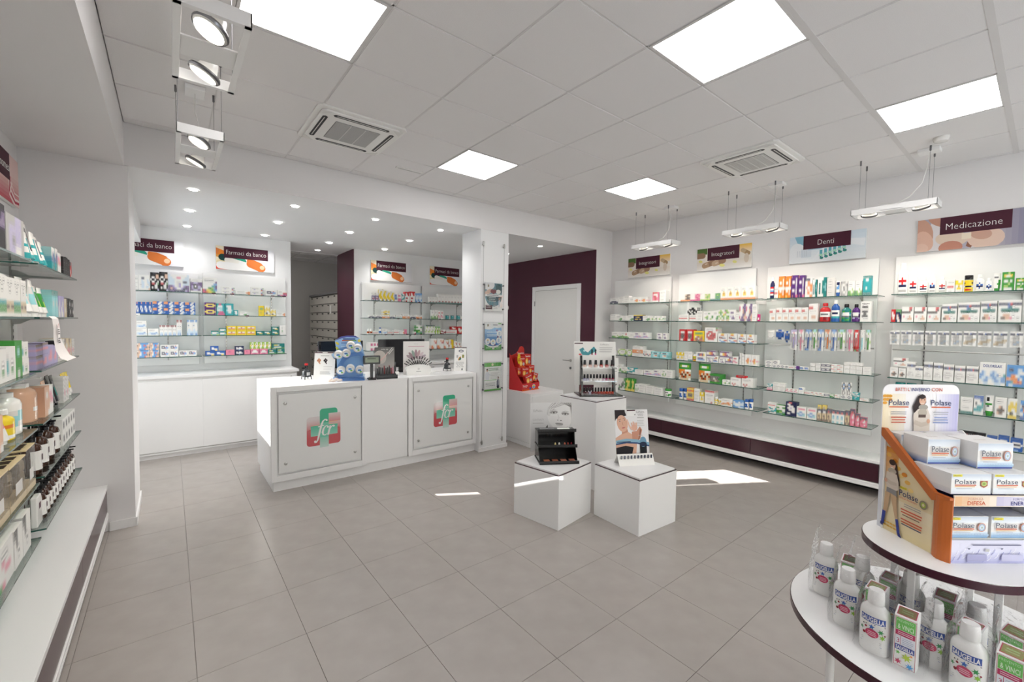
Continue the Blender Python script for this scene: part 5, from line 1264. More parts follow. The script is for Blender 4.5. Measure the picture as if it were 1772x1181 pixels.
 'wbottle': ('wwwwwwww/wwnnwwww/wwiwwwiw/wwiiwwii/wgiiwwgi/wwiiwiiw/wwwwwwws', 'w', 'white carton with bottle pictures'),
 'blackpk': ('kkGGkk/kkkkss/kwwkss/wGGwkk/kwwkkw/krrkwe/kkkwwk/kwkWwk/kkkkkv', 'k', 'black carton with a figure picture'),
 'wdevice': ('iwwwwwwwwi/iiwwppwwii/iiiwwwwiii/iiiwWWwnni/iiiwWgwiii/uuvwWgwvuu/usuvwwvnnu/nuunnnnngu', 'v', 'pale lilac device carton'),
 'wpurpdev': ('wwwwwwww/wggggwww/uuvvvuuu/uukkuuuu/uvkgkvvu/uvkkkvvw/uuvvvuuw/wwwwwwww', 'w', 'white carton with purple device picture'),
 'rainbow': ('wwwwwwww/wGGGGGww/wwwwwwwu/wwwwwwBB/wwwwwccu/wwweelBu/ruyylecB/mroyylew', 'w', 'white carton with rainbow curve'),
 'wpurpline': ('wwwwwwwww/wGGGGwwve/wwvwwwwug/wwwwwwwou', 'w', 'white carton with purple end'),
 'wmagb': ('wwwwwww/wGGwwww/wwwwrrr/wwwwmmm/uummuum', 'w', 'white carton with magenta base'),
 'wpill': ('wwww/aaoo/oRRo/oaao/wwww', 'w', 'small white pot with orange label'),
 'magsq': ('wwwwwwwwww/wwmmwmmwmm/wwmmwmmwmm/wwwwwwwwww/wwwwwwwwww/wwmmwmmwmm/wwmmwmmwmm', 'w', 'white carton with six magenta squares'),
 'darkred': ('wwwwww/wRwwww/RRRwwR/wwRRRR/RwwwRR/RRRRww', 'R', 'white carton with dark red waves'),
 'dermad': ('wwwwwwwwww/nnnnbrnnnn/wwwwbtgwww/wttttttttw/wwwwwwwwww/wwssswgwww/waasspgwGw/wwwwwwwwww', 'w', 'large dressing carton with navy stripe'),
 'plast': ('wwwWWwww/nnngbnnn/wwwwgwww/wgggwgww/wwwwwwww/WWgWiiWW/wWiiWWwW/wwwwwwww', 'w', 'hanging white dressing pack with navy stripe'),
 'plastb': ('wwwWWwww/nnngbnnn/wwwwgwww/wgggwgww/wwwwwhhh/whhhhhhw/hhhwwWww/wwwwwwww', 'w', 'hanging plaster pack with beige plaster picture'),
 'wphoto': ('wwwwww/wGGgww/wwwwww/wwsaww/wakkaw/wsaaww/wwwwww', 'w', 'white carton with small photo'),
 'wbandt': ('wwwwww/nnnbnn/wwgwww/wwwwww/wWWgww/WWggWw/wwwwww', 'w', 'white bandage carton with navy stripe'),
 'wbandg': ('wwwwwwww/nnnbrnnn/wwwwwwww/wgWWWgww/WWgggWWw/wWWWWwww/wwwwwwww', 'w', 'wide bandage carton with navy stripe'),
 'dolor': ('wwwwwwwwwwww/wwwwwwwwwwww/wwwwwwwwwwww/wBiwwiBiwwww/BBiwwBBiBgwc/BiiBiiBBiiBB/wiBBwwiBBiBB/wwiiwwwiiiww', 'w', 'wide pale blue pain-relief carton'),
 'polase': ('wwyyww/wwooww/wGGGww/wooGww/wwwwww/wBwwor/wwBBBw', 'w', 'white carton with orange mark'),
 'pouchgo': ('eeeeeee/elwwwle/eeeeeee/oooowww/oohqhqh/hqahahq/hhqaqhh/whhhhhw', 'l', 'green and orange snack pouch'),
 'blackctl': ('kkkkkkkk/kwrwkwkw/kkkkkkkk/kkkGkkkk', 'k', 'small black carton with white lettering'),
 # left wall
 'lcase': ('kkkkkkkk/kaakkkku/kkkkkauu/kkkuwkkk/kkkkkkkk/kaakkkkk', 'k', 'dark gift case with purple inside'),
 'llilac': ('gggvvg/gvvvvg/gvGvvg/gvvwwg', 'g', 'grey-lilac gift box'),
 'lwtube': ('www/wGw/wkw/wkw/wGw/wkw/www/ccc', 'w', 'white tube with black lettering'),
 'lteal': ('www/wcc/cct/wcw/ccc', 'w', 'white and teal tube'),
 'lblue': ('www/wnb/bnb/cct/ctt', 'c', 'blue and teal carton'),
 'lpink': ('wwW/ppW/spp/www/www', 'w', 'pale pink and white carton'),
 'lblack': ('kkk/kGk/kkk/Gkk/kkk', 'k', 'slim black carton'),
 'lred': ('kkG/rrr/wrr/rrw', 'r', 'dark carton with red base'),
 'lmint': ('www/WCw/CCw/CWw/www', 'w', 'large white and mint tube'),
 'lgreen': ('www/eee/eGe/elC/www', 'e', 'green tube with white cap'),
 'lmintb': ('ttt/CCC/CWC/CCC/CCC', 'C', 'mint carton with dark top'),
 'llav': ('vvv/vWv/wvv/wwv', 'v', 'lavender carton'),
 'lbeige': ('hWh/hhh/hWh/hhh', 'h', 'beige carton'),
 'lpatt': ('kkG/kwk/Gkk/kkw/Gkk', 'k', 'black patterned carton'),
 'vgreen': ('wwwww/wGwGw/wwGww/wwGww/wwwww/wwwww/ccccc/eeeee/eeeee/wwwww', 'w', 'white serum carton with green band'),
 'vbrown': ('wwwww/wGwGw/wwGww/wwGww/wwwww/wwwww/hhhhh/aahaa/hhhhh/wwwww', 'w', 'white serum carton with brown band'),
 'lbw': ('BBBB/BwwB/vBBv/wBnw/vwBB/wwww', 'B', 'blue and lilac carton'),
 'lwt': ('wwww/Wwww/cwGw/cwew/wwww', 'w', 'white carton with teal and green'),
 'lgrn': ('eee/eCe/eee/eee/eWe', 'e', 'tall green carton'),
 'lmauve': ('aaa/vvv/ppp/vvv/vvv', 'v', 'mauve carton'),
 'lpl': ('vvv/vpv/ppv/vvv', 'v', 'pale lilac carton'),
 'lpattb': ('gWg/WgW/gpg/WgW', 'W', 'grey patterned carton'),
 'lpattc': ('ahh/hWh/php/hWh', 'h', 'beige patterned carton'),
 'lsal': ('sss/sws/sss/sss/ssw', 's', 'pale salmon carton'),
 'lsalp': ('sss/sss/sss/sws/sss/sss', 's', 'salmon pink pump bottle'),
 'lyell': ('yy/oy/yy/yy/ww', 'y', 'amber yellow tube'),
 'ldark': ('kkk/kGk/ktk/kGk', 'k', 'dark tube'),
 'lwbox': ('wwww/wkkw/wkkw/wwww', 'w', 'white cream carton with small black label'),
 'lwp': ('wwwww/wGGww/wpwww/wwppw/wwwww/epwww', 'w', 'white carton with pink lettering'),
 'lwk': ('kkwww/wkwww/wwGww/wwwww', 'w', 'white carton with black corner'),
}

def art_rows(a): return a[0].split('/')
_pm = {}
def front_uv(rows, u, v):  # u 0..1 left to right, v 0 bottom..1 top
    r = min(len(rows) - 1, max(0, int((1 - v) * len(rows))))
    c = min(len(rows[r]) - 1, max(0, int(u * len(rows[r]))))
    return cc(rows[r][c])
_fine = {}
def fine_rows(art):
    """the print at twice its grid, blended a little between neighbours, with the grey cells broken up like small lettering"""
    if art[0] in _fine: return _fine[art[0]]
    rows = art_rows(art); nr, nc = len(rows), max(len(r) for r in rows); K = 3
    rnd = random.Random(len(art[0]) * 7 + nr)
    g = [[rows[j][min(i, len(rows[j]) - 1)] for i in range(nc)] for j in range(nr)]
    out = []
    for J in range(nr * K):
        line = []
        for I in range(nc * K):
            y, x = (J + .5) / K - .5, (I + .5) / K - .5
            j0, i0 = math.floor(y), math.floor(x); fy_, fx_ = y - j0, x - i0
            fy_ = min(1, max(0, (fy_ - .5) * 1.5 + .5)); fx_ = min(1, max(0, (fx_ - .5) * 1.5 + .5))
            c = [0, 0, 0]
            for dj, wj in ((0, 1 - fy_), (1, fy_)):
                for di, wi in ((0, 1 - fx_), (1, fx_)):
                    q = cc(g[min(nr - 1, max(0, j0 + dj))][min(nc - 1, max(0, i0 + di))])
                    for n_ in range(3): c[n_] += q[n_] * wi * wj
            ch = g[J // K][I // K]
            base = cc(art[1])
            if ch in 'Gg' and art[1] not in 'Gg':
                k = .0 if (J % K != 1) else (.55 + .45 * rnd.random())
                q = cc(ch); c = [b_ * (1 - k * .75) + a_ * k * .75 for a_, b_ in zip(q, base)]
            elif ch != art[1]:
                k = .10 + .22 * rnd.random(); c = [a_ * (1 - k) + b_ * k for a_, b_ in zip(c, (.75, .74, .72))]
            line.append(tuple(c))
        out.append(line)
    _fine[art[0]] = out
    return out
def carton_mesh(w, h, d, art, mat, thin=False):
    rows = fine_rows(art); nr, nc = len(rows), len(rows[0]); side = cc(art[1])
    b = MB(); vs, fs, cl = [], [], []
    for j in range(nr + 1):
        for i in range(nc + 1): vs.append((-w / 2 + w * i / nc, -d / 2, h * j / nr))
    for j in range(nr):
        row = rows[nr - 1 - j]
        for i in range(nc):
            a = j * (nc + 1) + i
            fs.append((a, a + 1, a + nc + 2, a + nc + 1)); cl.append(row[i])
    n0 = len(vs)
    for j in range(nr + 1): vs += [(-w / 2, d / 2, h * j / nr), (w / 2, d / 2, h * j / nr)]
    for j in range(nr):
        row = rows[nr - 1 - j]
        L0, L1, R0, R1 = j * (nc + 1), (j + 1) * (nc + 1), j * (nc + 1) + nc, (j + 1) * (nc + 1) + nc
        fs.append((L0, L1, n0 + 2 * j + 2, n0 + 2 * j)); cl.append(tuple((x * .4 + y * .6) for x, y in zip(row[0], side)))
        fs.append((R0, n0 + 2 * j + 1, n0 + 2 * j + 3, R1)); cl.append(tuple((x * .4 + y * .6) for x, y in zip(row[-1], side)))
        fs.append((n0 + 2 * j, n0 + 2 * j + 2, n0 + 2 * j + 3, n0 + 2 * j + 1)); cl.append(side)
    fs.append(tuple(range(nc + 1))[::-1] + (n0, n0 + 1)); cl.append(side)
    top = [nr * (nc + 1) + i for i in range(nc + 1)]
    fs.append(tuple(top) + (n0 + 2 * nr + 1, n0 + 2 * nr)); cl.append(side)
    b.add(vs, fs, 'w', mat, cl)
    return b
def round_body(w, h, art, prof, mat=None, sy=1.0, lo=.06, hi=.7, flat=None):
    rows = art_rows(art); side = cc(art[1]); n = 20
    def f(a, z):
        v = (z / h - lo) / (hi - lo)
        if v < 0 or v > 1: return None
        t = math.degrees(a) % 360
        if not 190 < t < 350: return None
        return front_uv(rows, (t - 190) / 160, v)
    b = MB(); nr = len(rows)
    zs = sorted(set([round(z, 4) for _, z in prof] + [round(h * (lo + (hi - lo) * k / nr), 4) for k in range(nr + 1)]))
    def rad(z):
        for (r0, z0), (r1, z1) in zip(prof[:-1], prof[1:]):
            if z0 <= z <= z1 and z1 > z0: return r0 + (r1 - r0) * (z - z0) / (z1 - z0)
        return prof[-1][0]
    zs = [z for z in zs if prof[0][1] <= z <= prof[-1][1]]
    p2 = [(rad(z), z) for z in zs]
    b.lathe(p2, n, side, mat or M_GLOSS, sy=sy, art=f)
    return b
KN = dict(box='carton', bottle='bottle', tube='tube', jar='jar', pouch='pouch', hang='hanging_pack', spray='spray_bottle', pump='pump_bottle')
KC = dict(box='box', bottle='bottle', tube='tube', jar='jar', pouch='pouch', hang='packet', spray='bottle', pump='bottle')
CAPC = dict(redbot='r', bluebot='w', greenbot='k', purpbot='k', yelbot='k', wgreen='e', pinkpl='m', wbluev='b', greencap='e', tealtub='t', yelw='w', bluew='b', lyell='w', lgreen='w', ldark='k', lwtube='c')
protos = {}
def make_product(kind, an, w, h, d, nm=None):
    """first one of its kind, at the origin: base centre, front towards -y; returns root object"""
    art = ART[an]; nm = nm or KN[kind]
    if kind == 'box':
        return carton_mesh(w, h, d, art, M_CARTON).build(nm)
    if kind == 'hang':
        t = bpy.data.objects.new(nm, None); COL.objects.link(t)
        carton_mesh(w * .94, h, .004, art, M_CARTON).build('card', t)
        b = MB(); b.prism([(-w * .30, -.002), (w * .30, -.002), (w * .24, -.018), (-w * .24, -.018)], 'z', h * .08, h * .80, 'w', M_ACRYL); b.build('blister', t)
        if an.startswith('brush'):
            c = {'u': 'v', 'k': 'p', 'l': 'b', 'n': 'e', 'r': 'o', 'd': 'r', 't': 'C'}.get(an[-1], 'B')
            b = MB(); b.tube([(0, -.010, h * .10), (0, -.008, h * .4), (0, -.010, h * .62), (0, -.009, h * .78)], [.005, .0055, .0035, .004], 6, c, M_GLOSS); b.box(-.005, .005, -.020, -.010, h * .64, h * .78, 'w', M_CARTON); b.build('toothbrush', t)
        elif an.startswith('floss'):
            b = MB(); b.lathe([(min(w, h) * .36, 0), (min(w, h) * .38, .004), (min(w, h) * .36, .014)], 16, 'w' if an == 'flosspk' else 'b', M_GLOSS, T=lambda p: (p[0], -.003 - p[2], h * .45 + p[1])); b.build('floss_reel', t)
        return t
    t = bpy.data.objects.new(nm, None); COL.objects.link(t)
    r = w / 2; cap = CAPC.get(an, 'w')
    if kind in ('bottle', 'spray', 'pump'):
        sy = .8
        if kind == 'pump' and an == 'amber':
            pass
        zc = h * (.84 if kind == 'bottle' else .80)
        round_body(w, h, art, [(r * .94, 0), (r, h * .02), (r, h * .62), (r * .90, h * .70), (r * .50, h * .78), (r * .42, zc)], sy=sy, lo=.06, hi=.62).build('body', t, smooth=True)
        b = MB()
        if kind == 'bottle': b.lathe([(r * .50, zc - h * .02), (r * .50, h * .97), (r * .42, h)], 16, cap, M_GLOSS)
        elif kind == 'spray': b.lathe([(r * .45, zc - h * .02), (r * .40, h * .93), (r * .22, h)], 14, cap, M_GLOSS)
        else:
            b.lathe([(r * .46, zc - h * .02), (r * .46, h * .87), (r * .16, h * .88), (r * .16, h * .94), (r * .42, h * .95), (r * .40, h)], 14, cap, M_GLOSS)
            b.box(-r * .12, r * .12, -r * 1.0, 0, h * .95, h * .985, cap, M_GLOSS)
        b.build('cap' if kind != 'pump' else 'pump', t, smooth=True)
    elif kind == 'tube':
        n = 18; rows = art_rows(art); side = cc(art[1]); b = MB(); vs, fs, cl = [], [], []
        nz = 9
        for k in range(nz + 1):
            f = k / nz; z = h * (.14 + .86 * f); ry = r * .8 * (1 - f) + .0015 * f; rx = r * (.92 + .08 * f)
            vs += [(rx * math.cos(2 * PI * (i + .5) / n), ry * math.sin(2 * PI * (i + .5) / n), z) for i in range(n)]
        for k in range(nz):
            for i in range(n):
                j = (i + 1) % n; fs.append((k * n + i, k * n + j, (k + 1) * n + j, (k + 1) * n + i))
                tt = (360 * (i + 1) / n) % 360
                cl.append(front_uv(rows, (tt - 185) / 170, (k + .5) / nz) if 185 < tt < 355 else side)
        b.add(vs, fs, 'w', M_GLOSS, cl); b.build('body', t, smooth=True)
        b = MB(); b.lathe([(r * .74, 0), (r * .78, h * .12), (r * .80, h * .15)], 18, cap, M_GLOSS, sy=.85); b.build('cap', t, smooth=True)
    elif kind == 'jar':
        round_body(w, h, art, [(r * .95, 0), (r, h * .03), (r, h * .70), (r * .9, h * .74)], lo=.06, hi=.68).build('body', t, smooth=True)
        b = MB(); b.lathe([(r * .98, h * .73), (r * 1.0, h * .76), (r * 1.0, h * .96), (r * .94, h)], 18, cap, M_GLOSS); b.build('lid', t, smooth=True)
    elif kind == 'pouch':
        rows = art_rows(art); nx, nz = 7, 8; b = MB(); vs, fs, cl = [], [], []
        for s_ in (-1, 1):
            for j in range(nz + 1):
                for i in range(nx + 1):
                    u, v = i / nx, j / nz
                    bul = math.sin(PI * u) ** .7 * (1 - v ** 3) * d / 2 + .001
                    vs.append((-w / 2 + w * u, s_ * bul, h * v))
        m = (nx + 1) * (nz + 1)
        for s_ in (0, 1):
            for j in range(nz):
                for i in range(nx):
                    a = s_ * m + j * (nx + 1) + i; q = (a, a + 1, a + nx + 2, a + nx + 1)
                    fs.append(q if s_ == 0 else q[::-1]); cl.append(front_uv(rows, (i + .5) / nx, (j + .5) / nz))
        for j in range(nz):
            for e in (0, nx): a = j * (nx + 1) + e; fs.append((a, a + nx + 1, m + a + nx + 1, m + a)); cl.append(cc('e'))
        for j, in ((0,), (nz,)):
            for i in range(nx): a = j * (nx + 1) + i; fs.append((a, a + 1, m + a + 1, m + a)); cl.append(cc('e'))
        bpy.data.objects.remove(t)
        b.add(vs, fs, 'w', M_GLOSS, cl); return b.build(nm)
    return t
def put(kind, an, loc, rz, w, h, d, label, group, nm=None):
    k = (kind, an, round(w, 3), round(h, 3), round(d, 3), nm)
    if k in protos: o = copy_tree(protos[k])
    else: o = protos[k] = make_product(kind, an, w, h, d, nm)
    o.location = loc; o.rotation_euler = (0, 0, rz)
    o['label'] = label; o['category'] = KC[kind]; o['group'] = group
    return o

CAT = {
 'b1': {
  0: [["wnavyb","box",4.256,0.0,0.154,0.086], ["wtext","box",4.122,0.0,0.102,0.102], ["wtext","box",4.024,0.0,0.094,0.115], ["wplain","box",3.936,0.0,0.081,0.089], ["worange","box",3.837,0.0,0.117,0.082], ["worange","box",3.715,0.0,0.127,0.083], ["pinkred","box",3.525,0.0,0.099,0.144], ["wtext","box",3.413,0.0,0.101,0.166]],
  1: [["wtext","box",4.267,0.0,0.112,0.1], ["wgreen","box",4.152,0.0,0.118,0.081], ["wtext","box",4.052,0.0,0.081,0.073], ["wgreen","box",3.95,0.0,0.124,0.079], ["navyyel","box",3.809,0.0,0.158,0.088], ["wgreen","box",3.671,0.0,0.118,0.075], ["wleaf","box",3.552,0.0,0.11,0.073], ["wleaf","box",3.438,0.0,0.104,0.072]],
  2: [["wgreenb","box",4.199,0.0,0.17,0.09], ["wredgreen","box",4.037,0.0,0.152,0.092], ["wplain","box",3.919,0.0,0.084,0.084], ["wlav","box",3.804,0.0,0.147,0.094], ["wlav","box",3.676,0.0,0.108,0.096], ["wpurp","box",3.446,0.0,0.087,0.094], ["wpurp","box",3.363,0.0,0.068,0.095]],
  3: [["wtext","box",4.228,0.0,0.096,0.068], ["wlimeoval","box",4.081,0.0,0.169,0.098], ["wlimeoval","box",3.947,0.0,0.099,0.092], ["worangeb","box",3.803,0.05,0.188,0.105], ["wtext","box",3.815,0.0,0.164,0.049], ["wnavydot","box",3.654,0.0,0.157,0.104], ["cyanw","box",3.504,0.0,0.144,0.09], ["cyanw","box",3.361,0.0,0.141,0.094]],
  4: [["wgreen","box",4.134,0.0,0.089,0.124], ["wgreenb","box",4.036,0.0,0.107,0.088], ["tealw","box",3.912,0.0,0.14,0.087], ["wtext","box",3.768,0.0,0.149,0.071], ["wlav","box",3.612,0.0,0.151,0.079], ["wlav","box",3.472,0.0,0.13,0.098], ["wleaf","box",3.366,0.0,0.081,0.108], ["wtext","box",3.278,0.0,0.095,0.108]],
  5: [["wplant","box",4.081,0.0,0.137,0.182], ["greenyel","box",3.958,0.0,0.108,0.187], ["greenyel","box",3.873,0.0,0.061,0.187], ["wleaf","box",3.805,0.0,0.063,0.121], ["wtext","box",3.71,0.0,0.128,0.132], ["wtext","box",3.581,0.0,0.129,0.118], ["wtext","box",3.442,0.0,0.137,0.112], ["wgreen","jar",3.308,0.0,0.092,0.111]],
 },
 'b2': {
  0: [["spiceo","box",3.073,0.0,0.138,0.091], ["spicem","box",2.935,0.0,0.138,0.092], ["spiceg","box",2.8,0.0,0.133,0.086], ["spicet","box",2.667,0.0,0.132,0.089], ["yelflower","box",2.56,0.0,0.083,0.158], ["yelflower","box",2.478,0.0,0.083,0.158], ["yelflower","box",2.395,0.0,0.083,0.158], ["yelflower","box",2.313,0.0,0.083,0.158], ["yelflower","box",2.23,0.0,0.083,0.158]],
  1: [["wredband","box",3.086,0.0,0.144,0.085], ["bwphoto","box",2.97,0.084,0.135,0.095], ["wredband","box",2.956,0.0,0.107,0.084], ["wtext","box",2.864,0.0,0.077,0.133], ["wleaf","box",2.752,0.0,0.136,0.124], ["wgreen","box",2.652,0.0,0.064,0.133], ["leafy","box",2.552,0.0,0.136,0.144], ["wpurp","box",2.445,0.0,0.078,0.139], ["wtext","box",2.386,0.0,0.039,0.108], ["purplady","box",2.328,0.0,0.077,0.211], ["purplady","box",2.253,0.0,0.072,0.209], ["wtext","box",2.191,0.0,0.052,0.203], ["pinkpl","jar",2.146,0.0,0.031,0.084]],
  2: [["reddark","box",3.095,0.0,0.099,0.153], ["reddark","box",2.991,0.0,0.101,0.154], ["yelprint","box",2.867,0.0,0.147,0.137], ["wredcirc","box",2.705,0.0,0.167,0.184], ["polase","box",2.559,0.0,0.116,0.111], ["polase","box",2.439,0.0,0.116,0.113], ["polase","box",2.325,0.0,0.101,0.108], ["polase","box",2.227,0.0,0.086,0.106]],
  3: [["yelw","box",3.151,0.0,0.054,0.104], ["yelw","box",3.095,0.0,0.053,0.101], ["wtext","box",3.037,0.0,0.052,0.124], ["wteal","box",2.979,0.0,0.058,0.121], ["yelprint","jar",2.925,0.0,0.046,0.09], ["wrain","box",2.827,0.0,0.139,0.127], ["wpurp","box",2.717,0.0,0.072,0.056], ["purptop","box",2.698,0.061,0.119,0.092], ["wrain","box",2.639,0.0,0.077,0.087], ["wpurp","box",2.557,0.0,0.079,0.057], ["purptop","box",2.526,0.059,0.119,0.092], ["purptop","box",2.47,0.0,0.085,0.086], ["wpinkb","box",2.391,0.0,0.069,0.094], ["navyw","box",2.337,0.0,0.031,0.141], ["wtext","box",2.302,0.0,0.031,0.13], ["worange","box",2.246,0.0,0.074,0.132], ["worange","box",2.173,0.0,0.069,0.127]],
  4: [["pouchgo","pouch",3.061,0.0,0.177,0.23], ["pouchgo","pouch",2.787,0.0,0.162,0.24], ["greendark","box",2.626,0.0,0.153,0.121], ["wleaf","box",2.496,0.0,0.094,0.062], ["wreddots","box",2.38,0.0,0.126,0.102], ["wreddots","box",2.243,0.0,0.135,0.112], ["redtop","box",2.318,0.106,0.122,0.028]],
  5: [["bluew","jar",3.101,0.0,0.061,0.145], ["bluew","jar",3.039,0.0,0.057,0.15], ["yelred","box",2.962,0.0,0.096,0.167], ["wtext","box",2.871,0.0,0.077,0.168], ["yelw","box",2.802,0.0,0.056,0.129], ["wredtop","box",2.701,0.0,0.126,0.166], ["yelw","jar",2.617,0.0,0.038,0.098], ["yelw","jar",2.575,0.0,0.038,0.079], ["wswoosh","box",2.481,0.0,0.141,0.089], ["ltblue","box",2.339,0.0,0.125,0.092], ["bluew","jar",2.247,0.0,0.048,0.119], ["bluew","jar",2.199,0.0,0.045,0.13]],
 },
 'b3': {
  0: [["navybot","bottle",2.015,0.0,0.049,0.242], ["wredband","box",1.968,0.0,0.04,0.135], ["orangebrush","box",1.914,0.0,0.064,0.245], ["orangebrush","box",1.85,0.0,0.059,0.241], ["purpbrush","box",1.785,0.0,0.067,0.246], ["purpbrush","box",1.719,0.0,0.062,0.241], ["worangev","box",1.65,0.0,0.068,0.202], ["wtealv","box",1.593,0.0,0.039,0.185], ["wtealv","box",1.529,0.0,0.08,0.204], ["wgreyv","box",1.45,0.0,0.068,0.195], ["wbluev","tube",1.391,0.0,0.04,0.162], ["greyswirl","box",1.335,0.0,0.059,0.149], ["wgreenb","box",1.274,0.0,0.058,0.149], ["wgreenb","box",1.216,0.0,0.055,0.145], ["tealbox","box",1.151,0.0,0.066,0.193]],
  1: [["wredline","box",1.996,0.0,0.066,0.145], ["wredline","box",1.928,0.0,0.063,0.155], ["wredline","box",1.865,0.0,0.063,0.155], ["wredline","box",1.802,0.0,0.063,0.155], ["wredline","box",1.739,0.0,0.063,0.155], ["wredline","box",1.676,0.0,0.063,0.155], ["wredline","box",1.6,0.0,0.082,0.195], ["redbot","bottle",1.502,0.0,0.098,0.198], ["bluebot","bottle",1.408,0.0,0.074,0.227], ["greenbot","bottle",1.316,0.0,0.082,0.182], ["purpbot","bottle",1.234,0.0,0.066,0.179], ["wvert","box",1.153,0.0,0.085,0.204]],
  2: [["flosspk","hang",2.003,0.059,0.078,0.107], ["flossbl","hang",1.915,0.06,0.086,0.112], ["flossbl","hang",1.843,0.029,0.052,0.129], ["brushpu","hang",1.773,-0.05,0.065,0.227], ["brushpk","hang",1.705,-0.053,0.053,0.231], ["brushbl","hang",1.637,-0.049,0.066,0.228], ["brushgn","hang",1.576,-0.047,0.044,0.228], ["brushbl","hang",1.522,-0.048,0.055,0.23], ["brushor","hang",1.461,-0.044,0.056,0.227], ["brushbl","hang",1.405,-0.041,0.048,0.225], ["brushgn","hang",1.341,-0.039,0.067,0.224], ["brushpk","hang",1.273,-0.037,0.054,0.224], ["brushrd","hang",1.217,-0.036,0.048,0.219], ["brushwt","hang",1.17,-0.035,0.035,0.219], ["brushgn","hang",1.124,-0.034,0.043,0.219]],
  3: [["wnavyoval","box",2.019,0.0,0.071,0.037], ["wnavyoval","box",2.019,0.037,0.071,0.037], ["wnavyoval","box",1.958,0.0,0.042,0.036], ["wnavyoval","box",1.916,0.0,0.042,0.036], ["wnavyoval","box",1.874,0.0,0.042,0.036], ["wnavyoval","box",1.832,0.0,0.042,0.036], ["wnavyoval","box",1.949,0.039,0.062,0.043], ["wredband","box",1.783,0.0,0.051,0.036], ["purpw","box",1.73,0.0,0.05,0.035], ["bluew","box",1.68,0.0,0.046,0.036], ["bluew","box",1.634,0.0,0.046,0.036], ["wgrey","box",1.583,0.0,0.048,0.043], ["wgrey","box",1.583,0.045,0.048,0.036], ["wgrey","box",1.532,0.0,0.047,0.044], ["wgrey","box",1.532,0.044,0.047,0.04], ["wnavyband","box",1.484,0.0,0.042,0.044], ["wnavyband","box",1.442,0.0,0.042,0.044], ["wnavyband","box",1.484,0.046,0.042,0.041], ["wnavyband","box",1.442,0.046,0.042,0.041], ["wredline","box",1.391,0.0,0.053,0.047], ["wredline","box",1.338,0.0,0.053,0.047], ["wredline","box",1.391,0.047,0.053,0.035], ["wredline","box",1.338,0.047,0.053,0.035], ["wtext","box",1.283,0.0,0.05,0.05], ["wtext","box",1.232,0.0,0.05,0.05], ["wtext","box",1.182,0.0,0.05,0.05], ["wtext","box",1.283,0.05,0.05,0.032], ["wtext","box",1.232,0.05,0.05,0.032], ["wtext","box",1.182,0.05,0.05,0.032], ["wtext","box",1.283,0.084,0.05,0.032], ["wtext","box",1.232,0.084,0.05,0.032], ["wtext","box",1.182,0.084,0.05,0.032], ["wtext","box",1.121,0.0,0.065,0.046], ["wtext","box",1.121,0.046,0.065,0.031]],
  4: [["pinkw","box",1.999,0.0,0.057,0.031], ["tealw","box",1.999,0.033,0.057,0.037], ["wtext","box",1.934,0.0,0.064,0.049], ["wtext","box",1.871,0.0,0.064,0.049], ["wtext","box",1.934,0.051,0.064,0.045], ["wtext","box",1.871,0.051,0.064,0.045], ["wpinkb","box",1.813,0.0,0.043,0.044], ["wpinkb","box",1.771,0.0,0.043,0.044], ["wpinkb","box",1.728,0.0,0.043,0.044], ["wtext","box",1.68,0.0,0.05,0.037], ["bluew","box",1.68,0.037,0.05,0.033], ["wredband","box",1.62,0.0,0.062,0.039], ["wredline","box",1.567,0.0,0.039,0.036], ["wredline","box",1.529,0.0,0.039,0.036], ["wredline","box",1.49,0.0,0.039,0.036], ["wnavyband","box",1.444,0.0,0.049,0.037], ["greenw","box",1.399,0.0,0.039,0.032], ["wredline","box",1.354,0.0,0.046,0.036], ["wnavyoval","box",1.303,0.0,0.05,0.039], ["wnavyoval","box",1.253,0.0,0.05,0.039], ["bluefig","box",1.301,0.036,0.039,0.134,0.02], ["bluefig","box",1.257,0.041,0.04,0.133,0.02], ["tealbox","box",1.2,0.0,0.055,0.041], ["tealw","box",1.2,0.041,0.055,0.036], ["wredline","box",1.132,0.0,0.07,0.028]],
  5: [["tealw","box",1.961,0.0,0.082,0.07], ["wredband","box",1.966,0.069,0.092,0.056], ["greenw","box",1.874,0.0,0.089,0.105], ["navywsw","box",1.772,0.0,0.106,0.159], ["wbluesw","box",1.67,0.0,0.094,0.121], ["wbluesw","box",1.572,0.0,0.092,0.123], ["goldtop","box",1.502,0.0,0.038,0.17], ["goldtop","box",1.459,0.0,0.04,0.175], ["goldnavy","box",1.417,0.0,0.037,0.143], ["wnavyred","box",1.376,0.0,0.037,0.14], ["wnavyred","box",1.339,0.0,0.037,0.14], ["wnavyred","box",1.303,0.0,0.037,0.14], ["goldnavy","box",1.261,0.0,0.038,0.15], ["redsal","box",1.22,0.0,0.038,0.171], ["redsal","box",1.178,0.0,0.036,0.131], ["redsal","box",1.13,0.0,0.051,0.102]],
 },
 'b4': {
  0: [["wredcross","bottle",0.891,0.0,0.078,0.291], ["wredcross","bottle",0.815,0.0,0.065,0.213], ["wredcross","bottle",0.745,0.0,0.064,0.147], ["wcrossbl","spray",0.685,0.0,0.049,0.172], ["wredcross","bottle",0.621,0.0,0.054,0.143], ["wredband","box",0.563,0.0,0.048,0.114], ["yelw","box",0.514,0.0,0.046,0.102], ["yelbot","jar",0.458,0.0,0.055,0.143], ["wbluering","bottle",0.392,0.0,0.056,0.145], ["wbluering","bottle",0.338,0.0,0.044,0.111], ["wgreen","tube",0.293,0.0,0.041,0.149], ["greencit","box",0.233,0.0,0.068,0.152], ["greencit","box",0.167,0.0,0.051,0.098]],
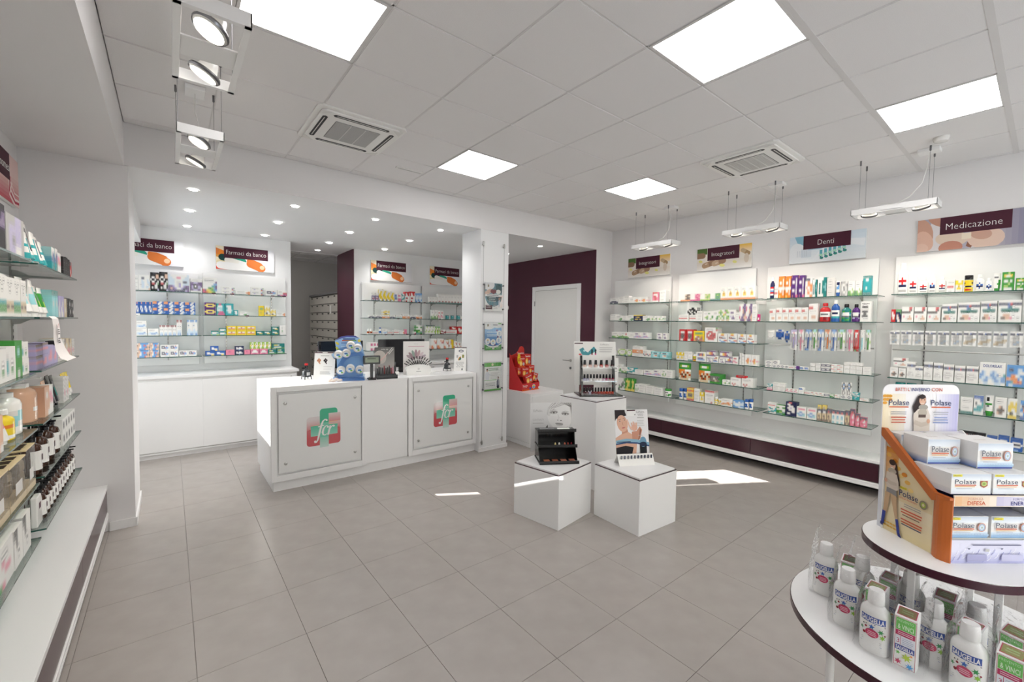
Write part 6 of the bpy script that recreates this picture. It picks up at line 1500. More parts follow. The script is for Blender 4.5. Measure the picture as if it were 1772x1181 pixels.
  1: [["redw","box",0.942,0.0,0.031,0.12], ["navygreen","box",0.905,0.0,0.039,0.119], ["wredcnr","box",0.841,0.0,0.084,0.141], ["wredcnr","box",0.753,0.0,0.084,0.139], ["wredcnr","box",0.662,0.0,0.086,0.136], ["dermad","box",0.566,0.0,0.096,0.162], ["dermad","box",0.447,0.0,0.132,0.172], ["dermad","box",0.329,0.0,0.093,0.181], ["dermad","box",0.214,0.0,0.127,0.187]],
  2: [["plast","hang",0.924,0.049,0.075,0.136], ["plast","hang",0.843,0.049,0.077,0.138], ["plast","hang",0.761,0.049,0.081,0.138], ["plast","hang",0.678,0.051,0.078,0.135], ["plast","hang",0.594,0.051,0.078,0.135], ["plast","hang",0.513,0.053,0.073,0.133], ["plastb","hang",0.431,0.056,0.082,0.133], ["plastb","hang",0.345,0.054,0.083,0.136], ["plastb","hang",0.257,0.054,0.083,0.135], ["plast","hang",0.169,0.06,0.075,0.132]],
  3: [["wphoto","box",0.917,0.0,0.059,0.098], ["wphoto","box",0.857,0.0,0.053,0.092], ["wredcnr","box",0.874,0.105,0.103,0.082], ["wbandt","box",0.797,0.0,0.061,0.156], ["wbandt","box",0.742,0.0,0.057,0.119], ["wbandt","box",0.68,0.0,0.061,0.165], ["wbandt","box",0.616,0.0,0.061,0.161], ["wbandg","box",0.549,0.0,0.067,0.151], ["wbandg","box",0.478,0.0,0.067,0.146], ["wbandg","box",0.405,0.0,0.074,0.148], ["dolor","box",0.29,0.0,0.15,0.192], ["blueorg","box",0.163,0.0,0.097,0.177]],
  4: [["tealtub","jar",0.871,0.0,0.077,0.221], ["tealtub","jar",0.792,0.0,0.072,0.221], ["tealtub","jar",0.707,0.0,0.072,0.214], ["wteal","box",0.427,0.0,0.076,0.142], ["wbluec","box",0.357,0.0,0.056,0.166], ["greencap","tube",0.296,0.0,0.051,0.176], ["wphoto","box",0.231,0.0,0.066,0.169], ["yelwt","box",0.168,0.0,0.048,0.167], ["bluewt","box",0.107,0.0,0.039,0.157]],
  5: [["blackctl","box",0.446,0.0,0.041,0.111], ["blackctl","box",0.406,0.0,0.041,0.111], ["blackctl","box",0.365,0.0,0.041,0.111], ["blackctl","box",0.325,0.0,0.041,0.111], ["blueser","box",0.269,0.0,0.059,0.099], ["blueser","box",0.204,0.0,0.06,0.113], ["blueser","box",0.134,0.0,0.067,0.105]],
 },
 'ka': {
  0: [["wtext","box",-0.304,0.0,0.032,0.176], ["wbottle","box",-0.232,0.0,0.107,0.184], ["blackpk","box",-0.135,0.0,0.081,0.222], ["blackpk","box",-0.053,0.0,0.082,0.234], ["wdevice","box",0.096,0.0,0.212,0.213], ["wpurpdev","box",0.272,0.0,0.123,0.177]],
  1: [["bluewoval","box",-0.302,0.0,0.04,0.144], ["bluewoval","box",-0.262,0.0,0.04,0.144], ["bluewoval","box",-0.222,0.0,0.04,0.144], ["bluewoval","box",-0.183,0.0,0.04,0.144], ["bluemil","box",-0.108,0.0,0.105,0.076], ["bluemil","box",-0.002,0.0,0.105,0.076], ["bluemil","box",0.103,0.0,0.105,0.076], ["bluemil","box",0.208,0.0,0.105,0.076], ["bluemil","box",-0.108,0.078,0.105,0.078], ["bluemil","box",-0.002,0.078,0.105,0.078], ["bluemil","box",0.103,0.078,0.105,0.078], ["bluemil","box",0.208,0.078,0.105,0.078]],
  2: [["wltblue","box",-0.269,0.0,0.109,0.09], ["wltblue","box",-0.271,0.092,0.105,0.089], ["wltblue","box",-0.157,0.0,0.106,0.087], ["wredtopn","box",-0.08,0.0,0.041,0.129], ["wredtopn","box",-0.039,0.0,0.041,0.129], ["wredtopn","box",0.002,0.0,0.041,0.129], ["wredtopn","box",0.044,0.0,0.041,0.129], ["wredtopn","box",0.093,0.0,0.054,0.197], ["wltbluev","box",0.197,0.0,0.053,0.199], ["wltbluev","box",0.25,0.0,0.053,0.199]],
  3: [["babyblue","box",-0.258,0.0,0.128,0.09], ["babyblue","box",-0.15,0.0,0.085,0.087], ["babyblue","box",-0.258,0.092,0.128,0.085], ["babyblue","box",-0.15,0.089,0.085,0.086], ["wblueline","box",-0.052,0.0,0.088,0.076], ["wblueline","box",0.036,0.0,0.088,0.076], ["wblueline","box",-0.052,0.077,0.088,0.073], ["wblueline","box",0.036,0.077,0.088,0.073], ["wblueline","box",0.129,0.0,0.087,0.075], ["wblueline","box",0.221,0.0,0.091,0.073]],
 },
 'kb': {
  0: [["rainbow","box",0.415,0.0,0.157,0.202], ["wpurpline","box",0.614,0.0,0.153,0.047], ["wpurpline","box",0.614,0.047,0.153,0.049], ["worangec","box",0.781,0.0,0.17,0.053], ["wpurpline","box",0.952,0.0,0.158,0.056], ["wpurpline","box",0.952,0.056,0.158,0.052], ["wblueline","box",1.12,0.0,0.15,0.078], ["wmagb","box",1.258,0.0,0.12,0.084]],
  1: [["yelpurp","box",0.415,0.0,0.118,0.085], ["yelpurp","box",0.415,0.085,0.118,0.079], ["tealmag","box",0.528,0.0,0.091,0.155], ["tealsw","box",0.625,0.0,0.095,0.158], ["tealsw","box",0.7,0.0,0.049,0.073], ["wgreen","box",0.782,0.0,0.085,0.05], ["yelbox","box",0.998,0.0,0.063,0.141], ["yelwt","box",1.068,0.0,0.067,0.146], ["yelwt","box",1.141,0.0,0.068,0.104], ["worangec","box",1.237,0.0,0.115,0.056]],
  2: [["tealgw","box",0.462,0.0,0.083,0.06], ["tealgw","box",0.547,0.0,0.08,0.048], ["tealgw","box",0.547,0.048,0.08,0.045], ["yelband","box",0.647,0.0,0.112,0.062], ["yelband","box",0.759,0.0,0.112,0.062], ["yelband","box",0.871,0.0,0.112,0.062], ["yelband","box",0.647,0.062,0.112,0.062], ["yelband","box",0.759,0.062,0.112,0.062], ["yelband","box",0.871,0.062,0.112,0.062], ["tealyel","box",0.975,0.0,0.089,0.057], ["tealyel","box",1.068,0.0,0.091,0.056], ["tealyel","box",1.166,0.0,0.093,0.059], ["tealyel","box",1.166,0.059,0.093,0.058], ["wtextg","box",1.26,0.0,0.081,0.133]],
  3: [["bluezig","box",0.411,0.0,0.11,0.059], ["bluezig","box",0.52,0.0,0.11,0.059], ["bluezig","box",0.455,0.06,0.089,0.064], ["pinkbox","box",0.627,0.0,0.097,0.07], ["navybox","box",0.733,0.0,0.104,0.058], ["navybox","box",0.733,0.058,0.104,0.06], ["pinkbox","box",0.824,0.0,0.069,0.064], ["pinkw2","box",0.913,0.0,0.103,0.077], ["pinkw2","box",1.019,0.0,0.103,0.074], ["olivew","box",0.883,0.075,0.051,0.092], ["olivew","box",0.934,0.075,0.051,0.092], ["olivew","box",0.985,0.075,0.051,0.092], ["olivew","box",1.035,0.075,0.051,0.092], ["olivew","box",1.086,0.075,0.051,0.092], ["tealzig","box",1.126,0.0,0.105,0.059], ["tealzig","box",1.233,0.0,0.104,0.07], ["tealzig","box",1.204,0.071,0.161,0.071]],
 },
 'kc': {
  0: [["wpurpb","box",2.579,0.0,0.054,0.119], ["wpurpb","box",2.638,0.0,0.055,0.122], ["yelmoon","box",2.703,0.0,0.067,0.183], ["yelmoon","box",2.77,0.0,0.063,0.191], ["yelmoon","box",2.835,0.0,0.064,0.162], ["yelmoon","box",2.902,0.0,0.064,0.161], ["bluew","box",2.966,0.0,0.056,0.142], ["pinkw","box",3.027,0.0,0.056,0.134], ["tealw","box",3.088,0.0,0.057,0.132], ["redsw","box",3.166,0.0,0.089,0.169], ["redsw","box",3.262,0.0,0.093,0.179], ["ltblue","box",3.346,0.0,0.06,0.153], ["ltblue","box",3.407,0.0,0.058,0.156]],
  1: [["wnavyb","box",2.549,0.0,0.102,0.053], ["wnavyb","box",2.662,0.0,0.113,0.055], ["worangeb","box",2.786,0.0,0.126,0.051], ["yelwt","box",2.795,0.051,0.113,0.089], ["wnavyb","box",2.902,0.0,0.097,0.055], ["wtealb","box",3.014,0.0,0.113,0.057], ["worangeb","box",3.142,0.0,0.13,0.072], ["wnavyb","box",3.269,0.0,0.11,0.066], ["worangeb","box",3.384,0.0,0.11,0.068]],
  2: [["wpill","bottle",2.499,0.0,0.045,0.096], ["wpill","bottle",2.546,0.0,0.041,0.096], ["wredband","box",2.62,0.0,0.094,0.054], ["bluew","bottle",2.697,0.0,0.051,0.112], ["wltblue","box",2.77,0.0,0.086,0.089], ["wredband","box",2.869,0.0,0.103,0.059], ["wredband","box",2.976,0.0,0.1,0.075], ["worangec","box",3.07,0.0,0.078,0.06], ["pinkbox","box",3.135,0.0,0.043,0.083], ["wmagb","box",3.3,0.0,0.052,0.043], ["greenw","box",3.386,0.0,0.11,0.154]],
  3: [["magsq","box",2.585,0.0,0.175,0.137]],
 },
 'kd': {
  0: [["wtealbt","box",3.599,0.0,0.057,0.106], ["wtealbt","box",3.657,0.0,0.057,0.106], ["wtealbt","box",3.714,0.0,0.057,0.106], ["wtealbt","box",3.781,0.0,0.065,0.168], ["wtealbt","box",3.846,0.0,0.065,0.168], ["wtealbt","box",3.91,0.0,0.065,0.168], ["wtealbt","box",3.975,0.0,0.065,0.168], ["wtealbt","box",4.04,0.0,0.065,0.168], ["wtealbt","box",4.105,0.0,0.065,0.168], ["wtealbt","box",4.17,0.0,0.065,0.168], ["wtealbt","box",4.235,0.0,0.065,0.168]],
  1: [["wgreenb","box",3.648,0.0,0.06,0.161], ["wgreenb","box",3.717,0.0,0.061,0.163], ["wpinkb","box",3.779,0.0,0.053,0.15], ["wpinkb","box",3.838,0.0,0.054,0.152], ["tealbox","box",3.949,0.0,0.049,0.073], ["tealbox","box",4.053,0.0,0.047,0.075], ["tealbox","box",4.181,0.0,0.051,0.077], ["wtealbt","box",4.247,0.0,0.057,0.054]],
  2: [["greentop","box",3.538,0.0,0.062,0.16], ["greentop","box",3.6,0.0,0.062,0.16], ["greentop","box",3.662,0.0,0.062,0.16], ["limew","box",3.724,0.0,0.051,0.133], ["limew","box",3.775,0.0,0.051,0.133], ["darkred","box",3.859,0.0,0.108,0.081], ["wredband","box",4.033,0.0,0.228,0.076], ["redw","box",4.08,0.076,0.129,0.058], ["redw","box",4.216,0.0,0.126,0.135]],
  3: [["wredcor","box",3.675,0.0,0.105,0.18], ["wredcor","box",3.804,0.0,0.137,0.186], ["wredcor","box",3.923,0.0,0.09,0.151], ["yelred2","box",4.025,0.0,0.103,0.159], ["wredcor","box",4.116,0.0,0.068,0.129], ["wredcor","box",4.187,0.0,0.063,0.11], ["wredcor","box",4.253,0.0,0.058,0.106]],
 },
}


BAYN = dict(b1='far Integratori bay', b2='near Integratori bay', b3='Denti bay', b4='Medicazione bay', ka='back bay by left pier', kb='back bay by passage', kc='back bay behind screens', kd='back bay behind pillar', l1='far left-wall bay', l2='near left-wall bay')
SHN = ['top shelf', 'second shelf', 'third shelf', 'fourth shelf', 'fifth shelf', 'bottom shelf']
BOXN = dict(b1='supplement_carton', b2='supplement_carton', b3='dental_carton', b4='dressing_carton', ka='medicine_carton', kb='medicine_carton', kc='medicine_carton', kd='medicine_carton', l1='cosmetic_carton', l2='cosmetic_carton')
def place_bay(bay, shelves):
    for sh, items in shelves.items():
        zs = SZ if bay[0] == 'b' else LZ if bay[0] == 'l' else KZ
        shn = 'bottom shelf' if sh == len(zs) - 1 else SHN[sh]
        sgn = -1 if bay[0] == 'b' else 1
        idx = sorted(range(len(items)), key=lambda i: (sgn * items[i][2]))
        low = [i for i in idx if items[i][3] < .02]; upp = [i for i in idx if items[i][3] >= .02]
        for i, it in enumerate(items):
            an, kind, s, zo, w, h = it[:6]
            w *= .97
            if kind in ('bottle', 'tube', 'jar', 'spray', 'pump'): d = w
            elif kind == 'hang': d = .02
            else: d = min(.11, max(.035, .9 * min(w, h))) if an not in ('wdevice', 'blackpk', 'wpurpdev') else .12
            if zo > .02: d = max(d, .045)
            if len(it) > 6: d = it[6]
            z = zs[sh] + zo
            if kind == 'pouch': d = .05
            dy = d / 2
            if kind == 'hang':
                order = 'hanging pack'; nth = ORD[sorted(idx, key=lambda q: sgn * items[q][2]).index(i)]
                lab = '%s, %s from the left, %s' % (ART[an][2], nth, BAYN[bay])
            elif zo >= .02 : lab = '%s stacked on top, %s upper one, %s, %s' % (ART[an][2], ORD[min(upp.index(i), 26)], shn, BAYN[bay])
            else: lab = '%s, %s from left, %s, %s' % (ART[an][2], ORD[min(low.index(i), 26)], shn, BAYN[bay])
            if len(lab.split()) > 16: lab = lab.replace(' stacked on top', '')
            ws = lab.split()
            if len(ws) > 16: lab = ' '.join(w_ for w_ in ws if w_ not in ('with', 'and', 'a', 'the', 'small'))
            jr = (random.random() - .5) * R(3)
            if bay[0] == 'b': loc, rz = (5.42 + dy, s, z), -PI / 2 + jr
            elif bay[0] == 'l': loc, rz = (-.52 - dy, s, z), PI / 2 + jr
            else: loc, rz = (s, 6.83 + dy, z), jr
            if kind == 'hang' or zo > .02: jr = 0; rz = {'b': -PI / 2, 'l': PI / 2, 'k': 0}[bay[0]]
            if kind == 'hang': loc = (5.425 + .006 * (i % 3), s, z)
            o = put(kind, an, loc, rz, w, h - .001, d, lab, 'goods on the %s, %s' % (shn, BAYN[bay]), BOXN[bay] if kind == 'box' else None)
            if an == 'dermad': bigtext(o, 'DERMATESS', w, h, d, '2f6f5f', .45)
            elif an == 'dolor': bigtext(o, 'DOLORELAX', w, h, d, '4a5a9a', .78)
            elif an == 'polase': bigtext(o, 'Polase', w, h, d, '2a3a78', .42)
            elif an == 'wvert' : bigtext(o, 'elmex', w, h, d, 'k', .86)
            elif an == 'greencit': bigtext(o, 'Citrosil', w, h, d, 'y', .80)
            elif an == 'blueser': bigtext(o, 'SERENITY', w, h, d, 'n', .48)
            elif an == 'wredcross': bigtext(o, 'AMUCHINA', w, h, d, 'n', .25)
            elif an == 'blackctl': bigtext(o, 'CONTROL', w, h, d, 'w', .6)
_bt = {}
def bigtext(o, s, w, h, d, col, zf):
    k = (s, round(w, 3), round(h, 3))
    if k in _bt:
        c = _bt[k].copy(); COL.objects.link(c); c.parent = o; return
    A = Art(y=-d / 2 * (1 if s != 'AMUCHINA' else .82) - .0006); hh = min(h * .16, w * .16)
    A.text(s, 0, h * zf, hh, col, .015, w=w * .72, align='c'); _bt[k] = A.build('lettering', o)
for bay, sh in CAT.items(): place_bay(bay, sh)

# left wall bays: [art, kind, y centre, lift, width, height]
def run(y0, y1, specs):
    """lay items side by side between y0 and y1; specs: (art, kind, relative width, height, lift)"""
    tot = sum(s[2] for s in specs if not s[4]); out = []; y = y0
    for a, k, rw, h, lift in specs:
        if lift: out.append([a, k, round(yprev, 3), lift, wprev, h]); continue
        w = (y1 - y0) * rw / tot; out.append([a, k, round(y + w / 2, 3), 0, w, h]); yprev, wprev = y + w / 2, w; y += w
    return out
LEFT = {
 'l1': {
  0: run(3.12, 4.20, [('lteal', 'tube', .7, .15, 0), ('lwtube', 'tube', 1.2, .205, 0), ('lteal', 'tube', .9, .175, 0), ('lwtube', 'tube', 1, .165, 0), ('lteal', 'tube', .9, .15, 0), ('lblue', 'box', 1, .135, 0), ('lblue', 'box', .9, .14, 0), ('lpink', 'box', 1, .125, 0), ('lpink', 'tube', .9, .125, 0), ('lblack', 'box', .8, .12, 0), ('lblack', 'box', .8, .125, 0), ('lblack', 'box', .8, .12, 0), ('lred', 'box', .8, .11, 0)]),
  1: run(3.12, 4.22, [('lmint', 'tube', 1.4, .195, 0), ('lmint', 'tube', 1, .19, 0), ('lgreen', 'tube', 1.1, .165, 0), ('lgreen', 'tube', 1, .16, 0), ('lmintb', 'box', 1, .155, 0), ('lmintb', 'box', .9, .155, 0), ('llav', 'box', 1, .13, 0), ('llav', 'box', 1, .13, 0), ('lbeige', 'box', .9, .12, 0), ('lblack', 'box', .8, .125, 0), ('lpatt', 'box', 1, .125, 0), ('lpatt', 'box', .9, .12, 0)]),
  2: run(3.12, 4.22, [('lmauve', 'box', 1.3, .07, 0), ('lmauve', 'box', 1, .055, .07), ('lpl', 'box', 1.2, .07, 0), ('lmauve', 'box', 1, .06, .07), ('lpl', 'box', 1.2, .11, 0), ('lpl', 'box', 1, .10, 0), ('lpattb', 'box', 1, .07, 0), ('lpatt', 'box', 1, .055, .07), ('lpattb', 'box', 1, .13, 0), ('lpattc', 'box', 1.2, .13, 0), ('lpattc', 'box', 1, .125, 0), ('lpattb', 'box', .9, .12, 0)]),
  3: run(3.13, 4.20, [('lsalp', 'pump', 1.6, .225, 0), ('lsal', 'box', 1.0, .16, 0), ('lpink', 'box', 1, .155, 0), ('lsal', 'tube', 1, .17, 0), ('ldark', 'tube', 1, .19, 0), ('ldark', 'tube', 1, .18, 0), ('lpattb', 'box', 1, .16, 0), ('lpattb', 'box', .8, .15, 0), ('lyell', 'tube', .8, .165, 0), ('lyell', 'tube', .8, .165, 0), ('lyell', 'tube', .8, .16, 0)])},
 'l2': {
  0: run(2.28, 2.96, [('lcase', 'box', 2.6, .19, 0), ('llilac', 'box', 1.6, .17, 0)]),
  1: run(2.24, 2.98, [('vbrown', 'box', 1, .17, 0), ('vgreen', 'box', 1, .17, 0), ('vgreen', 'box', 1, .17, 0), ('vgreen', 'box', 1, .17, 0), ('vbrown', 'box', 1, .165, 0), ('vgreen', 'box', 1, .165, 0), ('vbrown', 'box', 1, .165, 0)]),
  2: run(2.25, 2.98, [('lbw', 'box', 1, .17, 0), ('lbw', 'box', 1, .17, 0), ('lwt', 'box', 1, .135, 0), ('lwt', 'box', 1, .14, 0), ('lgrn', 'box', .8, .16, 0), ('lwt', 'box', .9, .075, 0), ('lwt', 'box', 1, .075, .075)]),
  3: run(2.2, 2.98, [('lpink', 'box', 1, .15, 0), ('lsal', 'box', 1, .15, 0), ('lsal', 'box', 1, .145, 0), ('lyell', 'tube', .7, .13, 0), ('lpink', 'tube', .7, .13, 0), ('lyell', 'bottle', 1, .135, 0), ('lmint', 'pump', 1.2, .215, 0)]),
  5: run(2.15, 2.92, [('lwp', 'box', 2, .18, 0), ('lwp', 'box', 1.6, .17, 0), ('lwk', 'box', 1, .165, 0), ('lwk', 'box', 1, .175, 0)])}}
for bay, sh in LEFT.items(): place_bay(bay, sh)
# white cream cartons, fifth shelf of the far bay
n = 0
for r_ in range(2):
    for k in range(5):
        lab = 'white cream carton with black label, %s from left, %s row, fifth shelf, far left-wall bay' % (ORD[k], ('lower', 'upper')[r_])
        put('box', 'lwbox', (-.565, 3.80 + k * .088, LZ[4] + r_ * .083), PI / 2, .084, .082, .08, lab, 'white cream cartons on the far left-wall bay', 'cosmetic_carton')
# amber pump bottles
def amber(x, y, z, s, lab, grp, pump=True):
    k = ('amber', s, pump)
    if k in protos: t = copy_tree(protos[k])
    else:
        t = protos[k] = bpy.data.objects.new('pump_bottle', None); COL.objects.link(t)
        b = MB(); b.lathe([(.030 * s, 0), (.033 * s, .004 * s), (.033 * s, .115 * s), (.028 * s, .132 * s), (.014 * s, .142 * s), (.013 * s, .152 * s)], 20, 'a', M_AMBER); b.build('body', t, smooth=True)
        b = MB(); n = 12; vs, fs = [], []
        for i in range(n + 1):
            a = R(185 + 170 * i / n)
            vs += [(.0337 * s * math.cos(a), .0337 * s * math.sin(a), .022 * s), (.0337 * s * math.cos(a), .0337 * s * math.sin(a), .108 * s)]
        b.add(vs, [(2 * i, 2 * i + 2, 2 * i + 3, 2 * i + 1) for i in range(n)], 'w', M_PAPER); l = b.build('label', t)
        A = Art(T=lambda p: (p[0], p[1], p[2]), y=-.0342 * s); A.rect(-.009 * s, .062 * s, .009 * s, .090 * s, 'd'); A.lines(-.012 * s, .045 * s, .024 * s, 2, .008 * s, .003 * s, 'G'); A.build('print', l)
        b = MB()
        if pump:
            b.lathe([(.016 * s, .148 * s), (.016 * s, .166 * s), (.005 * s, .168 * s), (.005 * s, .185 * s), (.014 * s, .187 * s), (.013 * s, .196 * s)], 14, 'k', M_GLOSS); b.box(-.005 * s, .005 * s, -.04 * s, 0, .186 * s, .194 * s, 'k', M_GLOSS)
        else: b.lathe([(.015 * s, .148 * s), (.015 * s, .172 * s)], 14, 'k', M_GLOSS)
        b.build('pump' if pump else 'cap', t, smooth=True)
    t.location = (x, y, z); t.rotation_euler = (0, 0, PI / 2); tag(t, lab, 'bottle', grp)
for k in range(8):
    amber(-.60 if k % 2 else -.555, 3.17 + k * .075, LZ[4], 1.12, 'amber pump bottle with white label, %s from left, fifth shelf, far left-wall bay' % ORD[k], 'amber bottles on the fifth shelf of the far left-wall bay')
for r_ in range(2):
    for k in range(12):
        amber(-.555 - .08 * r_, 3.28 + k * .078, LZ[5], .92, 'amber pump bottle, %s from left, %s row, bottom shelf, far left-wall bay' % (ORD[k], ('front', 'back')[r_]), 'amber bottles on the bottom shelf of the far left-wall bay')
t = thing('refill_pouch', 'white refill pouch before the amber bottles, bottom shelf, far left-wall bay', 'pouch', (-.545, 3.18, LZ[5]), PI / 2)
b = MB(); b.prism([(-.055, 0), (.055, 0), (.055, .12), (.03, .155), (-.055, .155)], 'y', -.012, .012, 'w', M_GLOSS); b.build('body', t, bevel=.005)
A = Art(y=-.0125); A.rect(-.018, .085, .018, .115, 'd'); A.lines(-.03, .06, .06, 3, .012, .004, 'g'); A.build('print', t)
for (y, w, h, lab) in ((2.42, .27, .19, 'cellophane gift box of natural products, nearest the camera on the left shelves'), (2.69, .25, .185, 'cellophane gift box of natural products, middle one on the left shelves'), (2.90, .16, .20, 'cellophane gift box of natural products, next to the amber bottles')):
    t = thing('gift_box', lab, 'gift box', (-.60, y, LZ[4]), PI / 2, 'cellophane gift boxes on the left wall shelves')
    b = MB(); b.box(-w / 2, w / 2, -.09, .09, 0, .03, 'h', M_CARTON); b.box(-w / 2, w / 2, .08, .09, 0, h, 'c9b08a', M_CARTON); b.box(-w / 2, w / 2, -.09, .09, h - .006, h, 'e3cfa6', M_CARTON)
    for q_ in range(3): b.box(-w * .4 + q_ * w * .28, -w * .4 + q_ * w * .28 + w * .18, -.07, .07, h, h + .003, '3a2c26', M_CARTON)
    b.build('carton', t)
    b = MB()
    for q_ in range(9):
        b.lathe([(.018, 0), (.028, .02), (.026, .05), (.010, .065)], 9, ['8f8272', '6d6256', 'b5a68e', 'd8cdb8'][q_ % 4], M_PAPER, c=(-w * .36 + (q_ % 4) * w * .24, -.04 + .04 * (q_ % 2), .03 + .05 * (q_ // 4)))
    b.build('contents', t)
    b = MB(); b.box(-w / 2 + .001, w / 2 - .001, -.0905, .088, .028, h - .005, 'w', M_FILM); b.build('cellophane', t)
    b = MB(); b.box(-w * .2, w * .2, -.0925, -.091, .05, .10, 'W', M_PAPER); b.build('label', t)
# paper tag hanging from the shelf edge
t = thing('hanging_leaflet', 'curled white leaflet with black and red lettering hanging from the left wall shelf', 'leaflet', (-.47, 3.10, 1.672), R(90))
b = MB(); vs = []; n = 10
prof = [(0.04, .012), (0.0, .012), (-.012, .0), (-.016, -.05), (-.014, -.10), (-.020, -.16), (-.035, -.20), (-.06, -.215)]
for y, z in prof:
    k = -z * .25
    vs += [(0 + k * .3, y, z), (.155 + k, y - .01 * (z < -.1), z * .98)]
b.add(vs, [(2 * i, 2 * i + 1, 2 * i + 3, 2 * i + 2) for i in range(len(prof) - 1)], 'f4efee', M_PAPER); b.build('sheet', t, smooth=True)
A = Art(y=-.022); A.ribbon([(.035, -.03), (.045, -.05), (.05, -.09), (.04, -.12)], [.006, .010, .006, .004], 'k'); A.lines(.06, -.06, .06, 3, .010, .005, 'k', .3); A.lines(.065, -.105, .06, 3, .010, .006, 'G', .2); A.ribbon([(.055, -.045), (.08, -.025), (.10, -.05)], .004, 'r'); A.build('print', t)

# ------------------------------------------------------------------ round two-tier table by the street side
TX, TY, ZL, ZU, RL, RU = 1.922, .184, .70, .98, .402, .203
t = thing('tiered_table', 'round white two-tier table with burgundy edges, at the camera side', 'table', (TX, TY, 0))
for nm, r_, z in (('lower_tier', RL, ZL), ('upper_tier', RU, ZU)):
    b = MB(); b.lathe([(r_ - .002, z - .002), (r_ - .002, z)], 72, 'w', M_LAM); o = b.build(nm, t)
    b = MB(); b.lathe([(r_ - .003, z - .026), (r_, z - .025), (r_, z - .0025), (r_ - .002, z - .001)], 72, 'w', M_BURGG, capt=False); b.build('edge_band', o, smooth=True)
for k in range(4):
    a = R(38 + 90 * k)
    b = MB(); x, y = .30 * math.cos(a), .30 * math.sin(a); b.tube([(x, y, 0), (x, y, ZL - .026)], .012, 12, 'w', M_TRIM); b.build('leg', t, smooth=True)
    a = R(66 + 90 * k)
    b = MB(); x, y = .135 * math.cos(a), .135 * math.sin(a); b.box(x - .009, x + .009, y - .009, y + .009, ZL, ZU - .026, 'w', M_TRIM); b.build('post', t, bevel=.002)

# cardboard display with the big cartons: local x along its front, y to the back
DO, DA = (1.81, .158, ZU), math.atan2(-.608, .794)
def dl(x, y, z): return (DO[0] + x * math.cos(DA) - y * math.sin(DA), DO[1] + x * math.sin(DA) + y * math.cos(DA), DO[2] + z)
M_ORG = principled('orange_card', hexc('c4682a'), .35)
t = thing('winter_display', 'cardboard display with orange edge, woman picture and header, on the upper tier', 'display', DO, DA)
DW = .262
b = MB()
b.box(0, DW, .0, .235, 0, .004, 'w', M_PAPER)
b.box(0, DW, .0, .003, .0, .070, 'e3e2ee', M_PAPER); b.box(0, DW, .232, .236, 0, .34, 'e9e6ee', M_PAPER)
b.box(.0, DW, .012, .235, .066, .070, 'w', M_PAPER)
b.box(.0, DW, .010, .235, .170, .174, '3a4a9a', M_PAPER)
b.build('tray', t)
b = MB(); b.prism([(.003, 0), (.235, 0), (.235, .345), (.225, .345), (.052, .195), (.003, .195)], 'x', -.004, 0, 'e9dcc0', M_PAPER); s = b.build('side_panel', t)
b = MB(); b.prism([(.003, 0), (.235, 0), (.235, .345), (.225, .345), (.052, .195), (.003, .195)], 'x', DW, DW + .004, 'w', M_PAPER); b.build('side_panel', t)
b = MB(); b.box(-.006, .0, .225, .245, 0, .345, 'dfe0e6', M_PAPER); b.box(-.010, -.004, .222, .226, 0, .345, 'w', M_PAPER); b.build('back_edge', t)
# orange edging: curved front post and slanted rail
b = MB(); n = 6
arc = [(-.004 - .012 * math.sin(PI * i / n), -.002 + .055 * i / n) for i in range(n + 1)]
b.prism(arc + [(-.0005, .053), (-.0005, -.002)], 'z', 0, .193, 'w', M_ORG)
b.build('orange_edge', t)
b = MB(); b.prism([(.052, .170), (.236, .325), (.236, .352), (.225, .352), (.046, .197), (-.002, .197), (-.002, .19)], 'x', -.013, -.0002, 'w', M_ORG); b.build('orange_edge', t)
# side picture (seen from -x): u runs from back to front
TS = lambda p: (-.0045 + p[1], .235 - p[0], p[2])
A = Art(T=TS, y=0)
A.grad(0, .0, .18, .12, 'ecd9a8', 'efe2c6', 6); A.grad(.0, .12, .06, .29, 'efe0bc', 'd98a2a', 10); A.poly([(.06, .12), (.18, .12), (.18, .165), (.06, .27)], 'ead7ae')
for k in range(9): A.ell(.012 + .012 * k, .285 - .012 * k - .01 * (k % 3), .010, .007, ['d9852a', 'e8b45a', 'f0cf86'][k % 3])
for k in range(12): A.ell(.01 + .012 * (k % 6), .018 + .012 * (k // 6), .006, .003, 'd9a94a')
# woman
A.poly([(.030, .245), (.046, .252), (.058, .235), (.066, .20), (.072, .17), (.062, .165), (.054, .19), (.040, .20)], '3a2620'); A.ell(.042, .232, .011, .016, 'e0b49a'); A.ell(.041, .241, .012, .010, '3a2620')
A.rect(.036, .222, .046, .224, 'w'); A.ell(.042, .212, .016, .010, 'b8aa98'); A.ell(.044, .198, .013, .012, 'c9bcaa'); A.rect(.038, .185, .054, .196, '4a4038')
A.poly([(.022, .205), (.06, .205), (.068, .18), (.070, .155), (.060, .148), (.028, .150), (.018, .168)], 'd8cabb'); A.ribbon([(.020, .178), (.040, .170), (.062, .172)], [.012, .013, .010], 'cbbcab'); A.ell(.021, .174, .006, .007, 'd9a88e')
A.poly([(.026, .152), (.062, .150), (.066, .128), (.024, .132)], '8d8a88'); A.poly([(.022, .135), (.040, .135), (.030, .06), (.016, .062)], 'c9a884'); A.poly([(.040, .135), (.064, .131), (.070, .06), (.062, .055)], 'c9a884'); A.poly([(.063, .055), (.073, .058), (.082, .012), (.072, .008)], '35418e'); A.poly([(.014, .066), (.027, .066), (.021, .020), (.010, .022)], '35418e')
A.poly([(.072, .012), (.082, .014), (.089, .0), (.076, .002)], '2c3678'); A.poly([(.008, .024), (.020, .024), (.018, .012), (.008, .014)], '2c3678')
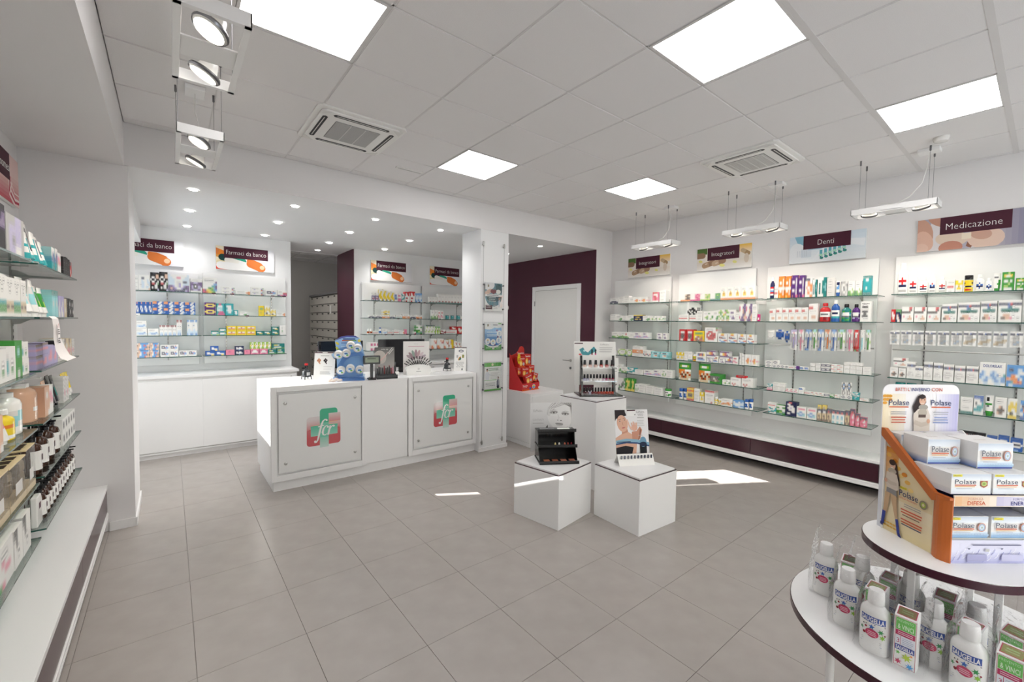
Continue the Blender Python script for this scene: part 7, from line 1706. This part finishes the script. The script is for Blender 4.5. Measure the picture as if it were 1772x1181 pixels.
A.rect(.076, .166, .100, .174, 'ecd836'); A.text('Nuovo', .077, .1675, .006, 'n', w=.021); A.text('Polase', .074, .142, .021, '1f2a5c', .005, w=.065); A.text('DIFESA INVERNO', .074, .133, .006, 'd0552e', w=.062)
A.ell(.157, .142, .013, .014, '8a7f6a'); A.ell(.157, .142, .008, .009, 'a7b84a'); A.ell(.157, .142, .004, .005, 'e6dcae')
A.lines(.092, .118, .06, 2, .007, .0028, 'a9a39a', .1, 'c'); A.lines(.082, .098, .075, 2, .009, .0042, 'cc5a3a', .1, 'c'); A.lines(.09, .081, .065, 1, .01, .003, '7a5a4a', .1); A.lines(.084, .066, .075, 2, .009, .0042, 'cc5a3a', .1, 'c'); A.lines(.088, .050, .070, 1, .01, .0035, '3a3a5a', .1)
A.build('picture', s)
# header
n = 8
pts = [(-.012, .33), (.262, .33)] + [(.262 - .028 + .028 * math.cos(R(90 * i / n)), .475 + .028 * math.sin(R(90 * i / n))) for i in range(n + 1)] + [(-.012 + .028 + .028 * math.cos(R(90 + 90 * i / n)), .475 + .028 * math.sin(R(90 + 90 * i / n))) for i in range(n + 1)]
b = MB(); b.prism(pts, 'y', .240, .2425, 'f3f1f4', M_PAPER); hd = b.build('header_card', t)
A = Art(y=.2395)
A.grad(-.010, .335, .07, .47, 'f3e3c2', 'f5efe6', 8, True); A.grad(.18, .335, .260, .47, 'efeef6', 'b9b6e0', 8, True)
for k in range(7): A.ell(-.004 + .009 * (k % 3), .462 - .012 * (k // 3), .008, .005, 'e2a23e')
A.text('BATTI L\'', .032, .480, .012, 'c8604a', .01, w=.052); A.text('INVERNO', .088, .480, .012, '4a4f8c', .01, w=.066); A.text('CON', .160, .480, .012, 'c8604a', .01, w=.038)
for x in (.010, .160): A.text('Polase', x, .430, .021, '33406e', .0, w=.072)
A.lines(.012, .422, .068, 1, .01, .004, 'd0603a', 0); A.lines(.162, .422, .068, 1, .01, .004, 'd0603a', 0)
for x, c_ in ((.018, 'c8604a'), (.168, '8a9ac8')): A.lines(x, .405, .055, 2, .007, .0028, 'a9a9b4', .1, 'c'); A.lines(x, .386, .055, 3, .009, .0036, c_, .15, 'c')
A.poly([(.110, .462), (.126, .470), (.138, .460), (.140, .44), (.132, .43), (.115, .40), (.098, .405), (.094, .425)], '2e2022'); A.ell(.127, .448, .012, .016, 'e2b59c'); A.ell(.125, .461, .012, .008, '2e2022'); A.rect(.120, .437, .132, .4385, 'w')
A.poly([(.096, .40), (.112, .418), (.146, .418), (.156, .395), (.156, .336), (.100, .336)], 'ddd2c8'); A.ell(.130, .424, .017, .010, 'a8a29a'); A.ell(.128, .405, .016, .014, 'b9b0a4'); A.rect(.114, .388, .140, .398, '5a4a44'); A.ribbon([(.100, .372), (.125, .362), (.150, .368)], [.016, .016, .014], 'cfc2b6'); A.ell(.150, .375, .006, .008, 'd9a88e')
for ex in (.122, .132): A.ell(ex, .450, .002, .0015, '2a2020')
A.build('print', hd)
A = Art(y=-.0004); A.rect(0, 0, DW, .070, 'dcdbee'); A.grad(0, 0, DW, .040, 'b4b4dc', 'dedef0', 6)
for k in range(26):
    x = (k * .0371) % .25; z = .004 + (k * .0113) % .03; A.ribbon([(x, z), (x + .008, z + .006), (x + .012, z + .016)], .0016, 'f2f2fa' if k % 2 else '9a9cd0')
A.lines(.06, .056, .15, 1, .01, .003, '6a6a86', .05); A.poly([(.045, .048), (.055, .048), (.05, .044)], 'n'); A.poly([(.145, .048), (.155, .048), (.15, .044)], 'n'); A.rect(.10, .038, .012 + .10, .046, 'g'); A.rrect(.045, .010, .105, .030, .004, 'a9a8cc'); A.rrect(.150, .010, .215, .030, .004, 'c3c2de'); A.build('tray_print', t)
b = MB(); b.box(.002, DW, .0, .003, .172, .205, 'efe2cf', M_PAPER); st = b.build('front_strip', t)
A = Art(y=-.0003); A.grad(.004, .174, .13, .203, 'e9b98a', 'f2e8dc', 6, True); A.grad(.13, .174, DW, .203, 'c9c3de', 'f0eef4', 6, True); A.text('FORMULA', .045, .192, .007, 'd0a090', w=.045); A.text('DIFESA', .042, .177, .012, 'd0603a', .01, w=.055); A.text('FORMULA', .180, .192, .007, '9a96c0', w=.045); A.text('ENERGIA', .174, .177, .012, '3a3c86', .01, w=.066); A.build('print', st)
_cb = {}
def big_box(x, y, z, w, h, d, style, lab):
    k = (w, h, d, style)
    if k not in _cb:
        o = bpy.data.objects.new('supplement_carton', None); COL.objects.link(o)
        b = MB(); b.box(-w / 2, w / 2, -d / 2, d / 2, 0, h, 'ecebea', M_CARTON); b.build('carton', o, bevel=.0008)
        A = Art(T=lambda p: (-w / 2 + p[0], -d / 2 + p[1], p[2]), y=-.0002, step=.00012, mat=M_CARTON)
        A.grad(.001, .001, w - .001, h * .30, '7fb0de' if style != 'difesa' else 'd9dde6', 'eaf1f8', 8); A.grad(.001, h * .7, w - .001, h - .001, 'eef2f8', 'c3cede', 6)
        if style == 'blue': A.rect(.001, .001, w - .001, h * .07, '3f52a8')
        for i in range(14):
            for j in range(2): A.poly([(w * (i + .5) / 14, h * (.10 + .06 * j)), (w * (i + 1) / 14, h * (.13 + .06 * j)), (w * (i + .5) / 14, h * (.16 + .06 * j)), (w * i / 14, h * (.13 + .06 * j))], 'a9cbea' if j == 0 else 'cfe2f3') if style != 'difesa' else None
        A.text('Polase', w * .09, h * .50, h * .24, '2b3350', .0, w=w * .53); A.lines(w * .09, h * .42, w * .53, 1, .01, h * .05, 'd0603a', 0); A.lines(w * .09, h * .36, w * .5, 1, .01, h * .03, 'e9b46a', 0); A.lines(w * .12, h * .27, w * .4, 1, .01, h * .025, 'b9bcc8', 0)
        if style != 'blue': A.rect(w * .03, h * .86, w * .26, h * .97, 'e8dc3a'); A.text('Nuovo', w * .06, h * .885, h * .07, 'n', w=w * .16)
        if style == 'difesa': A.poly([(w * .72, h * .66), (w * .90, h * .66), (w * .90, h * .42), (w * .81, h * .32), (w * .72, h * .42)], 'a5553a'); A.ell(w * .81, h * .52, w * .07, h * .12, 'b7c878'); A.ell(w * .81, h * .52, w * .035, h * .06, '8aa84a')
        else: A.ell(w * .80, h * .52, w * .10, h * .20, 'd9835a', 22); A.ell(w * .80, h * .52, w * .088, h * .175, 'a9b8cc', 22); A.ell(w * .80, h * .52, w * .055, h * .11, 'd3dfec', 20); A.ell(w * .80, h * .52, w * .025, h * .05, 'b4c0b0', 16)
        A.build('print', o)
        A = Art(T=lambda p: (-w / 2 - .0004 + p[1] * .01, d / 2 - p[0], p[2]), y=0, mat=M_CARTON); A.grad(.001, .001, d - .001, h * .28, '5f7fc0' if style == 'blue' else 'cfd6e2', 'e4e3e3', 8); A.build('side_print', o)
        A = Art(T=lambda p: (-w / 2 + p[0], -d / 2 + p[2], h + .0003 - p[1] * .2), y=0, mat=M_CARTON); A.text('Polase', w * .3, d * .35, h * .14, 'b9a9a0', w=w * .3); A.build('top_print', o)
        _cb[k] = o
    else: o = copy_tree(_cb[k])
    o.location = dl(x, y, z); o.rotation_euler = (0, 0, DA); tag(o, lab, 'box', 'supplement cartons in the winter display')
bw, bh = .122, .066
big_box(.064, .113, .0705, bw, .066, .20, 'novita', 'white supplement carton on the lowest level of the winter display, behind the orange post')
big_box(.195, .113, .0705, bw, .066, .20, 'novita', 'white supplement carton on the lowest level of the winter display, second from the orange post')
big_box(.062, .070, .2055, bw, .062, .12, 'difesa', 'white supplement carton with shield on the middle level, next to the orange rail')
big_box(.190, .070, .2055, bw, .062, .12, 'difesa', 'white supplement carton with shield on the middle level, away from the orange rail')
big_box(.066, .140, .268, .104, .080, .085, 'blue', 'blue-based supplement carton on the top level, next to the orange rail')
big_box(.184, .105, .268, .112, .080, .100, 'blue', 'blue-based supplement carton on the top level, further from the orange rail')
big_box(.060, .207, .268, .104, .072, .046, 'blue', 'supplement carton at the back of the top level beside the orange rail')
big_box(.186, .200, .268, .112, .072, .060, 'blue', 'supplement carton at the back of the top level, away from the orange rail')

# gift sets: bottle and carton in a clear bag
def leafshape(A, x, z, r, col, n=6, rot=0):
    p = []
    for i in range(n * 2):
        rr = r if i % 2 == 0 else r * .42
        p.append((x + rr * math.cos(PI * i / n + rot), z + rr * math.sin(PI * i / n + rot)))
    A.poly(p, col)
SB = {}
def serif(A, x, z, w, h, col):
    A.text('SAUGELLA', x, z, h, col, .028, w=w)
    for k in range(9): pass
def soap(x, y, rz, lab):
    if 'b' in SB: t = copy_tree(SB['b'])
    else:
        t = SB['b'] = bpy.data.objects.new('soap_bottle', None); COL.objects.link(t)
        r = .037; Z = .188
        b = MB(); b.lathe([(r * .95, 0), (r, .005), (r, .116), (r * .97, .122), (r * .86, .132), (r * .62, .141), (r * .52, .145), (r * .52, .150)], 36, 'f0efed', M_GLOSS, sy=.74); b.build('body', t, smooth=True)
        b = MB(); b.lathe([(r * .56, .147), (r * .58, .149), (r * .52, Z - .004), (r * .48, Z)], 28, 'f4f3f2', M_GLOSS, sy=.95); b.build('cap', t, smooth=True)
        def T(p):   # wrap the flat label round the oval body
            a = (p[0] - .04) / r; rr = r + .0003 - p[1]
            return (rr * math.sin(a), -rr * .74 * math.cos(a), p[2])
        A = Art(T=T, y=0, step=.00012, mat=M_GLOSS)
        def strip(x0, z0, x1, z1, col, n=10):
            A.y -= A.step; pts = []; fs = []
            for i in range(n + 1): xx = x0 + (x1 - x0) * i / n; pts += [T((xx, A.y, z0)), T((xx, A.y, z1))]
            A.b.add(pts, [(2 * i, 2 * i + 2, 2 * i + 3, 2 * i + 1) for i in range(n)], col, M_GLOSS)
        strip(.010, .094, .074, .113, '3a57a6'); 
        A.y -= .0002; serif(A, .0125, .0965, .058, .014, 'f2f2f4'); A.lines(.046, .089, .028, 1, .01, .0022, 'n', 0)
        leafshape(A, .040, .082, .008, '3c6fc0', 5, .3); leafshape(A, .014, .070, .007, '4a8a5a', 5); leafshape(A, .062, .074, .009, '3f9a5a', 6); leafshape(A, .066, .058, .009, '8fbe3e', 6, .5)
        for x_, z_, r_, c_ in ((.026, .078, .003, 'R'), (.020, .084, .0018, 'k'), (.027, .086, .0015, 'k'), (.022, .058, .004, 'R'), (.072, .066, .0025, 'R')): A.ell(x_, z_, r_, r_, c_)
        A.ell(.041, .063, .0155, .0125, 'c8285a', 22); A.ell(.041, .063, .0135, .0105, 'd03a68', 22); A.lines(.031, .066, .020, 3, .005, .0018, 'f0c8d4', .1, 'c')
        A.lines(.014, .040, .05, 2, .005, .0012, 'g', .1, 'c'); A.lines(.010, .028, .056, 1, .005, .0010, '7a86b8', .1, 'c')
        A.build('label', t)
    t.location = (x, y, ZL + .0005); t.rotation_euler = (0, 0, rz); tag(t, lab, 'bottle', 'white soap bottles on the lower tier')
def gift(x, y, rz, lab, z=0.0, tilt=0):
    if 'c' in SB: t = copy_tree(SB['c'])
    else:
        t = SB['c'] = bpy.data.objects.new('soap_carton', None); COL.objects.link(t)
        w, d, h = .050, .040, .148
        b = MB(); b.box(-w / 2, w / 2, -d / 2, d / 2, 0, h, 'f1f0ee', M_CARTON); b.prism([(-d / 2, h), (d / 2, h), (d / 2, h + .014)], 'x', -w / 2, w / 2, 'f1f0ee', M_CARTON); b.build('carton', t)
        A = Art(T=lambda p: (-w / 2 + p[0], -d / 2 + p[1], p[2]), y=0, step=.00015, mat=M_CARTON)
        A.rect(.002, .002, .048, .145, 'b83a58'); A.rect(.003, .003, .047, .144, 'f1f0ee'); A.rect(.004, .108, .046, .143, '6fc25c'); A.text('PREVENTO', .006, .132, .007, 'c9ecc0', w=.036); A.text('& VINCI', .008, .112, .014, 'e4f6de', .01, w=.034); A.rect(.004, .092, .046, .107, 'b8285c'); A.lines(.008, .101, .034, 2, .005, .002, 'f0d0dc', .05, 'c')
        A.rect(.004, .066, .046, .091, 'e8eaf2'); A.rect(.015, .066, .016, .091, 'b83a58'); A.text('3', .007, .070, .014, 'b8285c', w=.006); A.lines(.019, .085, .024, 4, .005, .0014, 'a9b0c8', .2); A.rect(.004, .050, .046, .065, '3a4a9c'); A.text('SAUGELLA', .006, .0525, .010, 'f2f2f4', .025, w=.038)
        leafshape(A, .030, .034, .013, 'b8cf3e', 7); leafshape(A, .011, .042, .006, '6fc25c', 6); leafshape(A, .040, .044, .004, 'o', 6); leafshape(A, .012, .016, .009, 'c0305c', 6, .4); leafshape(A, .037, .012, .010, '4a9cd8', 7, .2); A.build('print', t)
        A = Art(T=lambda p: (-w / 2 - .0003 + p[1] * .1, d / 2 - p[0], p[2]), y=0, mat=M_CARTON); A.rect(.003, .10, .037, .14, '6fb45c'); A.rect(.003, .06, .037, .10, 'a83052'); A.rect(.003, .02, .037, .05, '3a4a9c'); A.build('side_print', t)
        A = Art(T=lambda p: (-w / 2 + p[0], -d / 2 + p[2] * .94, h + .0005 + p[2] * .35 + .0004), y=0, mat=M_CARTON); A.rect(.004, .004, .046, .036, 'b83a58'); A.rect(.006, .006, .044, .034, '74bf62'); A.lines(.012, .022, .026, 2, .008, .004, 'a6dc98', .1, 'c'); A.build('top_print', t)
    t.location = (x, y, ZL + .0005 + z); t.rotation_euler = (0, 0, rz); tag(t, lab, 'box', 'green and pink soap cartons on the lower tier')
def bag(x, y, rz, W, D, H, lab, seed):
    """limp clear bag round one set: a tube that narrows and flops over at the top"""
    rnd = random.Random(seed); b = MB(); n, m = 22, 12; vs, fs = [], []
    for k in range(m + 1):
        f = k / m; z = H * f
        sx = W / 2 * (1 - .10 * f ** 3); sy = D / 2 * (1 - .75 * max(0, f - .55) / .45)
        for i in range(n):
            a = 2 * PI * i / n; c_, s_ = math.cos(a), math.sin(a)
            e = 1 + (rnd.random() - .5) * .09 * (.3 + f)
            vs.append((sx * e * abs(c_) ** .55 * (1 if c_ > 0 else -1) + .012 * f * f, sy * e * abs(s_) ** .55 * (1 if s_ > 0 else -1) + .02 * max(0, f - .7), z + (.016 * math.sin(a * 3 + seed) + .010 * rnd.random()) * max(0, f - .6) * 2))
    for k in range(m):
        for i in range(n): j = (i + 1) % n; fs.append((k * n + i, k * n + j, (k + 1) * n + j, (k + 1) * n + i))
    b.add(vs, fs, 'w', M_FILM); o = b.build('clear_bag', smooth=True)
    o.location = (x, y, ZL + .001); o.rotation_euler = (0, 0, rz); tag(o, lab, 'bag', 'clear gift bags on the lower tier')
sets = [  # bottle x,y, carton dx,dy in the set's frame, yaw, words
 (1.871, .479, .070, .012, 'at the far left end of the lower tier'),
 (1.730, .381, .070, .022, 'second along the front rim from the far end'),
 (1.660, .295, .072, .004, 'third along the front rim, carton fully in view'),
 (1.727, .177, .072, .022, 'fourth along the front rim, second from the camera'),
 (1.675, .101, .074, .014, 'nearest the camera at the bottom of the picture'),
 (1.862, .372, .078, .000, 'in the second row behind the two far sets'),
 (1.868, .248, .080, .010, 'in the second row under the orange corner'),
 (1.802, .098, .074, .006, 'in the second row near the frame edge'),
]
cam_dir = lambda x, y: math.atan2(y, x)
for k, (x, y, dx, dy, w_) in enumerate(sets):
    yaw = cam_dir(x, y) - PI / 2 - R(16)
    soap(x, y, yaw, 'white soap bottle with blue name band, ' + w_)
    cx, cy = x + dx * math.cos(yaw) - dy * math.sin(yaw), y + dx * math.sin(yaw) + dy * math.cos(yaw)
    gift(cx, cy, yaw + R(-6 if k % 2 else 5), 'green and pink soap carton, set ' + w_)
    mx, my = x + .034 * math.cos(yaw) - .010 * math.sin(yaw), y + .034 * math.sin(yaw) + .010 * math.cos(yaw)
    bag(mx, my, yaw, .168, .100, .232, 'clear crinkled bag around the set ' + w_, 11 + k)
